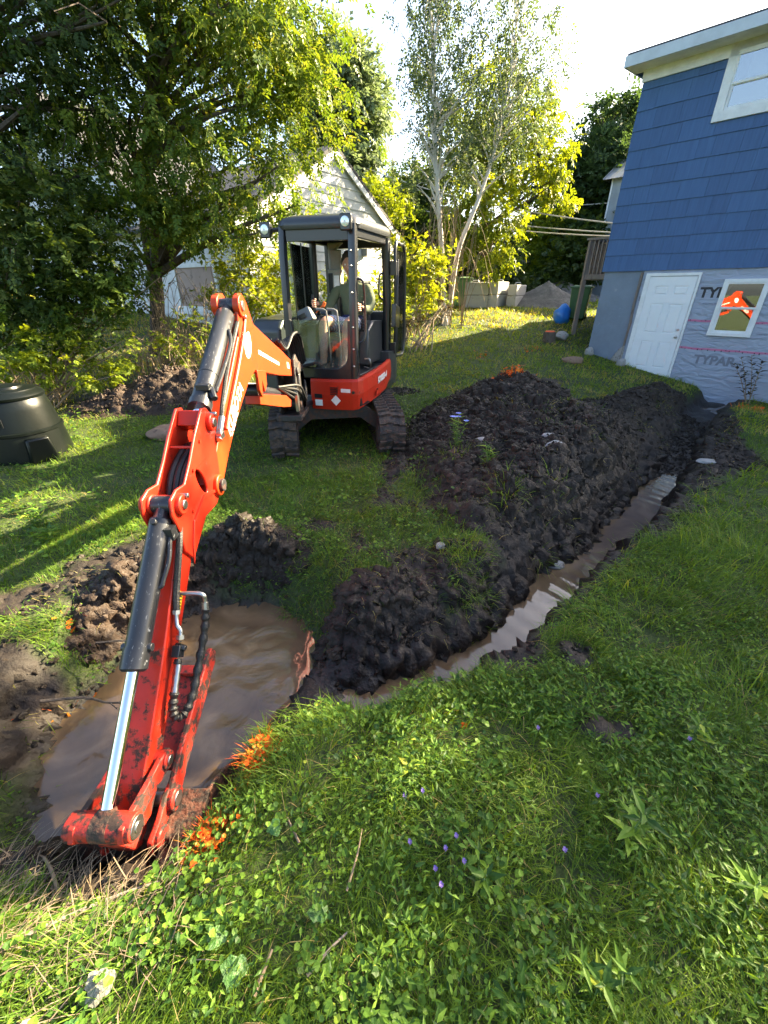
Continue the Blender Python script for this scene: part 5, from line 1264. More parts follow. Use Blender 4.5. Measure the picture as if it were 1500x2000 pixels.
def hair_cap():
    vs = []; fs = []; nu, nv = 36, 12
    for i in range(nv+1):
        for j in range(nu):
            th_ = 2*math.pi*j/nu; front = max(0, -math.sin(th_)); lim = R(102-50*front**1.5); ph = lim*i/nv
            x = math.sin(ph)*math.cos(th_); y = math.sin(ph)*math.sin(th_); z = math.cos(ph); rr = 1.0+.10*(1-(i/nv)**5)+.025*math.sin(th_*9+i*1.7)*math.sin(ph*3)
            vs.append(HR @ Vector((.085*x*rr, .105*y*rr, .127*z*rr))+Vector((hx-.012,.832,2.035)))
    for i in range(nv):
        for j in range(nu): fs.append((i*nu+j, i*nu+(j+1)%nu, (i+1)*nu+(j+1)%nu, (i+1)*nu+j))
    return vs, fs
v_, f_ = hair_cap(); hr.add(v_, f_); cloth(hr.build('hair', M['hair'], smooth=True))
eb = MB(MC)
for sd in (-1,1):
    eb.add([HR @ Vector((sd*(.014+.010*i), -.101+.002*i*i, .028+.004*math.sin(i)+dz)) + Vector((hx-.012,.832,2.035)) for dz in (0,.006) for i in range(4)], [(i,i+1,5+i,4+i) for i in range(3)])
cloth(eb.build('eyebrows', M['hair']))
ey = MB(MC)
for sd in (-1,1): ey.ico(HR @ Vector((sd*.030,-.091,.006))+Vector((hx-.012,.832,2.035)), .0115, 2)
cloth(ey.build('eyes', M['whitep'], smooth=True))
for sd in (-1,1):
    mb = MB(MC); x = hx+(-.16 if sd<0 else .10); mb.add(*[(lambda P: P)([(x-.05,.25,.885),(x+.05,.25,.885),(x+.05,.02,.885),(x-.05,.02,.885),(x-.04,.26,1.0),(x+.04,.26,1.0),(x+.035,.03,.93),(x-.035,.03,.93)]), [(0,1,2,3),(7,6,5,4),(0,4,5,1),(1,5,6,2),(2,6,7,3),(3,7,4,0)]])
    cloth(mb.build('shoe', M['seat'], bevel=.02, seg=3))
# ------------------------------------------------------------------ vegetation
CP, SP = math.cos(R(28.4)), math.sin(R(28.4))
def at(u, v, y):
    """where the sight line through a spot of the photograph meets the distance y"""
    a = (u-750)/800; b = (1000-v)/800; c = CP+b*SP; t = y/c
    return Vector((a*t, y, CAMH+t*(-SP+b*CP)))
LEAF_T = np.array([(0,0,0),(.28,.45,.05),(0,1,-.06),(-.28,.45,.05)]), np.array([(0,1,2,3)])
LANCE_T = np.array([(0,0,0),(.17,.35,.06),(.0,.45,0),(0,1,-.10),(-.17,.35,.06)]), np.array([(0,1,3,2),(0,2,3,4)])
ROUND_T = np.array([(0,0,0),(.42,.05,.05),(.50,.55,.08),(.0,.5,-.02),(.0,1.0,.03),(-.50,.55,.08),(-.42,.05,.05)]), np.array([(0,1,2,3),(3,2,4,5),(0,3,5,6)])
def scatter(name, tmpl, pos, dirv, nrm, size, mat, parent=None, tint=None, wide=1.0):
    """copies of a leaf outline: dirv is the leaf's length, nrm its face"""
    T, F = tmpl; n = len(pos); k = len(T)
    d = dirv/np.maximum(np.linalg.norm(dirv, axis=1, keepdims=True), 1e-6)
    s = np.cross(d, nrm); s /= np.maximum(np.linalg.norm(s, axis=1, keepdims=True), 1e-6); w = np.cross(s, d)
    size = np.broadcast_to(size, (n,))[:, None, None]
    V = pos[:, None, :] + size*(T[None, :, 0:1]*wide*s[:, None, :] + T[None, :, 1:2]*d[:, None, :] + T[None, :, 2:3]*w[:, None, :])
    FF = (F[None] + (np.arange(n)*k)[:, None, None]).reshape(-1, F.shape[1])
    tt = np.repeat(tint if tint is not None else rng.random(n), len(F))
    return np_obj(name, V.reshape(-1, 3), FF, mat, parent, tint=tt)
def unit(n):
    v = rng.normal(size=(n, 3)); return v/np.linalg.norm(v, axis=1, keepdims=True)
def sprigs(blobs, dens, k=8, L=.26, leaf=.10, droop=.5, clump=.35, shell=.45, cl=14):
    """blobs: (centre, (rx,ry,rz)); returns leaflet positions, directions, normals"""
    S = []; O = []
    for (c, r) in blobs:
        c = np.array(c, float); r = np.array(r, float); vol = r[0]*r[1]*r[2]
        nc = max(3, int(dens*(vol**(2/3))/cl)); u = unit(nc); rad = (shell+(1-shell)*rng.random(nc)**.7)*(.82+.3*rng.random(nc))
        cc = c + u*r*rad[:, None]; m = rng.poisson(cl, nc)+2
        idx = np.repeat(np.arange(nc), m); q = cc[idx]+rng.normal(size=(len(idx), 3))*np.array([1,1,.7])*clump*min(1.0, r.min())*.55
        S.append(q); O.append(u[idx])
    S = np.concatenate(S); O = np.concatenate(O); n = len(S)
    D = O*.7+unit(n)*.8+np.array([0,0,-droop]); D /= np.linalg.norm(D, axis=1, keepdims=True)
    up = unit(n)*.5+np.array([0,0,1.0]); s = np.cross(D, up); s /= np.linalg.norm(s, axis=1, keepdims=True); nn = np.cross(s, D)
    P = []; DD = []; NN = []; G = []
    ct = rng.random(n)
    for j in range(k):
        f = (j//2+1)/(k/2+.5); side = 1 if j % 2 else -1
        if j == k-1: dd = D; f = 1
        else: dd = D*.55+s*side*.9
        P.append(S+D*(L*f)); DD.append(dd+unit(n)*.15+np.array([0,0,-.15*droop])); NN.append(nn+unit(n)*.35); G.append(ct)
    return np.concatenate(P), np.concatenate(DD), np.concatenate(NN), np.concatenate(G), S
def limbs(mb, base, top_pts, r0, targets, r1=.03, n=8, twig=.012):
    """a trunk path and limbs that leave it for the crown's clumps"""
    P = smooth_path(top_pts, 6); m = len(P); rr = [r0*(1-.80*i/(m-1)) for i in range(m)]; rr[0] *= 1.35; rr[1] *= 1.1
    mb.tube(P, rr, n+2)
    g = random.Random(5)
    for t in targets:
        t = Vector(t); z = t.z
        cand = [i for i in range(m) if P[i].z < z-.15*(z-P[0].z) and i > m*.18]
        i = min(cand, key=lambda q: (P[q]-t).length+abs((t.z-P[q].z)-.5*(t-P[q]).length)) if cand else int(m*.3)
        a = P[i]; L = (t-a).length; mid = a.lerp(t, .5)+Vector((g.uniform(-.1,.1),g.uniform(-.1,.1),g.uniform(.0,.12)))*L
        Q = smooth_path([a, mid, t], 4); q = len(Q); ra = min(rr[i]*.6, .02+.02*L)
        mb.tube(Q, [max(ra*(1-.85*k/(q-1)), twig*.5) for k in range(q)], 6)
        for _ in range(2):
            b = Q[g.randint(q//2, q-1)]; e = b+Vector((g.uniform(-1,1),g.uniform(-1,1),g.uniform(-.3,.8)))*.22*L
            mb.tube([b, b.lerp(e,.5)+Vector((0,0,.03*L)), e], [twig, twig*.7, twig*.35], 4)
def tree(name, label, cat, group, trunk, r0, blobs, mat, bark, dens, leaf, k=8, L=.26, droop=.5, clump=.35, shell=.45, cl=14, tb=(0,1), ntar=40):
    root = empty(name, trunk[0], label=label, cat=cat, group=group)
    P, D, Nn, G, S = sprigs(blobs, dens, k, L, leaf, droop, clump, shell, cl)
    n = len(P); tt = np.clip(tb[0]+(tb[1]-tb[0])*(.55*G+.45*rng.random(n)), 0, 1)
    off = np.array(root.location)
    c = scatter('crown', LEAF_T, P-off, D, Nn, leaf*(.7+.6*rng.random(n)), mat, root, tint=tt)
    mb = MB(Matrix.Translation(-root.location)); pick = S[rng.choice(len(S), min(ntar, len(S)), replace=False)]
    limbs(mb, trunk[0], trunk, r0, [tuple(p) for p in pick]); mb.build('trunk', bark, root, smooth=True)
    return root
def B(u, v, y, rx, ry, rz): return (at(u, v, y), (rx, ry, rz))
def gp(x, y, dz=-.05): return Vector((x, y, gz(x, y)+dz))

tree('ash_tree', 'big sunlit ash tree with compound leaves, its trunk left of the excavator arm', 'tree', 'trees at the back of the garden',
     [gp(-5.3,10.2), at(305,560,10.2), at(285,430,10.1), at(290,260,9.9), at(300,120,9.8), at(330,-30,9.6), at(330,-180,9.5)], .17,
     [B(330,60,9.6,2.2,1.9,1.5), B(500,110,9.4,1.5,1.5,1.4), B(545,270,9.2,1.0,1.2,1.1), B(520,385,9.1,.95,1.0,.65), B(395,300,9.0,1.5,1.3,1.2), B(250,230,9.2,1.5,1.4,1.3), B(400,440,9.0,1.1,1.0,.6), B(300,-150,9.6,2.6,2,2), B(540,0,9.5,.9,1.2,1.3), B(150,330,8.9,1.2,1.0,.9), B(280,400,8.9,1.1,.9,.6),B(480,-190,9.6,1.3,1.6,1.5)],
     M['leaf_ash'], M['bark'], 270, .080, k=9, L=.26, droop=.8, clump=.50, shell=.15, tb=(.2,1), ntar=80, cl=16)
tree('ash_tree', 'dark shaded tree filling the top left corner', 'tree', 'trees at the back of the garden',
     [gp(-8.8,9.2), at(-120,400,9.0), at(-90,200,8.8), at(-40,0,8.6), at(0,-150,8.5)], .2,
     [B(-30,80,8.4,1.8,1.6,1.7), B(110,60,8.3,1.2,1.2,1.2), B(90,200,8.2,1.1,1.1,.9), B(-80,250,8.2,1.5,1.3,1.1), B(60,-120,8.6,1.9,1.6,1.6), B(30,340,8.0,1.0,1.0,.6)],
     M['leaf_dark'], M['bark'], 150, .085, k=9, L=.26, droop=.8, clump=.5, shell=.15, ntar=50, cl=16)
tree('poplar_tree', 'round tree with haze-pale leaves rising behind the white barn gable', 'tree', 'trees at the back of the garden',
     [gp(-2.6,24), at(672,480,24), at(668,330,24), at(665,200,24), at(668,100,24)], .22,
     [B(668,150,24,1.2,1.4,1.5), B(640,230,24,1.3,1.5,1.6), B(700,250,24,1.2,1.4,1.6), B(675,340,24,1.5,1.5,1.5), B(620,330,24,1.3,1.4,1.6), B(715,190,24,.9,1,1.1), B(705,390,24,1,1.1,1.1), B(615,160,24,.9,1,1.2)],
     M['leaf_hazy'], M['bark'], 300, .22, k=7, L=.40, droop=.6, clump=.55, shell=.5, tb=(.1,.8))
tree('birch_tree', 'tall straight birch with sparse high crown beside the yellow bush', 'tree', 'pair of pale birches',
     [gp(1.78,13.2), at(862,480,13.4), at(852,330,13.6), at(850,200,13.8), at(843,60,14), at(838,-90,14.2)], .085,
     [B(850,60,14,.85,.8,1.3), B(815,150,13.9,.6,.7,.8), B(880,170,14,.8,.7,1.0), B(835,260,13.8,.75,.7,.8), B(890,300,13.8,.7,.7,.8), B(845,-80,14.1,.9,.8,1.2), B(815,330,13.7,.45,.5,.45), B(930,90,14,.6,.7,.9), B(900,-40,14,.8,.8,1.1)],
     M['leaf_birch'], M['birch'], 250, .080, k=6, L=.24, droop=1.0, clump=.6, shell=.15, cl=9, ntar=60)
tree('birch_tree', 'birch whose pale trunk leans to the right above the concrete blocks', 'tree', 'pair of pale birches',
     [gp(1.86,13.3), at(893,500,13.5), at(918,430,13.6), at(942,370,13.8), at(975,260,14), at(1000,130,14.2), at(1015,-20,14.4)], .080,
     [B(1010,60,14.2,.95,.8,1.1), B(975,160,14.1,.8,.8,.9), B(1050,130,14.3,.7,.7,.9), B(990,250,14,.8,.8,.8), B(930,300,13.9,.7,.7,.7), B(1000,-60,14.4,.9,.8,1.1), B(1045,230,14.2,.5,.6,.6)],
     M['leaf_birch'], M['birch'], 250, .080, k=6, L=.24, droop=1.0, clump=.6, shell=.15, cl=9, ntar=50)
tree('maple_tree', 'bright yellow green maple directly behind the leaning birch trunk', 'tree', 'trees at the back of the garden',
     [gp(4.0,17.9), at(945,480,17.9), at(945,380,17.6), at(940,250,17)], .16,
     [B(960,420,16.2,1.09,0.84,0.92), B(925,330,16.6,1.09,0.91,1.01), B(985,300,17.0,1.26,0.91,1.09), B(900,460,15.8,0.76,0.63,0.67), B(960,490,15.8,0.84,0.63,0.59), B(1030,240,17.4,1.09,0.84,1.01), B(960,200,17.4,1.09,0.91,1.01), B(1075,300,17.4,0.76,0.70,0.84), B(1100,370,17.4,0.59,0.56,0.59), B(890,250,17.0,0.84,0.77,0.92)],
     M['leaf_yellow'], M['bark'], 330, .12, k=7, L=.26, droop=.8, clump=.5, shell=.4, tb=(0,.85))
tree('young_tree', 'small yellow green tree above the gravel pile', 'tree', 'trees at the back of the garden',
     [gp(8.4,23.5), at(1060,520,23.5), at(1060,440,23.5)], .08,
     [B(1060,500,23.0,1.38,1.20,1.12), B(1075,450,23.2,1.00,0.96,0.88), B(1030,540,22.8,1.00,0.96,0.75), B(1090,535,22.9,0.88,0.84,0.62), B(1045,420,23.5,0.62,0.72,0.62)],
     M['leaf_yellow'], M['bark'], 260, .14, k=7, L=.26, droop=.4, clump=.5, shell=.3, tb=(.0,.8))
def conifer(label, base, top, rw, mat, n=26, leaf=.3, dens=22, sag=.25, name='spruce_tree', grp='conifers behind the garden', wob=.15):
    base = Vector(base); top = Vector(top); root = empty(name, base, label=label, cat='tree', group=grp); Hh = (top-base).length
    mb = MB(Matrix.Translation(-base)); mb.tube([base, base.lerp(top,.5), top], [.05*rw+.08, .05*rw+.03, .02], 7); g = random.Random(int(rw*100))
    P = []; D = []
    for i in range(n):
        f = i/n; z = base.lerp(top, .08+.92*f); r = rw*(1-f)**.8*(1+g.uniform(-wob,wob)); m = int(10*(1-f))+5
        for j in range(m):
            a = g.uniform(0,6.28); rr = r*g.uniform(.7,1.12); e = z+Vector((math.cos(a)*rr, math.sin(a)*rr, -sag*rr+g.uniform(-.1,.1)))
            mb.tube([z, z.lerp(e,.5)+Vector((0,0,.06*rr)), e], [.03,.02,.008], 4)
            for q in range(int(dens*(.25+rr/rw))):
                t = g.uniform(.2,1.02); w = .22*rr*(1.1-t)+.1; p = z.lerp(e, t)+Vector((g.gauss(0,w),g.gauss(0,w),g.gauss(0,w*.35)+.06*rr*(1-abs(2*t-1))))
                P.append(p-base); d = (e-z).normalized()+Vector((g.uniform(-.7,.7),g.uniform(-.7,.7),g.uniform(-.5,.2))); D.append(d)
    mb.build('trunk', M['bark'], root)
    P = np.array([tuple(p) for p in P]); D = np.array([tuple(d) for d in D]); k = len(P)
    scatter('crown', LEAF_T, P, D, unit(k)*.6+np.array([0,0,1]), leaf*(.6+.8*rng.random(k)), mat, root, tint=rng.random(k), wide=.7)
    return root
conifer('narrow dark spruce right of the barn roof', gp(.8,32,-.2), at(766,305,32), 2.1, M['needle'])
conifer('shorter dark spruce nearer the birch crown', gp(2.2,31,-.2), at(795,335,31), 1.9, M['needle'])
conifer('large dark spruce behind the maple and above the gravel', gp(9.6,25,-.2), at(1035,200,25), 3.2, M['needle'], n=30, dens=26)
conifer('dark spruce between the maple and the tall pine', gp(12.0,27,-.2), at(1100,290,27), 2.6, M['needle'], n=28, dens=24)
conifer('tall pine against the sky left of the blue house roof', gp(15.2,27,-.2), at(1195,215,27), 2.9, M['needle'], n=24, leaf=.40, dens=85, sag=.02, name='pine_tree', wob=.35)
conifer('pine half hidden behind the blue house wall', gp(18.4,29,-.2), at(1250,260,29), 2.8, M['needle'], n=22, leaf=.40, dens=75, sag=.02, name='pine_tree', wob=.35)

tree('shade_tree', 'open crowned tree added out of view to shade the arm, by the near end of the blue house', 'tree', 'added shade trees beside the blue house', [gp(8.0,5.3), Vector((7.9,5.5,2.2)), Vector((7.6,5.9,3.8)), Vector((7.3,6.1,5.0))], .09,  # unseen tree added to shade the arm and pit
     [((7.2,6.15,5.5),(1.0,1.0,.9)), ((7.9,6.0,4.6),(.7,.7,.6)), ((6.5,5.9,5.0),(.7,.7,.6))], M['leaf_ash'], M['bark'], 330, .085, k=7, L=.22, clump=.5, shell=.1, ntar=24)
tree('shade_tree', 'light crowned tree added out of view to dapple the foreground, beyond the near corner of the blue house', 'tree', 'added shade trees beside the blue house', [gp(9.3,4.2), Vector((9.2,4.2,2.2)), Vector((8.9,4.4,3.6)), Vector((8.7,4.5,4.9))], .08,  # unseen tree added to break the sun on the foreground into dapples
     [((8.5,4.7,4.6),(1.3,1.3,1.0)), ((9.3,3.9,4.2),(1.0,1.0,.9)), ((8.0,3.7,3.9),(.8,.8,.6)), ((8.2,5.5,5.0),(.8,.8,.7)), ((9.0,4.9,5.6),(1.1,1.1,.8))], M['leaf_ash'], M['bark'], 230, .085, k=7, L=.22, clump=.5, shell=.1, ntar=24)
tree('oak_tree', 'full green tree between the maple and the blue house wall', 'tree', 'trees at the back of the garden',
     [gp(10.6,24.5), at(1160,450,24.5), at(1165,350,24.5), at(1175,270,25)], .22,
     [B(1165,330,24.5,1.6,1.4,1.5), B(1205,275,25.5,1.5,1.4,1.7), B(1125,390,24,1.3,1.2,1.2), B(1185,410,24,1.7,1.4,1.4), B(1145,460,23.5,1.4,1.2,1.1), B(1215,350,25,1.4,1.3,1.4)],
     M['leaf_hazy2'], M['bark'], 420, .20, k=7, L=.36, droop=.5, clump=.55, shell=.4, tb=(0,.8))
# shrubs: each a thing with foliage and stems
def shrub(label, base, blobs, mat, dens, leaf, k=6, L=.16, droop=.2, name='shrub', group='bushes along the garden edge', tb=(0,1), clump=.5, shell=.35, nst=14, cat='bush'):
    base = Vector(base); root = empty(name, base, label=label, cat=cat, group=group)
    P, D, Nn, G, S = sprigs(blobs, dens, k, L, leaf, droop, clump, shell, 10); n = len(P); off = np.array(base)
    tt = np.clip(tb[0]+(tb[1]-tb[0])*(.5*G+.5*rng.random(n)), 0, 1)
    scatter('foliage', LEAF_T, P-off, D, Nn, leaf*(.6+.7*rng.random(n)), mat, root, tint=tt, wide=1.25)
    mb = MB(Matrix.Translation(-base)); g = random.Random(9)
    for s in S[rng.choice(len(S), min(nst, len(S)), replace=False)]:
        e = Vector(s); mb.tube([base+Vector((g.uniform(-.3,.3),g.uniform(-.3,.3),0)), base.lerp(e,.5)+Vector((g.uniform(-.2,.2),g.uniform(-.2,.2),.1)), e], [.018,.012,.005], 5)
    mb.build('stem', M['twig'], root); return root
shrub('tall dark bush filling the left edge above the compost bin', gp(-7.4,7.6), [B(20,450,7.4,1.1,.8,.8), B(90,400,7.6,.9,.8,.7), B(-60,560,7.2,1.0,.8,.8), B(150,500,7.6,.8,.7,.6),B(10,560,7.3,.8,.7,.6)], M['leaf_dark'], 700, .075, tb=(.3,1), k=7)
shrub('broad green bush left of the ash trunk', gp(-6.3,7.9), [B(130,560,7.6,.9,.7,.6), B(215,520,7.9,.8,.7,.6), B(60,630,7.3,.8,.6,.5), B(170,630,7.7,.7,.6,.5), B(240,590,8,.5,.5,.4),B(220,440,8.2,.7,.6,.5)], M['leaf_ash'], 560, .075, tb=(.1,.8))
shrub('sprawling low weeds under the bushes behind the compost bin', gp(-5.6,6.9), [B(60,720,6.6,.8,.5,.3), B(150,700,6.9,.7,.4,.3), B(10,690,6.5,.7,.5,.35), B(225,690,7.3,.6,.4,.3), B(190,735,6.8,.4,.3,.2)], M['leaf_yellow'], 500, .06, L=.1, tb=(.0,.7))
shrub('light green bush right of the ash trunk and behind the boom', gp(-4.2,8.4), [B(350,650,8.0,.45,.4,.35), B(375,700,8.0,.4,.3,.25), B(330,690,7.9,.3,.3,.2), B(400,640,8.4,.3,.3,.3)], M['leaf_yellow'], 520, .05, L=.1, tb=(.0,.7))
shrub('sunlit yellow green bush left of the cab', gp(-3.2,9.6), [B(480,560,9.5,.6,.5,.5), B(520,530,9.6,.6,.5,.5), B(455,500,9.6,.5,.5,.45), B(540,600,9.4,.5,.5,.4), B(560,560,9.8,.6,.5,.5), B(430,600,9.6,.4,.4,.4), B(500,610,9.3,.5,.4,.3)], M['leaf_yellow'], 620, .07, L=.13, tb=(.1,1))
shrub('sunlit yellow green bush seen through the cab', gp(-1.3,10.6), [B(640,570,10.4,.6,.5,.4), B(600,590,10.3,.5,.5,.4), B(690,560,10.6,.5,.5,.5), B(735,580,10.8,.5,.5,.45), B(660,620,10.2,.7,.5,.3)], M['leaf_yellow'], 560, .07, L=.13, tb=(.1,1))
shrub('bright yellow bush between the cab door and the birches', gp(.7,11.8), [B(800,500,12,.6,.5,.45), B(780,560,11.6,.6,.6,.5), B(830,540,12,.6,.5,.5), B(850,590,11.8,.35,.4,.35), B(770,480,12,.35,.4,.3), B(770,620,11.2,.45,.4,.3),B(855,510,12.4,.4,.4,.35)], M['leaf_yellow'], 640, .075, L=.14, tb=(.2,1))
shrub('brownish weeds at the foot of the yellow bush', gp(.9,10.6), [B(800,630,10.8,.4,.3,.3), B(840,610,11.2,.35,.3,.3), B(775,650,10.3,.3,.3,.25), B(865,600,11.8,.25,.2,.3)], M['herb_red'], 260, .05, L=.1)
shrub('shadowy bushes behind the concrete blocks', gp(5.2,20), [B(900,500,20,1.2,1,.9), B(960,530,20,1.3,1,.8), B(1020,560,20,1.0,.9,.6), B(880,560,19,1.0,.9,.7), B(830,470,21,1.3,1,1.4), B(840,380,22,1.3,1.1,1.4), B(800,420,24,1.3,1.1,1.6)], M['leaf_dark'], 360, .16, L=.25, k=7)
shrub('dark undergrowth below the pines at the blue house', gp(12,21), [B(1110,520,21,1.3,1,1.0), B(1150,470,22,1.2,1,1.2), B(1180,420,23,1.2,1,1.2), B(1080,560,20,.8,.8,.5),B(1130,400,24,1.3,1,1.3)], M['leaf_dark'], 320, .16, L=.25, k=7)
shrub('leafy sapling right of the barn roof', gp(.4,17), [B(745,400,18,.6,.6,.6), B(760,440,18,.7,.6,.6), B(740,350,18.5,.4,.5,.4), B(775,400,18.5,.5,.5,.6)], M['leaf_yellow'], 380, .11, L=.2, tb=(0,.7))
# bramble tangle of bare stems before the barn wall
def tangle(label, cu, cv, y, w, h, n, seed, r=.006):
    g = random.Random(seed); c = at(cu, cv, y); root_p = gp(c.x, y); mb = MB(Matrix.Translation(-root_p))
    for i in range(n):
        a = Vector((c.x+g.uniform(-w,w)*.8, y+g.uniform(-.4,.4), 0)); a.z = gz(a.x, a.y)-.02; hh = g.uniform(.4,1)*h; lean = g.uniform(-1,1)*w
        mb.tube(smooth_path([a, a+Vector((lean*.2,g.uniform(-.2,.2),hh*.6)), a+Vector((lean*.65,g.uniform(-.3,.3),hh)), a+Vector((lean*1.2,g.uniform(-.4,.4),hh*g.uniform(.3,.95)))],4), [r*1.3]*4+[r]*5+[r*.6]*4, 4)
    o = mb.build('bare_bramble', M['twig']); o.location = root_p
    tag(o, label, 'bramble', 'bare stems along the garden edge'); return o
tangle('tangle of bare arching stems before the barn window', 350, 600, 8.8, 1.0, 2.0, 60, 3)
tangle('bare twigs behind the brown soil heap', 290, 680, 8.0, .8, 1.0, 45, 5)
tangle('dry twigs at the left edge beside the compost bin', 25, 690, 6.6, .5, .8, 22, 8)
tangle('dry drooping twigs hanging between the birch trunks', 870, 440, 13.2, .9, 3.2, 60, 11, .008)
# far wood behind everything
def far_wood():
    bl = []; g = random.Random(4)
    for i in range(52):
        x = -60+i*2.4; y = 46+g.uniform(-4,6)+abs(x)*.1; h = g.uniform(1.5,3.5)
        bl.append(((x, y, 1.5+h), (2.4, 1.6, h)))
        if g.random() < .5: bl.append(((x+g.uniform(-1,1), y, 3+h*1.3), (1.6,1.4,h*.8)))
    P, D, Nn, G, S = sprigs(bl, 170, 5, .6, .4, .3, .6, .3, 12); n = len(P)
    o = scatter('far_wood', LEAF_T, P, D, Nn, .5*(.7+.6*rng.random(n)), M['leaf_dark'], tint=rng.random(n)); tag(o, 'distant dark treeline beyond the gardens', 'woodland', kind='stuff')
far_wood()

# ------------------------------------------------------------------ white barn behind the trees
BW = Vector((.566,.825,0)); BNn = Vector((.825,-.566,0)); BP = Vector((-1.44,15,0))     # along the gable wall, out of it, ridge point
def lap_mat(name, colr):
    m, nt, out = node_mat(name); L = nt.links
    tc = N(nt, 'ShaderNodeTexCoord'); n1 = N(nt, 'ShaderNodeTexNoise'); n1.inputs['Scale'].default_value = 2.5; n1.inputs['Detail'].default_value = 6; L.new(tc.outputs['Object'], n1.inputs['Vector'])
    c = Vector(colr); r = ramp(nt, n1.outputs[0], [(.35, tuple(c*.8)),(.6, tuple(c))])
    p = N(nt, 'ShaderNodeBsdfPrincipled'); p.inputs['Roughness'].default_value = .6; L.new(r.outputs[0], p.inputs['Base Color']); L.new(p.outputs[0], out.inputs[0]); return m
M['lap'] = lap_mat('white_lap_siding', (.66,.67,.68))
def lap_wall(mb, P0, along, out_, poly, step=.24):
    """clapboards clipped to an outline given as (s,z); simple vertical spans"""
    zs = [p[1] for p in poly]; z = min(zs)
    while z < max(zs):
        z1 = min(z+step, max(zs)); zm = z+.001; xs_ = []
        for zz in (zm, z1-.001):
            c = []
            for i in range(len(poly)):
                a = poly[i]; b = poly[(i+1)%len(poly)]
                if (a[1] > zz) != (b[1] > zz): c.append(a[0]+(zz-a[1])/(b[1]-a[1])*(b[0]-a[0]))
            xs_.append((min(c), max(c)) if c else None)
        if xs_[0] and xs_[1]:
            (a0,a1),(b0,b1) = xs_
            v = [P0+along*a0+UP*z+out_*.03, P0+along*a1+UP*z+out_*.03, P0+along*b1+UP*z1+out_*.008, P0+along*b0+UP*z1+out_*.008,
                 P0+along*a0+UP*z, P0+along*a1+UP*z, P0+along*b1+UP*z1, P0+along*b0+UP*z1]
            mb.add(v, [(0,1,2,3),(0,4,5,1),(1,5,6,2),(3,2,6,7),(0,3,7,4),(4,7,6,5)])
        z = z1
barn = empty('barn', BP+UP*1.0, label='white clapboard barn with a gable roof, half hidden by the ash tree', cat='barn')
GZ0 = .6; pk = 5.26; slope = .535
mb = MB(); gw = 3.5
lap_wall(mb, BP, BW, BNn, [(-gw,GZ0),(gw,GZ0),(gw,pk-gw*slope),(0,pk),(-gw,pk-gw*slope)])
LD = Vector((-.825,.566,0)); LC = BP-BW*gw; LNn = -BW           # long wall faces the camera
lap_wall(mb, LC, LD, LNn, [(.03,GZ0),(14,GZ0),(14,pk-gw*slope),(.03,pk-gw*slope)])
lap_wall(mb, LC+LNn*.05, LD, LNn, [(4.5,GZ0),(12.5,GZ0),(12.5,4.2),(8.5,6.9),(4.5,4.2)])
part(mb.build('wall', M['lap']), barn)
mb = MB()
for sd in (-1,1):
    a = BP+UP*(pk+.10)+BNn*.12; b = BP+BW*sd*(gw+.35)+UP*(pk+.10-(gw+.35)*slope)+BNn*.12
    v = [a,b,b+LD*15,a+LD*15]; v += [p-UP*.10 for p in v]; mb.add(v, [(0,1,2,3),(7,6,5,4),(0,4,5,1),(1,5,6,2),(2,6,7,3),(3,7,4,0)])
a = LC+LD*8.5+UP*7.05+LNn*.35
for sd in (-1,1):
    b = LC+LD*(8.5+sd*4.4)+UP*(7.05-4.4*.675)+LNn*.35; v = [a,b,b+BW*5,a+BW*5]; v += [p-UP*.10 for p in v]; mb.add(v, [(0,1,2,3),(7,6,5,4),(0,4,5,1),(1,5,6,2),(2,6,7,3),(3,7,4,0)])
part(mb.build('roof', M['roof']), barn)
mb = MB()
for sd in (-1,1):
    a = BP+UP*(pk-.02)+BNn*.13; b = BP+BW*sd*(gw+.35)+UP*(pk-.02-(gw+.35)*slope)+BNn*.13
    v = [a,b,b-UP*.17,a-UP*.17]; v += [p-BNn*.04 for p in v]; mb.add(v, [(0,1,2,3),(7,6,5,4),(0,4,5,1),(1,5,6,2),(2,6,7,3),(3,7,4,0)])
part(mb.build('bargeboard', M['whitewood']), barn)
mb = MB(); q = lambda s,z,w: LC+LD*s+UP*z+LNn*w
mb.prism([(1.3,1.22),(3.3,1.22),(3.3,2.42),(1.3,2.42)], q, .03, .09, holes=[[(1.40,1.34),(1.40,2.32),(3.2,2.32),(3.2,1.34)]]); mb.prism([(1.2,1.12),(3.4,1.12),(3.4,1.22),(1.2,1.22)], q, .03, .14)
bwn = part(mb.build('window', M['whitewood']), barn)
mb = MB(); mb.prism([(1.40,1.34),(3.2,1.34),(3.2,2.32),(1.40,2.32)], q, .035, .05); XPn = mb.build('pane', paint('faded_pink_board', (.38,.28,.24), .7, dirt=.55, dirt_col=(.2,.15,.13), scale=2)); XPn.parent = bwn
mb = MB(); mb.tube([BP+BW*1.2+UP*(pk-.9)+BNn*.06, BP+BW*2.0+UP*(pk-1.15)+BNn*.08, BP+BW*2.6+UP*(pk-1.6)+BNn*.07, BP+BW*2.62+UP*1+BNn*.07], .02, 5); part(mb.build('conduit', M['grey']), barn)
mb = MB(); mb.box(BP+BW*1.3+UP*2.9+BNn*.07, (.18,.18,.28)); part(mb.build('meter_box', M['grey']), barn)
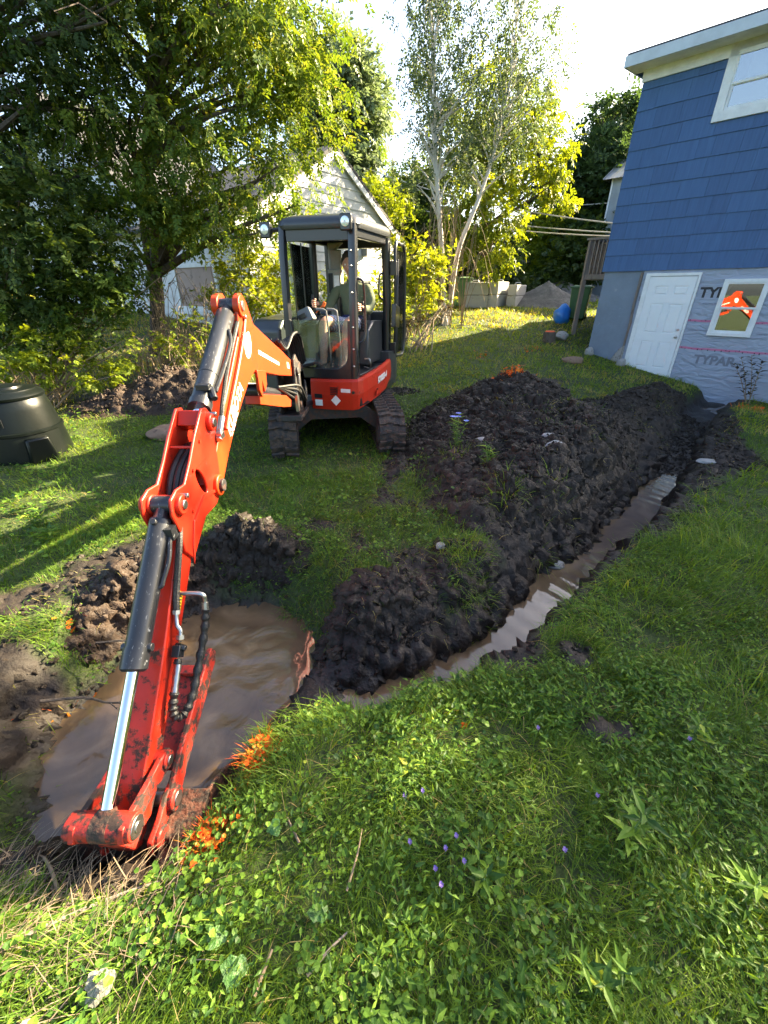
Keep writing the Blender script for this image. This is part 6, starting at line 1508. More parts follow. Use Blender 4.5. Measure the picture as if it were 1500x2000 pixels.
# ------------------------------------------------------------------ grass and ground plants
def grass_mask(x, y):
    m = soil_mask(x, y); b = np.zeros(np.shape(x))
    for k in HEAPS: b = np.maximum(b, bump(x, y, HEAPS[k])*(1 if k not in ('sod','right') else .25))
    return np.clip((1-m)*(1-sstep(.05,.11,b)), 0, 1)
def blades(pos, hgt, wid, lean, az, curl, tint, name, mat):
    """three-step bent blades"""
    n = len(pos); d = np.stack([np.cos(az), np.sin(az), np.zeros(n)], 1); s = np.stack([-np.sin(az+rng.normal(0,.5,n)), np.cos(az), np.zeros(n)], 1)
    V = np.zeros((n, 8, 3), np.float32); f = [0, .4, .75, 1.0]; w = [1, .85, .55, .06]
    for i in range(4):
        th = lean*(.35+f[i]*curl) ; p = pos + d*(hgt*f[i]*np.sin(th))[:, None]; p[:, 2] += hgt*f[i]*np.maximum(np.cos(th), .05)
        V[:, 2*i] = p-s*(wid*w[i]/2)[:, None]; V[:, 2*i+1] = p+s*(wid*w[i]/2)[:, None]
    F = np.array([(0,1,3,2),(2,3,5,4),(4,5,7,6)]); FF = (F[None]+(np.arange(n)*8)[:, None, None]).reshape(-1, 4)
    return np_obj(name, V.reshape(-1, 3), FF, mat, tint=np.repeat(tint, 3))
def sample(r0, r1, dens, a0=-62, a1=62):
    A = (R(a1)-R(a0))/2*(r1*r1-r0*r0); n = int(A*dens); r = np.sqrt(r0*r0+(r1*r1-r0*r0)*rng.random(n)); a = R(a0)+(R(a1)-R(a0))*rng.random(n)
    return r*np.sin(a), r*np.cos(a)
PX, PY, PH, PW, PL, PT = [], [], [], [], [], []
for (r0, r1, dens, h0, w0) in ((.15,2.1,13000,.085,.0032),(2.1,4.2,5200,.095,.0045),(4.2,7.5,1700,.070,.0065),(7.5,12,1000,.085,.011),(12,20,420,.10,.018),(20,48,28,.18,.05)):
    x, y = sample(r0, r1, dens, *((-88, 88) if r0 < 1 else (-66, 66))); g_ = grass_mask(x, y)
    lump = fbm(x*1.6, y*1.6, 201, 3); fine = fbm(x*7, y*7, 203, 3)
    far = y > 8.2
    k = rng.random(len(x)) < g_*np.clip(.25+1.7*(fine-.25), .12, 1)
    x, y, lump, fine = x[k], y[k], lump[k], fine[k]; n = len(x)
    hh = h0*(.45+.95*rng.random(n))*(.55+1.1*lump)
    right = sstep(.6, 2.2, x)*sstep(.8,2.0,y)*(1-sstep(4,6,y)); hh *= 1+.6*right
    PX.append(x); PY.append(y); PH.append(hh); PW.append(w0*(.6+.8*rng.random(n))); PL.append(.35+1.2*rng.random(n)*(.5+lump)); PT.append(np.clip(.15+.45*rng.random(n)+.34*(np.hypot(x,y)>7.5)+.12*(x<-1.5)*(y>2.4)+.55*(lump-.4)+.25*(rng.random(n) < .06), 0, 1))  # far and left lawn tinted yellower, sunlight put into the blade colour
x = np.concatenate(PX); y = np.concatenate(PY); hh = np.concatenate(PH); ww = np.concatenate(PW); ln = np.concatenate(PL); tt = np.concatenate(PT); tt = np.clip(tt+.10*(rng.random(len(tt))-.5), 0, 1)
az = fbm(x*2.2, y*2.2, 210, 2)*12+rng.normal(0, .9, len(x))
z = surf(x, y)-.004
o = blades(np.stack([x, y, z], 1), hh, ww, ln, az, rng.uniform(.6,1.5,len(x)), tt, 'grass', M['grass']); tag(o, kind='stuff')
# straw coloured dead stalks
x, y = sample(.2, 5, 260); k = rng.random(len(x)) < grass_mask(x, y)*.9; x, y = x[k], y[k]; n = len(x)
o = blades(np.stack([x, y, surf(x, y)], 1), rng.uniform(.05,.14,n), rng.uniform(.0015,.003,n), rng.uniform(.9,1.6,n), rng.uniform(0,6.28,n), np.full(n,.9), np.full(n,1.0), 'dead_grass', M['grass']); tag(o, kind='stuff')
x = rng.uniform(-1.6,-.55,1900); y = rng.uniform(.22,.86,1900); k = rng.random(1900) < np.clip(1.5-np.hypot((x+1.2)/.45,(y-.55)/.3),0,1)*(pit_d(x,y) > .05); x, y = x[k], y[k]; n = len(x)
o = blades(np.stack([x, y, surf(x, y)], 1), rng.uniform(.05,.17,n), rng.uniform(.0015,.004,n), rng.uniform(1.0,1.6,n), rng.normal(.6,.9,n), np.full(n,.6), rng.random(n), 'dry_stalks', M['twig']); tag(o, kind='stuff')
# low broad leaves
def herbs(name, tmpl, n0, region, size, hz, mat, wide=1.0, tilt=.45, group=5, spread=.03):
    x, y = region(n0); k = rng.random(len(x)) < grass_mask(x, y)*np.clip(2.6*(fbm(x*3.1, y*3.1, 300+len(name), 3)-.30), 0, 1); x, y = x[k], y[k]
    x = np.repeat(x, group)+rng.normal(0, spread, len(x)*group); y = np.repeat(y, group)+rng.normal(0, spread, len(y)*group); n = len(x)
    z = surf(x, y)+rng.uniform(.3,1,n)*hz; az = rng.uniform(0, 6.28, n)
    d = np.stack([np.cos(az), np.sin(az), rng.uniform(-.25,.5,n)], 1); nr = unit(n)*tilt+np.array([0,0,1])
    return tag(scatter(name, tmpl, np.stack([x, y, z], 1), d, nr, size*(.5+.9*rng.random(n)), mat, tint=np.clip(rng.random(n)*.8+.2*(rng.random(n)<.05),0,1), wide=wide), kind='stuff')
reg_l = lambda n: (rng.uniform(-1.6,.5,n), rng.uniform(.1,1.6,n))
reg_a = lambda n: (rng.uniform(-2.2,3.4,n), rng.uniform(.1,3.2,n))
reg_b = lambda n: (rng.uniform(-5,2,n), rng.uniform(2.5,9,n))
reg_r = lambda n: (rng.uniform(0,2.4,n), rng.uniform(.15,1.5,n))
herbs('ground_ivy', ROUND_T, 2600, reg_l, .019, .07, M['herb'], group=5, spread=.03)
herbs('clover', ROUND_T, 4200, reg_a, .013, .07, M['herb'], group=6, spread=.02)
herbs('leafy_ground_cover', LANCE_T, 5600, reg_a, .023, .10, M['herb'], wide=1.1, group=6, spread=.022, tilt=.8)
herbs('sunny_ground_cover', LANCE_T, 2600, reg_r, .030, .12, M['herb'], wide=1.0, group=7, spread=.022, tilt=.9)
herbs('lawn_weeds', ROUND_T, 5200, reg_b, .030, .05, M['herb'], group=4, spread=.05)
# loose crumbs of soil
def clods():
    bm = bmesh.new(); bmesh.ops.create_icosphere(bm, subdivisions=1, radius=1); T = np.array([v.co[:] for v in bm.verts]); F = np.array([[v.index for v in f.verts] for f in bm.faces]); bm.free()
    for nm, mat, (xr, yr), n0, smin, smax, cond in (
        ('soil_crumbs', M['soil'], ((-2.3,5.6),(.5,8)), 120000, .005, .030, lambda x,y: np.maximum(soil_mask(x,y)*(.35+.65*sstep(.0,.3,.35-pit_d(x,y))), sstep(.06,.14,sum(bump(x,y,HEAPS[k]) for k in ('big','berm','mid','far','sod'))))*(np.minimum(pit_d(x,y),trench_d(x,y)-.1+.5*(y > 5.0)) > -.02)),
        ('brown_soil_crumbs', M['soil_brown'], ((-6,-.9),(1.3,8.4)), 50000, .006, .034, lambda x,y: sstep(.05,.12,bump(x,y,HEAPS['left'])+bump(x,y,HEAPS['back'])))):
        x = rng.uniform(*xr, n0); y = rng.uniform(*yr, n0); k = rng.random(n0) < cond(x, y); x, y = x[k], y[k]; n = len(x)
        s = smin+(smax-smin)*rng.random(n)**3.2*np.clip(.6+np.hypot(x,y)*.09,.6,1.3); s = np.maximum(s, .0022*np.hypot(x,y)); z = surf(x, y)+s*.25
        J = 1+rng.uniform(-.42,.42,(n, len(T))); Q = T[None]*J[..., None]*s[:, None, None]*rng.uniform(.6,1.25,(n,1,3)); a = rng.uniform(0,6.28,n); c, s_ = np.cos(a)[:,None], np.sin(a)[:,None]
        V = np.stack([Q[...,0]*c-Q[...,1]*s_+x[:,None], Q[...,0]*s_+Q[...,1]*c+y[:,None], Q[...,2]+z[:,None]], -1)
        FF = (F[None]+(np.arange(n)*len(T))[:,None,None]).reshape(-1,3)
        tag(np_obj(nm, V.reshape(-1,3), FF, mat), kind='stuff')
clods()

# coarse clods, torn roots and dead grass lying on the dug soil
def coarse():
    bm = bmesh.new(); bmesh.ops.create_icosphere(bm, subdivisions=2, radius=1); T = np.array([v.co[:] for v in bm.verts]); F = np.array([[v.index for v in f.verts] for f in bm.faces]); bm.free()
    for nm, mat, n0, keys in (('soil_clods', M['soil'], 2600, ('big','berm','mid','far','right')), ('pale_soil_clods', M['soil_brown'], 700, ('big','mid','left','back','far'))):
        x = rng.uniform(-5, 5.6, n0*6); y = rng.uniform(1.2, 8.2, n0*6); b = sum(bump(x, y, HEAPS[k]) for k in keys); k = (rng.random(len(x)) < sstep(.03,.16,b)*.8)*(np.minimum(pit_d(x,y),trench_d(x,y)-.12) > .02); x, y = x[k][:n0], y[k][:n0]; n = len(x)
        s = .014+.045*rng.random(n)**2.6; a = rng.uniform(0,6.28,(n,4)); z = surf(x, y)+s*.1
        w = 1+.28*np.sin(2.3*T[None,:,0]+a[:,0:1]+1.7*T[None,:,2])*np.cos(2.9*T[None,:,1]+a[:,1:2])+.16*np.sin(5.1*T[None,:,2]+a[:,2:3]+3*T[None,:,0])+rng.uniform(-.13,.13,(n,len(T)))
        Q = T[None]*w[...,None]*s[:,None,None]*rng.uniform(.55,1.3,(n,1,3)); c, q = np.cos(a[:,3:4]), np.sin(a[:,3:4])
        V = np.stack([Q[...,0]*c-Q[...,1]*q+x[:,None], Q[...,0]*q+Q[...,1]*c+y[:,None], Q[...,2]+z[:,None]], -1)
        tag(np_obj(nm, V.reshape(-1,3), (F[None]+(np.arange(n)*len(T))[:,None,None]).reshape(-1,3), mat), kind='stuff')
coarse()
x = rng.uniform(-2.3, 5.5, 26000); y = rng.uniform(1.0, 8, 26000); k = rng.random(26000) < soil_mask(x, y)*sstep(.45,.62,fbm(x*1.9,y*1.9,401,3))*(np.minimum(pit_d(x,y),trench_d(x,y)-.1) > .05); x, y = x[k], y[k]; n = len(x)
o = blades(np.stack([x, y, surf(x, y)], 1), rng.uniform(.04,.14,n), rng.uniform(.0018,.004,n)*np.clip(np.hypot(x,y)*.35,1,2.2), rng.uniform(.8,1.65,n), rng.normal(-.8,1.3,n), rng.uniform(.5,1.3,n), np.where(rng.random(n) < .45, .97, .55*rng.random(n)), 'torn_grass', M['grass']); tag(o, kind='stuff')
# ------------------------------------------------------------------ smaller things
def thing(name, loc, label, cat, group=None): return empty(name, loc, label=label, cat=cat, group=group)
def tpart(mb, name, mat, root, **k):
    o = mb.build(name, mat, None, **k); o.parent = root; o.matrix_parent_inverse = Matrix.Translation(-root.location); return o
# compost bin: tapered drum with ribs, rolled band, lid with raised hatch
cx, cy_ = -4.36, 4.78; c = Vector((cx, cy_, gz(cx, cy_)-.02)); cb = thing('compost_bin', c, 'dark green plastic compost bin cut by the left edge, lid on', 'compost bin')
def ring(mb, prof, n=48, wob=None):
    vs = []; fs = []
    for (r_, z) in prof:
        r_ *= .86; z *= .88
        for k in range(n):
            a = 2*math.pi*k/n; q = r_*(1+(wob(a, z) if wob else 0)); vs.append((c.x+q*math.cos(a), c.y+q*math.sin(a), c.z+z))
    for i in range(len(prof)-1):
        for k in range(n): fs.append((i*n+k, i*n+(k+1)%n, (i+1)*n+(k+1)%n, (i+1)*n+k))
    fs += [tuple(range(n-1,-1,-1)), tuple(range((len(prof)-1)*n, len(prof)*n))]; mb.add(vs, fs)
mb = MB(); ring(mb, [(.54,0),(.535,.05),(.50,.36),(.515,.37),(.515,.40),(.49,.41),(.45,.66),(.42,.78),(.40,.80)], 64, lambda a, z: .010*(math.sin(a*16) > .6)*(z < .35)); tpart(mb, 'drum', M['compost'], cb, smooth=True)
mb = MB(); ring(mb, [(.43,.79),(.435,.82),(.41,.85),(.36,.87),(.35,.885),(.22,.90),(.21,.925),(.16,.93),(.04,.93)], 48, lambda a, z: .03*(math.sin(a*8) > .5)*(z > .84)*(z < .9)); tpart(mb, 'lid', M['compost'], cb, smooth=True)
mb = MB(); a = -.6; d = Vector((math.cos(a), math.sin(a), 0)); mb.box(c+d*.47+UP*.15, (.11,.28,.28), rot=Matrix.Rotation(a,3,'Z'), taper=.8); tpart(mb, 'hatch', M['compost'], cb, bevel=.02)
mb = MB()
for k in range(9):
    aa = -1.15-.07*k; mb.box(c+Vector((math.cos(aa), math.sin(aa), 0))*.405+UP*.48, (.03,.012,.09), rot=Matrix.Rotation(aa,3,'Z'))
tpart(mb, 'vent_slots', M['black'], cb)
# concrete blocks in a row
for (x, y, w, h, rz, lab) in ((3.22,16.5,.86,.80,.10,'concrete block turned from the sun beside the green bin, darkest of the row'),(4.12,16.7,1.15,.80,.98,'sunlit concrete block in the middle of the row'),(4.86,17.0,1.15,.70,.98,'long bright concrete block at the gravel end of the row')):  # first block angled so its face stays in shade, the others catch sun
    p = Vector((x, y, gz(x, y)-.03)); r_ = thing('concrete_block', p, lab, 'concrete block', 'concrete blocks at the end of the lawn')
    mb = MB(); mb.box(p+UP*(h*.25), (w,.6 if rz < .5 else .34,h*.5), rot=Matrix.Rotation(rz,3,'Z')); mb.box(p+UP*(h*.76), (w*.97,.58 if rz < .5 else .32,h*.5), rot=Matrix.Rotation(rz,3,'Z')); tpart(mb, 'block', M['concrete'], r_, bevel=.03)
    mb = MB(); mb.tube([p+UP*h+Vector((-.12,0,0)), p+UP*(h+.07)+Vector((-.09,0,0)), p+UP*(h+.07)+Vector((.09,0,0)), p+UP*h+Vector((.12,0,0))], .015, 6); tpart(mb, 'lifting_loop', M['steel'], r_)
# wheeled bins
def wheelie(x, y, rz, h, lab, mat):
    p = Vector((x, y, gz(x, y)-.02)); r_ = thing('wheeled_bin', p, lab, 'bin', 'green wheeled bins'); RM = Matrix.Rotation(rz,3,'Z'); T = Matrix.Translation(p) @ RM.to_4x4()
    mb = MB(T); mb.box((0,0,h*.47+.04), (.44,.50,h*.9), taper=1.22); tpart(mb, 'body', mat, r_, bevel=.025)
    mb = MB(T); mb.box((0,0,h*.95), (.60,.66,.05)); mb.box((0,.0,h*.99), (.52,.56,.04), taper=.8); mb.tube([(-.26,.36,h*.93),(.26,.36,h*.93)], .018, 8); tpart(mb, 'lid', mat, r_, bevel=.012)
    for sx in (-.22,.22):
        mb = MB(T); mb.cyl((sx-.03,.25,.10),(sx+.03,.25,.10),.10); tpart(mb, 'wheel', M['hose'], r_, bevel=.008)
wheelie(2.72, 16.5, .2, .95, 'faded green bin at the left end of the concrete blocks', paint('faded_green_plastic', (.10,.20,.07), .6))
q_ = Vector((5.95,14.0,0)); wheelie(q_.x, q_.y, -.5, .95, 'dark green wheeled bin with pale lid beneath the deck', M['bin'])
p = Vector((5.32,13.55,0)); p.z = gz(p.x, p.y); mb = MB(); mb.ico((0,0,.20), .30, 3, jit=.12, scale=(.85,.8,.9), seed=4); o = mb.build('plastic_bag', M['tarpblue'], smooth=True); o.location = p; tag(o, 'crumpled blue plastic bag on the grass beside the dark bin', 'bag')
# gravel piles
def pile(x, y, sx, sy, h, lab, seed):
    o = grid_obj('gravel_pile', np.arange(x-3*sx, x+3*sx, .06), np.arange(y-3*sy, y+3*sy, .06),
        lambda X, Y: base_h(X, Y)-.08+h*1.15*np.clip(1-np.hypot((X-x)/(2.1*sx),(Y-y)/(2.1*sy)),0,1)**1.15*(.9+.15*fbm(X*1.5,Y*1.5,seed,3))+.03*fbm(X*14,Y*14,seed+3,3), M['gravel'],
        keep=lambda X, Y: np.hypot((X-x)/(2.1*sx),(Y-y)/(2.1*sy)) < 1.05)
    return tag(o, lab, 'gravel pile', 'gravel piles')
pile(6.1,17.4,.9,.7,.72,'grey gravel pile between the concrete blocks and the dark bin',5)
pile(7.6,20.2,1.3,.9,.78,'pale gravel pile farther back under the trees',9)
# stump with orange paint, rocks
def rock(x, y, r_, sc, mat, lab, seed, dz=.0, cat='stone', nm='stone'):
    mb = MB(); mb.ico((0,0,0), r_, 3, jit=.10, scale=sc, seed=seed); o = mb.build(nm, mat, smooth=True); o.location = (x, y, gz(x, y)+dz); return tag(o, lab, cat)
p = Vector((4.32,11.6,0)); p.z = gz(p.x, p.y); st = thing('tree_stump', p, 'short dark tree stump with orange paint on its top', 'stump')
mb = MB(); mb.tube([p-UP*.1, p+UP*.06, p+UP*.24], [.19,.165,.15], 14); tpart(mb, 'trunk', M['bark'], st, bevel=.015)
mb = MB(); mb.tube([p+UP*.235, p+UP*.262], [.12,.11], 12); tpart(mb, 'paint_mark', M['spray'], st)
rock(4.25,9.75,.17,(1.3,.9,.6),M['brownstone'],'brown rock in the grass below the stump',3,.03)
rock(5.05,10.75,.13,(.9,.8,.9),M['stone'],'pale boulder at the foot of the foundation corner',8,.05)
rock(5.55,10.1,.11,(1.0,.8,1.1),M['stone'],'small pale boulder left of the white door',9,.05)
rock(4.75,11.9,.15,(1.1,1,.8),M['stone'],'grey boulder under the deck edge',12,.1)
rock(-2.9,4.9+.45,.20,(1.4,.9,.55),M['brownstone'],'large brown stone in front of the brown soil heap',15,.05)
rock(1.72,3.92,.085,(1.15,.9,.6),M['stone'],'smooth grey stone, largest on the dark heap',21,.02)
rock(1.78,4.22,.075,(1.4,.8,.4),M['stone'],'flat muddy stone just above the smooth grey stone',22,.02)
rock(1.12,4.35,.09,(1.4,.9,.4),M['stone'],'flat pale stone near the weeds on the dark heap',23,.02)
rock(1.50,2.98,.07,(1.5,.9,.5),M['stone'],'wet stone by the first puddle of the trench',24,.02)
rock(.98,1.98,.05,(1.2,.9,.7),M['stone'],'small stone on the grassy trench edge',25,.0)
rock(.42,2.55,.035,(1,.9,.8),M['stone'],'small grey stone behind the clod mound',26,.02)
rock(3.78,4.5,.07,(1.7,.9,.4),M['stone'],'flat stone on the ridge right of the trench',27,.03)
rock(.22,1.62,.03,(1.3,1,.6),M['stone'],'small wet stone in the muddy trench floor',28,.01)
# marker paint on tufts of grass
def tuft(x, y, n, h, spread, name, label, mat, cat, group=None, lean=.7, w=.004, tmin=0, tmax=1, extra=None):
    g = np.random.default_rng(int(abs(x*911+y*577))+n); z0 = gz(x, y)
    px = g.normal(0, spread, n); py = g.normal(0, spread, n); hz = surf(x+px, y+py)-z0-.004
    tg = blades(np.stack([px, py, hz], 1), h*(.5+.7*g.random(n)), w*(.6+.8*g.random(n)), lean*(.3+g.random(n)), np.arctan2(py, px)+g.normal(0,.6,n), g.uniform(.6,1.5,n), tmin+(tmax-tmin)*g.random(n), name, mat)
    tg.location = (x, y, z0); tag(tg, label, cat, group)
    if extra:
        m, sz = extra; rr_ = spread*1.2; qx = g.normal(0, rr_, m); qy = g.normal(0, rr_, m); hz = surf(x+qx, y+qy)-z0+g.uniform(.2,1,m)*h*.75
        a = g.uniform(0,6.28,m); lf = scatter('leaf', ROUND_T, np.stack([qx,qy,hz],1), np.stack([np.cos(a),np.sin(a),g.uniform(-.2,.5,m)],1), unit(m)*.6+np.array([0,0,1]), sz*(.6+.8*g.random(m)), mat, tg, tint=tmin+(tmax-tmin)*g.random(m)); lf['kind'] = 'stuff'
    return tg
GP = 'grass tufts sprayed with orange marking paint'
tuft(-.565,1.10,110,.11,.030,'painted_grass_tuft','bright orange sprayed tuft on the pit edge, the tallest one','MATX' and M['spray_leaf'],'grass tuft',GP,extra=(60,.024))
tuft(-.66,.79,140,.085,.042,'painted_grass_tuft','orange sprayed tuft right beside the bucket',M['spray_leaf'],'grass tuft',GP,extra=(80,.020))
tuft(-1.75,1.5,50,.10,.06,'painted_grass_tuft','orange streaked tuft left of the pit',M['spray_leaf'],'grass tuft',GP,extra=(8,.03))
tuft(-1.95,1.92,10,.05,.03,'painted_grass_tuft','two orange leaves on the grass by the brown heap',M['spray_leaf'],'grass tuft',GP,extra=(7,.035))
tuft(1.80,6.05,90,.15,.09,'painted_grass_tuft','orange tuft on the very top of the largest dark heap',M['spray_leaf'],'grass tuft',GP,w=.010,extra=(30,.05))
tuft(3.6,10.6,22,.06,.16,'painted_grass_tuft','faint orange marks in the lawn left of the stump',M['spray_leaf'],'grass tuft',GP,w=.012,extra=(8,.05))
tuft(2.2,9.9,22,.06,.16,'painted_grass_tuft','faint orange marks in the lawn behind the largest dark heap',M['spray_leaf'],'grass tuft',GP,w=.012,extra=(8,.05))
tuft(6.55,7.25,46,.12,.12,'painted_grass_tuft','orange painted grass at the house end of the trench',M['spray_leaf'],'grass tuft',GP,w=.010,extra=(18,.05))
tuft(.36,1.17,1,.02,.001,'fallen_leaf','single orange leaf lying in the foreground grass',M['spray_leaf'],'leaf',extra=(1,.035))
# torn grass tufts on the heaps and banks
GT = 'loose grass tufts on the dug soil'
k = 0
TL = [(.62,2.36,150,.12,.09,'thick grass clump on the sod block at the trench edge'),(.72,2.12,110,.13,.07,'grass hanging down the trench side of the sod block'),(.5,2.6,90,.10,.08,'grass at the back of the sod block'),
 (-.28,2.32,80,.09,.06,'grass lip overhanging the right side of the pit'),(-.42,2.55,90,.10,.07,'long grass on the overhanging far bank of the pit'),(-.9,2.95,60,.08,.08,'sparse grass on top of the far pit bank'),
 (1.05,3.15,46,.20,.05,'long bent grass leaning into the trench'),(1.35,2.95,34,.22,.04,'straggling grass stalks above the first puddle'),(1.55,3.4,22,.16,.05,'wiry grass roots on the heap front'),
 (1.9,4.6,30,.09,.05,'small pale tuft right of the smooth grey stone'),(2.95,4.35,60,.13,.08,'dark tuft at the far trench bank'),(2.4,5.3,30,.12,.07,'thin tuft on the right shoulder of the heap'),
 (1.86,2.72,90,.12,.07,'bright tuft on the near trench bank by the second puddle'),(2.28,3.22,80,.13,.07,'bright tuft where the trench bends to the house'),(-1.72,1.38,90,.12,.09,'long grass hanging over the left pit bank'),(-1.72,1.18,50,.12,.06,'green tuft low on the left pit bank'),
 (.75,4.1,40,.14,.07,'upright grass blades below the violet flower'),(.3,3.3,40,.1,.06,'flattened tuft on the trampled soil')]
for (x, y, n, h, s, lab) in TL: tuft(x, y, int(n*1.9), h, s*1.15, 'grass_tuft', lab, M['grass'], 'grass tuft', GT, lean=.95, w=.0045 if y < 3 else .007, tmin=.2, tmax=.95)
# weeds: stems with leaves up them
def weed(x, y, h, n, label, mat, leaf=.06, lean=(0,0), group=None, name='weed', flower=None, stems=1, k0=.15, w=1.0, cat='plant'):
    p = Vector((x, y, gz(x, y)-.01)); root = thing(name, p, label, cat, group); g = random.Random(int(x*97+y*31)+n); P = []; D = []; mb = MB(Matrix.Translation(-p)); tips = []
    for s in range(stems):
        a = g.uniform(0,6.28); l = Vector((lean[0]+g.uniform(-.3,.3)*h, lean[1]+g.uniform(-.3,.3)*h, h*g.uniform(.7,1))) if stems > 1 else Vector((lean[0], lean[1], h)); b = p+Vector((g.uniform(-.03,.03),g.uniform(-.03,.03),0))
        Q = smooth_path([b, b+l*.5+Vector((0,0,.06*h)), b+l], 5); mb.tube(Q, [.0045*max(1,h*2)*(1-.6*i/len(Q)) for i in range(len(Q))], 5); tips.append(b+l)
        for j in range(n):
            f = k0+(1-k0)*j/n; i = min(int(f*(len(Q)-1)), len(Q)-2); q = Q[i].lerp(Q[i+1], f*(len(Q)-1)-i); a += 2.4; P.append(tuple(q-p)); D.append((math.cos(a), math.sin(a), g.uniform(.1,.6)))
    so = mb.build('stem', M['twig'] if mat is M['herb_red'] else M['stemgreen'], root, smooth=True)
    P = np.array(P); D = np.array(D); m = len(P); sz = leaf*(.6+.7*rng.random(m))
    scatter('leaves', LANCE_T, P, D, unit(m)*.3+np.array([0,0,1]), sz, mat, root, tint=rng.random(m), wide=w)
    if flower:
        for t in tips:
            fm = MB(Matrix.Translation(-p))
            for q in range(9):
                a = q*.7; fm.add([t, t+Vector((math.cos(a-.25), math.sin(a-.25), .35))*flower[1], t+Vector((math.cos(a), math.sin(a), .3))*flower[1]*1.15, t+Vector((math.cos(a+.25), math.sin(a+.25), .35))*flower[1]], [(0,1,2,3)])
            fm.build('flower', flower[0], root)
    return root
M['stemgreen'] = paint('green_stem', (.12,.20,.05), .6)
weed(.86,.69,.20,16,'largest bright broadleaf weed in the sunny foreground',M['herb'],.085,w=1.0,k0=.2,lean=(.05,.02))
weed(.34,.62,.14,10,'leafy weed in the middle of the foreground',M['herb'],.055,stems=3)
weed(.62,.40,.16,14,'tall leafy weed near the bottom edge',M['herb'],.055,w=.9,stems=3)
weed(.10,.97,.09,8,'broad smooth leaves left of the violet flowers',M['herb'],.06,w=1.6)
weed(1.35,1.1,.17,16,'narrow leaved weed at the right foreground',M['herb'],.08)
weed(1.15,.55,.16,18,'bushy weed in the lower right foreground',M['herb'],.08)
weed(7.15,8.1,.95,26,'dark dried dock stalks against the house wrap',M['herb_red'],.14,lean=(-.2,.1),stems=4)
weed(7.8,7.9,.85,20,'smaller dark weed beside the house wall',M['herb_red'],.12,stems=3)
weed(.82,4.35,.42,18,'leggy weed with one violet flower on the dark heap',M['herb'],.07,stems=5,flower=(M['bluepetal'],.028))
weed(1.0,3.75,.26,12,'pale broad leaved weed lying on the dark heap',M['herb'],.10,stems=4,w=.5)
weed(-2.9,3.0,.22,14,'yellow green weed in front of the compost bin',M['herb'],.08,stems=4)
weed(-2.65,2.75,.18,14,'low weed at the left edge below the compost bin',M['herb'],.08,stems=4)
# small violet flowers
for i, (u_, v_) in enumerate(((870,1660),(905,1690),(800,1655),(850,1700),(1100,1668),(1340,1455),(1165,1558),(790,1560),(825,1555),(1050,1425),(890,1640),(860,1740))):
    a = (u_-750)/800; b = (1000-v_)/800; t = -(CAMH-.07)/(-SP+b*CP); x, y = a*t, (CP+b*SP)*t; p = Vector((x, y, gz(x, y))); r_ = thing('violet_flower', p, 'small violet flower '+['nearest the left of the cluster of four','in the middle of the cluster','highest of the left cluster','low in the left cluster','alone below the sunny weed','alone at the far right','alone near the bare soil patch','left of a close pair','right of a close pair','farthest away near the middle','just above the lowest one','lowest and nearest of all'][i], 'flower', 'violet flowers in the foreground grass')
    mb = MB(); h = .075+.015*(i % 3); mb.tube([p, p+UP*h], .0015, 5); tpart(mb, 'stem', M['stemgreen'], r_)
    mb = MB(); g = random.Random(i)
    for q in range(16):
        z = h+.018*(q/16); aa = q*2.4; d = Vector((math.cos(aa), math.sin(aa), .5))*.006; c2 = p+UP*z; mb.add([c2, c2+d+Vector((-d.y,d.x,0))*.35, c2+d*1.3, c2+d-Vector((-d.y,d.x,0))*.35], [(0,1,2,3)])
    tpart(mb, 'petals', M['petal'], r_)
# sticks and dead leaves
SG = 'sticks lying about'
def stick_(pts, r_, label, mat='twig'):
    P = [Vector((x, y, gz(x, y)+dz)) for (x, y, dz) in pts]; o0 = P[0].copy(); mb = MB(Matrix.Translation(-o0)); Q = smooth_path(P, 5); mb.tube(Q, [r_*(1-.5*i/len(Q)) for i in range(len(Q))], 7)
    o = mb.build('stick', M[mat], smooth=True); o.location = o0; return tag(o, label, 'stick', SG)
stick_([(-1.22,.42,.03),(-1.05,.52,.04),(-.90,.60,.045),(-.78,.64,.03)],.008,'longest grey stick in the bottom left foreground','wood')
stick_([(-1.1,.60,.03),(-1.25,.72,.05),(-1.42,.80,.03)],.007,'brown stick left of the bucket on the soil edge')
stick_([(-.22,.40,.03),(-.16,.45,.04),(-.11,.49,.03)],.005,'short pale stick near the bottom centre','wood')
stick_([(-.12,.58,.05),(-.09,.68,.06),(-.08,.76,.04)],.004,'thin pale upright stalk in the foreground')
stick_([(-.36,.36,.03),(-.33,.45,.04)],.006,'dark broken stick by the broad green leaves')
stick_([(-.30,.72,.03),(-.36,.80,.03)],.005,'short dark stick among the round leaves')
def span(p0, p1, r_, label, sag=.03):
    a = Vector(p0); b = Vector(p1); mb = MB(Matrix.Translation(-a)); m = a.lerp(b,.5)-UP*sag; Q = smooth_path([a, a.lerp(m,.6)+Vector((0,.02,.01)), m, m.lerp(b,.6), b], 4); mb.tube(Q, [r_*(1-.6*i/len(Q)) for i in range(len(Q))], 6)
    mb.tube([Q[8], Q[8]+Vector((.03,-.03,.03)), Q[8]+Vector((.07,-.05,.02))], r_*.4, 4)
    o = mb.build('root', M['bark'], smooth=True); o.location = a; return tag(o, label, 'root', 'roots sticking out over the pit')
span((-1.78,1.40,-.12),(-1.18,1.52,-.25),.008,'thin dark root reaching over the left of the pit'); span((-1.72,1.78,-.10),(-1.25,1.85,-.16),.006,'thin root above the other one at the far left bank')
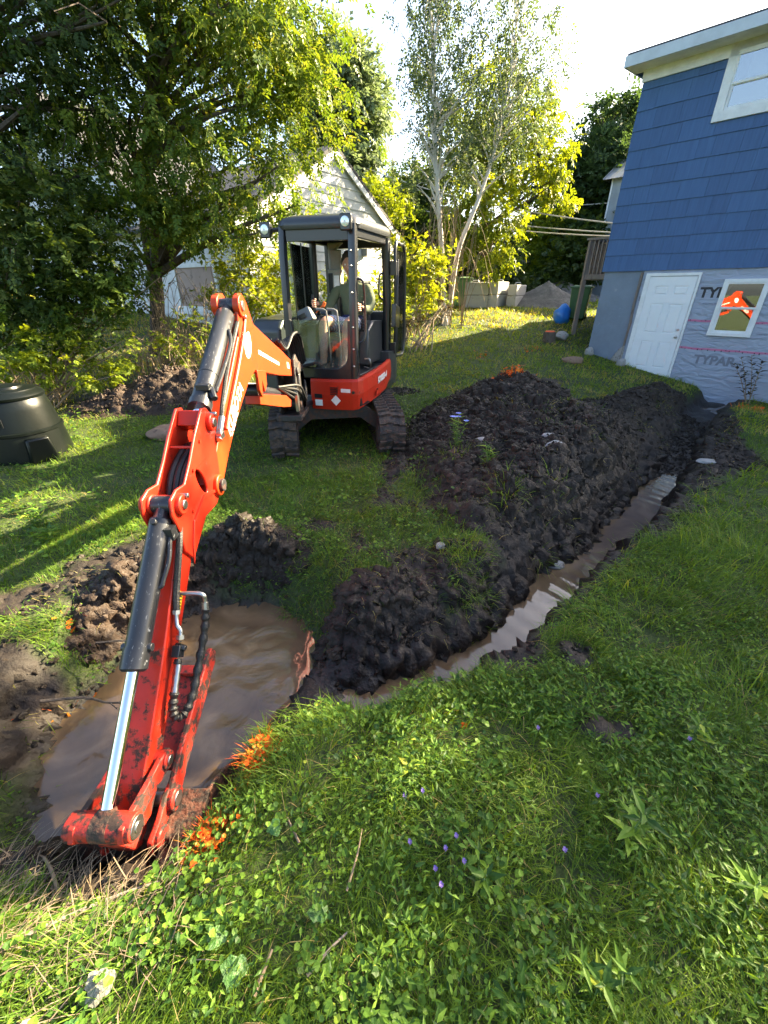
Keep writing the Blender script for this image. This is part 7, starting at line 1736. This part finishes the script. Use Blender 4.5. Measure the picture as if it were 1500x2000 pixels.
def deadleaf(x, y, s, mat, label, rz):
    p = (x, y, gz(x, y)+.045); n = 40; g = random.Random(int(s*1000)); g0 = x*40; pts = []
    for i in range(n):
        a = 2*math.pi*i/n; rr = s*(.72+.10*math.cos(3*a+g0)+.06*math.sin(7*a+g0)+.12*math.cos(a)+.03*math.sin(15*a)); pts.append((rr*math.cos(a), rr*math.sin(a), .05*s*math.sin(3*a)))
    mb = MB(Matrix.Rotation(rz,4,'Z') @ Matrix.Rotation(.35,4,'X')); vs = [(0,0,.004)]+pts; vs += [(v[0], v[1], v[2]-.0012) for v in vs]; m = n+1
    mb.add(vs, [(0,1+i,1+(i+1)%n) for i in range(n)]+[(m,m+1+(i+1)%n,m+1+i) for i in range(n)]); o = mb.build('dead_leaf' if mat is M['leaf_dry'] else 'broad_leaf', mat); o.location = p
    return tag(o, label, 'leaf', 'large leaves on the ground')
M['leaf_big'] = paint('broad_green_leaf', (.045,.12,.018), .5, scale=40, var=.45, bump=.5, bscale=60)
deadleaf(-.80,.375,.050,M['leaf_dry'],'pale torn dead leaf in the bottom left foreground',.3)
deadleaf(-.95,.27,.050,M['leaf_dry'],'white dead leaf at the very bottom left corner',1.3)
deadleaf(-.69,.27,.035,M['leaf_dry'],'narrow white dead leaf beside the corner green leaf',2.3)
deadleaf(-.83,.28,.045,M['leaf_big'],'green lobed leaf between the two white dead leaves',.6)
deadleaf(-.43,.40,.048,M['leaf_big'],'big green lobed leaf, the centre one at the bottom',1.1)
deadleaf(-.50,.47,.040,M['leaf_big'],'green lobed leaf just above the centre one',2.0)
deadleaf(-.20,.53,.042,M['leaf_big'],'curled bright green leaf beside the pale stalk',2.8)
deadleaf(-.40,.76,.034,M['leaf_big'],'broad green leaf right of the painted tuft',.2)
# power lines
for (u0,v0,u1,v1,y0,y1,sg,lab) in ((690,318,1190,412,24,15.2,.5,'upper thick power line crossing before the dark pines'),(700,380,1190,436,24,15.2,.4,'middle power line below the thick one'),(705,395,1195,442,25,15.6,.45,'lowest power line running to the blue house'),(1060,400,1200,392,24,22,.1,'thin upper wire right of the pines')):
    a = at(u0,v0,y0); b = at(u1,v1,y1); b2 = b+(b-a)*.25; Q = [a.lerp(b2, i/16)-UP*sg*4*(i/16)*(1-i/16)*.9 for i in range(17)]
    mb = MB(Matrix.Translation(-a)); mb.tube(Q, .020, 5); o = mb.build('power_line', M['wire'], smooth=True); o.location = a; tag(o, lab, 'power line', 'power lines behind the garden')
# grey house far behind with a metal roof
p = Vector((9.7,22,0)); p.z = gz(p.x, p.y)-.2; fh = thing('grey_house', p, 'distant pale grey house with ribbed metal roof behind the deck', 'house')
mb = MB(Matrix.Translation((p.x, p.y, p.z)) @ Matrix.Rotation(-.75,4,'Z')); mb.box((2.2,2.5,2.4),(4.4,5,4.8)); tpart(mb, 'wall', lap_mat('pale_grey_siding',(.32,.37,.42)), fh)
mb = MB(Matrix.Translation((p.x, p.y, p.z)) @ Matrix.Rotation(-.75,4,'Z'))
mb.add([(-.3,-.3,4.75),(4.7,-.3,4.75),(4.7,2.5,6.2),(-.3,2.5,6.2),(4.7,5.3,4.75),(-.3,5.3,4.75)], [(0,1,2,3),(3,2,4,5),(0,3,5),(1,4,2)])
for i in range(16): mb.add([(-.3+i*.33,-.31,4.77),(-.25+i*.33,-.31,4.77),(-.25+i*.33,2.5,6.25),(-.3+i*.33,2.5,6.25)], [(0,1,2,3)])
tpart(mb, 'roof', paint('ribbed_metal_roof', (.5,.5,.5), .4, metal=.6), fh)
mb = MB(Matrix.Translation((p.x, p.y, p.z)) @ Matrix.Rotation(-.75,4,'Z')); mb.prism([(-.0,0),(.06,0),(.06,4.8),(-.0,4.8)], lambda u,v,w: (u,w,v), -.03, .0); tpart(mb, 'corner_trim', M['whitewood'], fh)
# grey sheet on the ground behind the left track
x, y = -2.05, 7.4; p = Vector((x, y, gz(x, y)+.03)); V = []; g = random.Random(2)
o = grid_obj('tarpaulin', np.arange(x-.6, x+.7, .07), np.arange(y-.35, y+.4, .07), lambda X, Y: surf(X, Y)+.06+.08*fbm(X*6, Y*6, 8, 3), M['tarpgrey'] if 'tarpgrey' in M else paint('pale_grey_sheet', (.42,.43,.46), .5)); tag(o, 'pale grey crumpled sheet on the ground behind the left track', 'tarpaulin')
# wire fence post and weeds strip near the birches
x, y = .55, 11.2; p = Vector((x, y, gz(x, y))); mb = MB(); mb.tube([(0,0,-.1),(0,0,.75)], .02, 6); mb.tube([(-.5,.1,.72),(0,0,.74),(.9,-.1,.7)], .006, 4); o = mb.build('fence_stake', M['wood']); o.location = p; tag(o, 'thin grey stake with a wire before the yellow bush', 'stake')
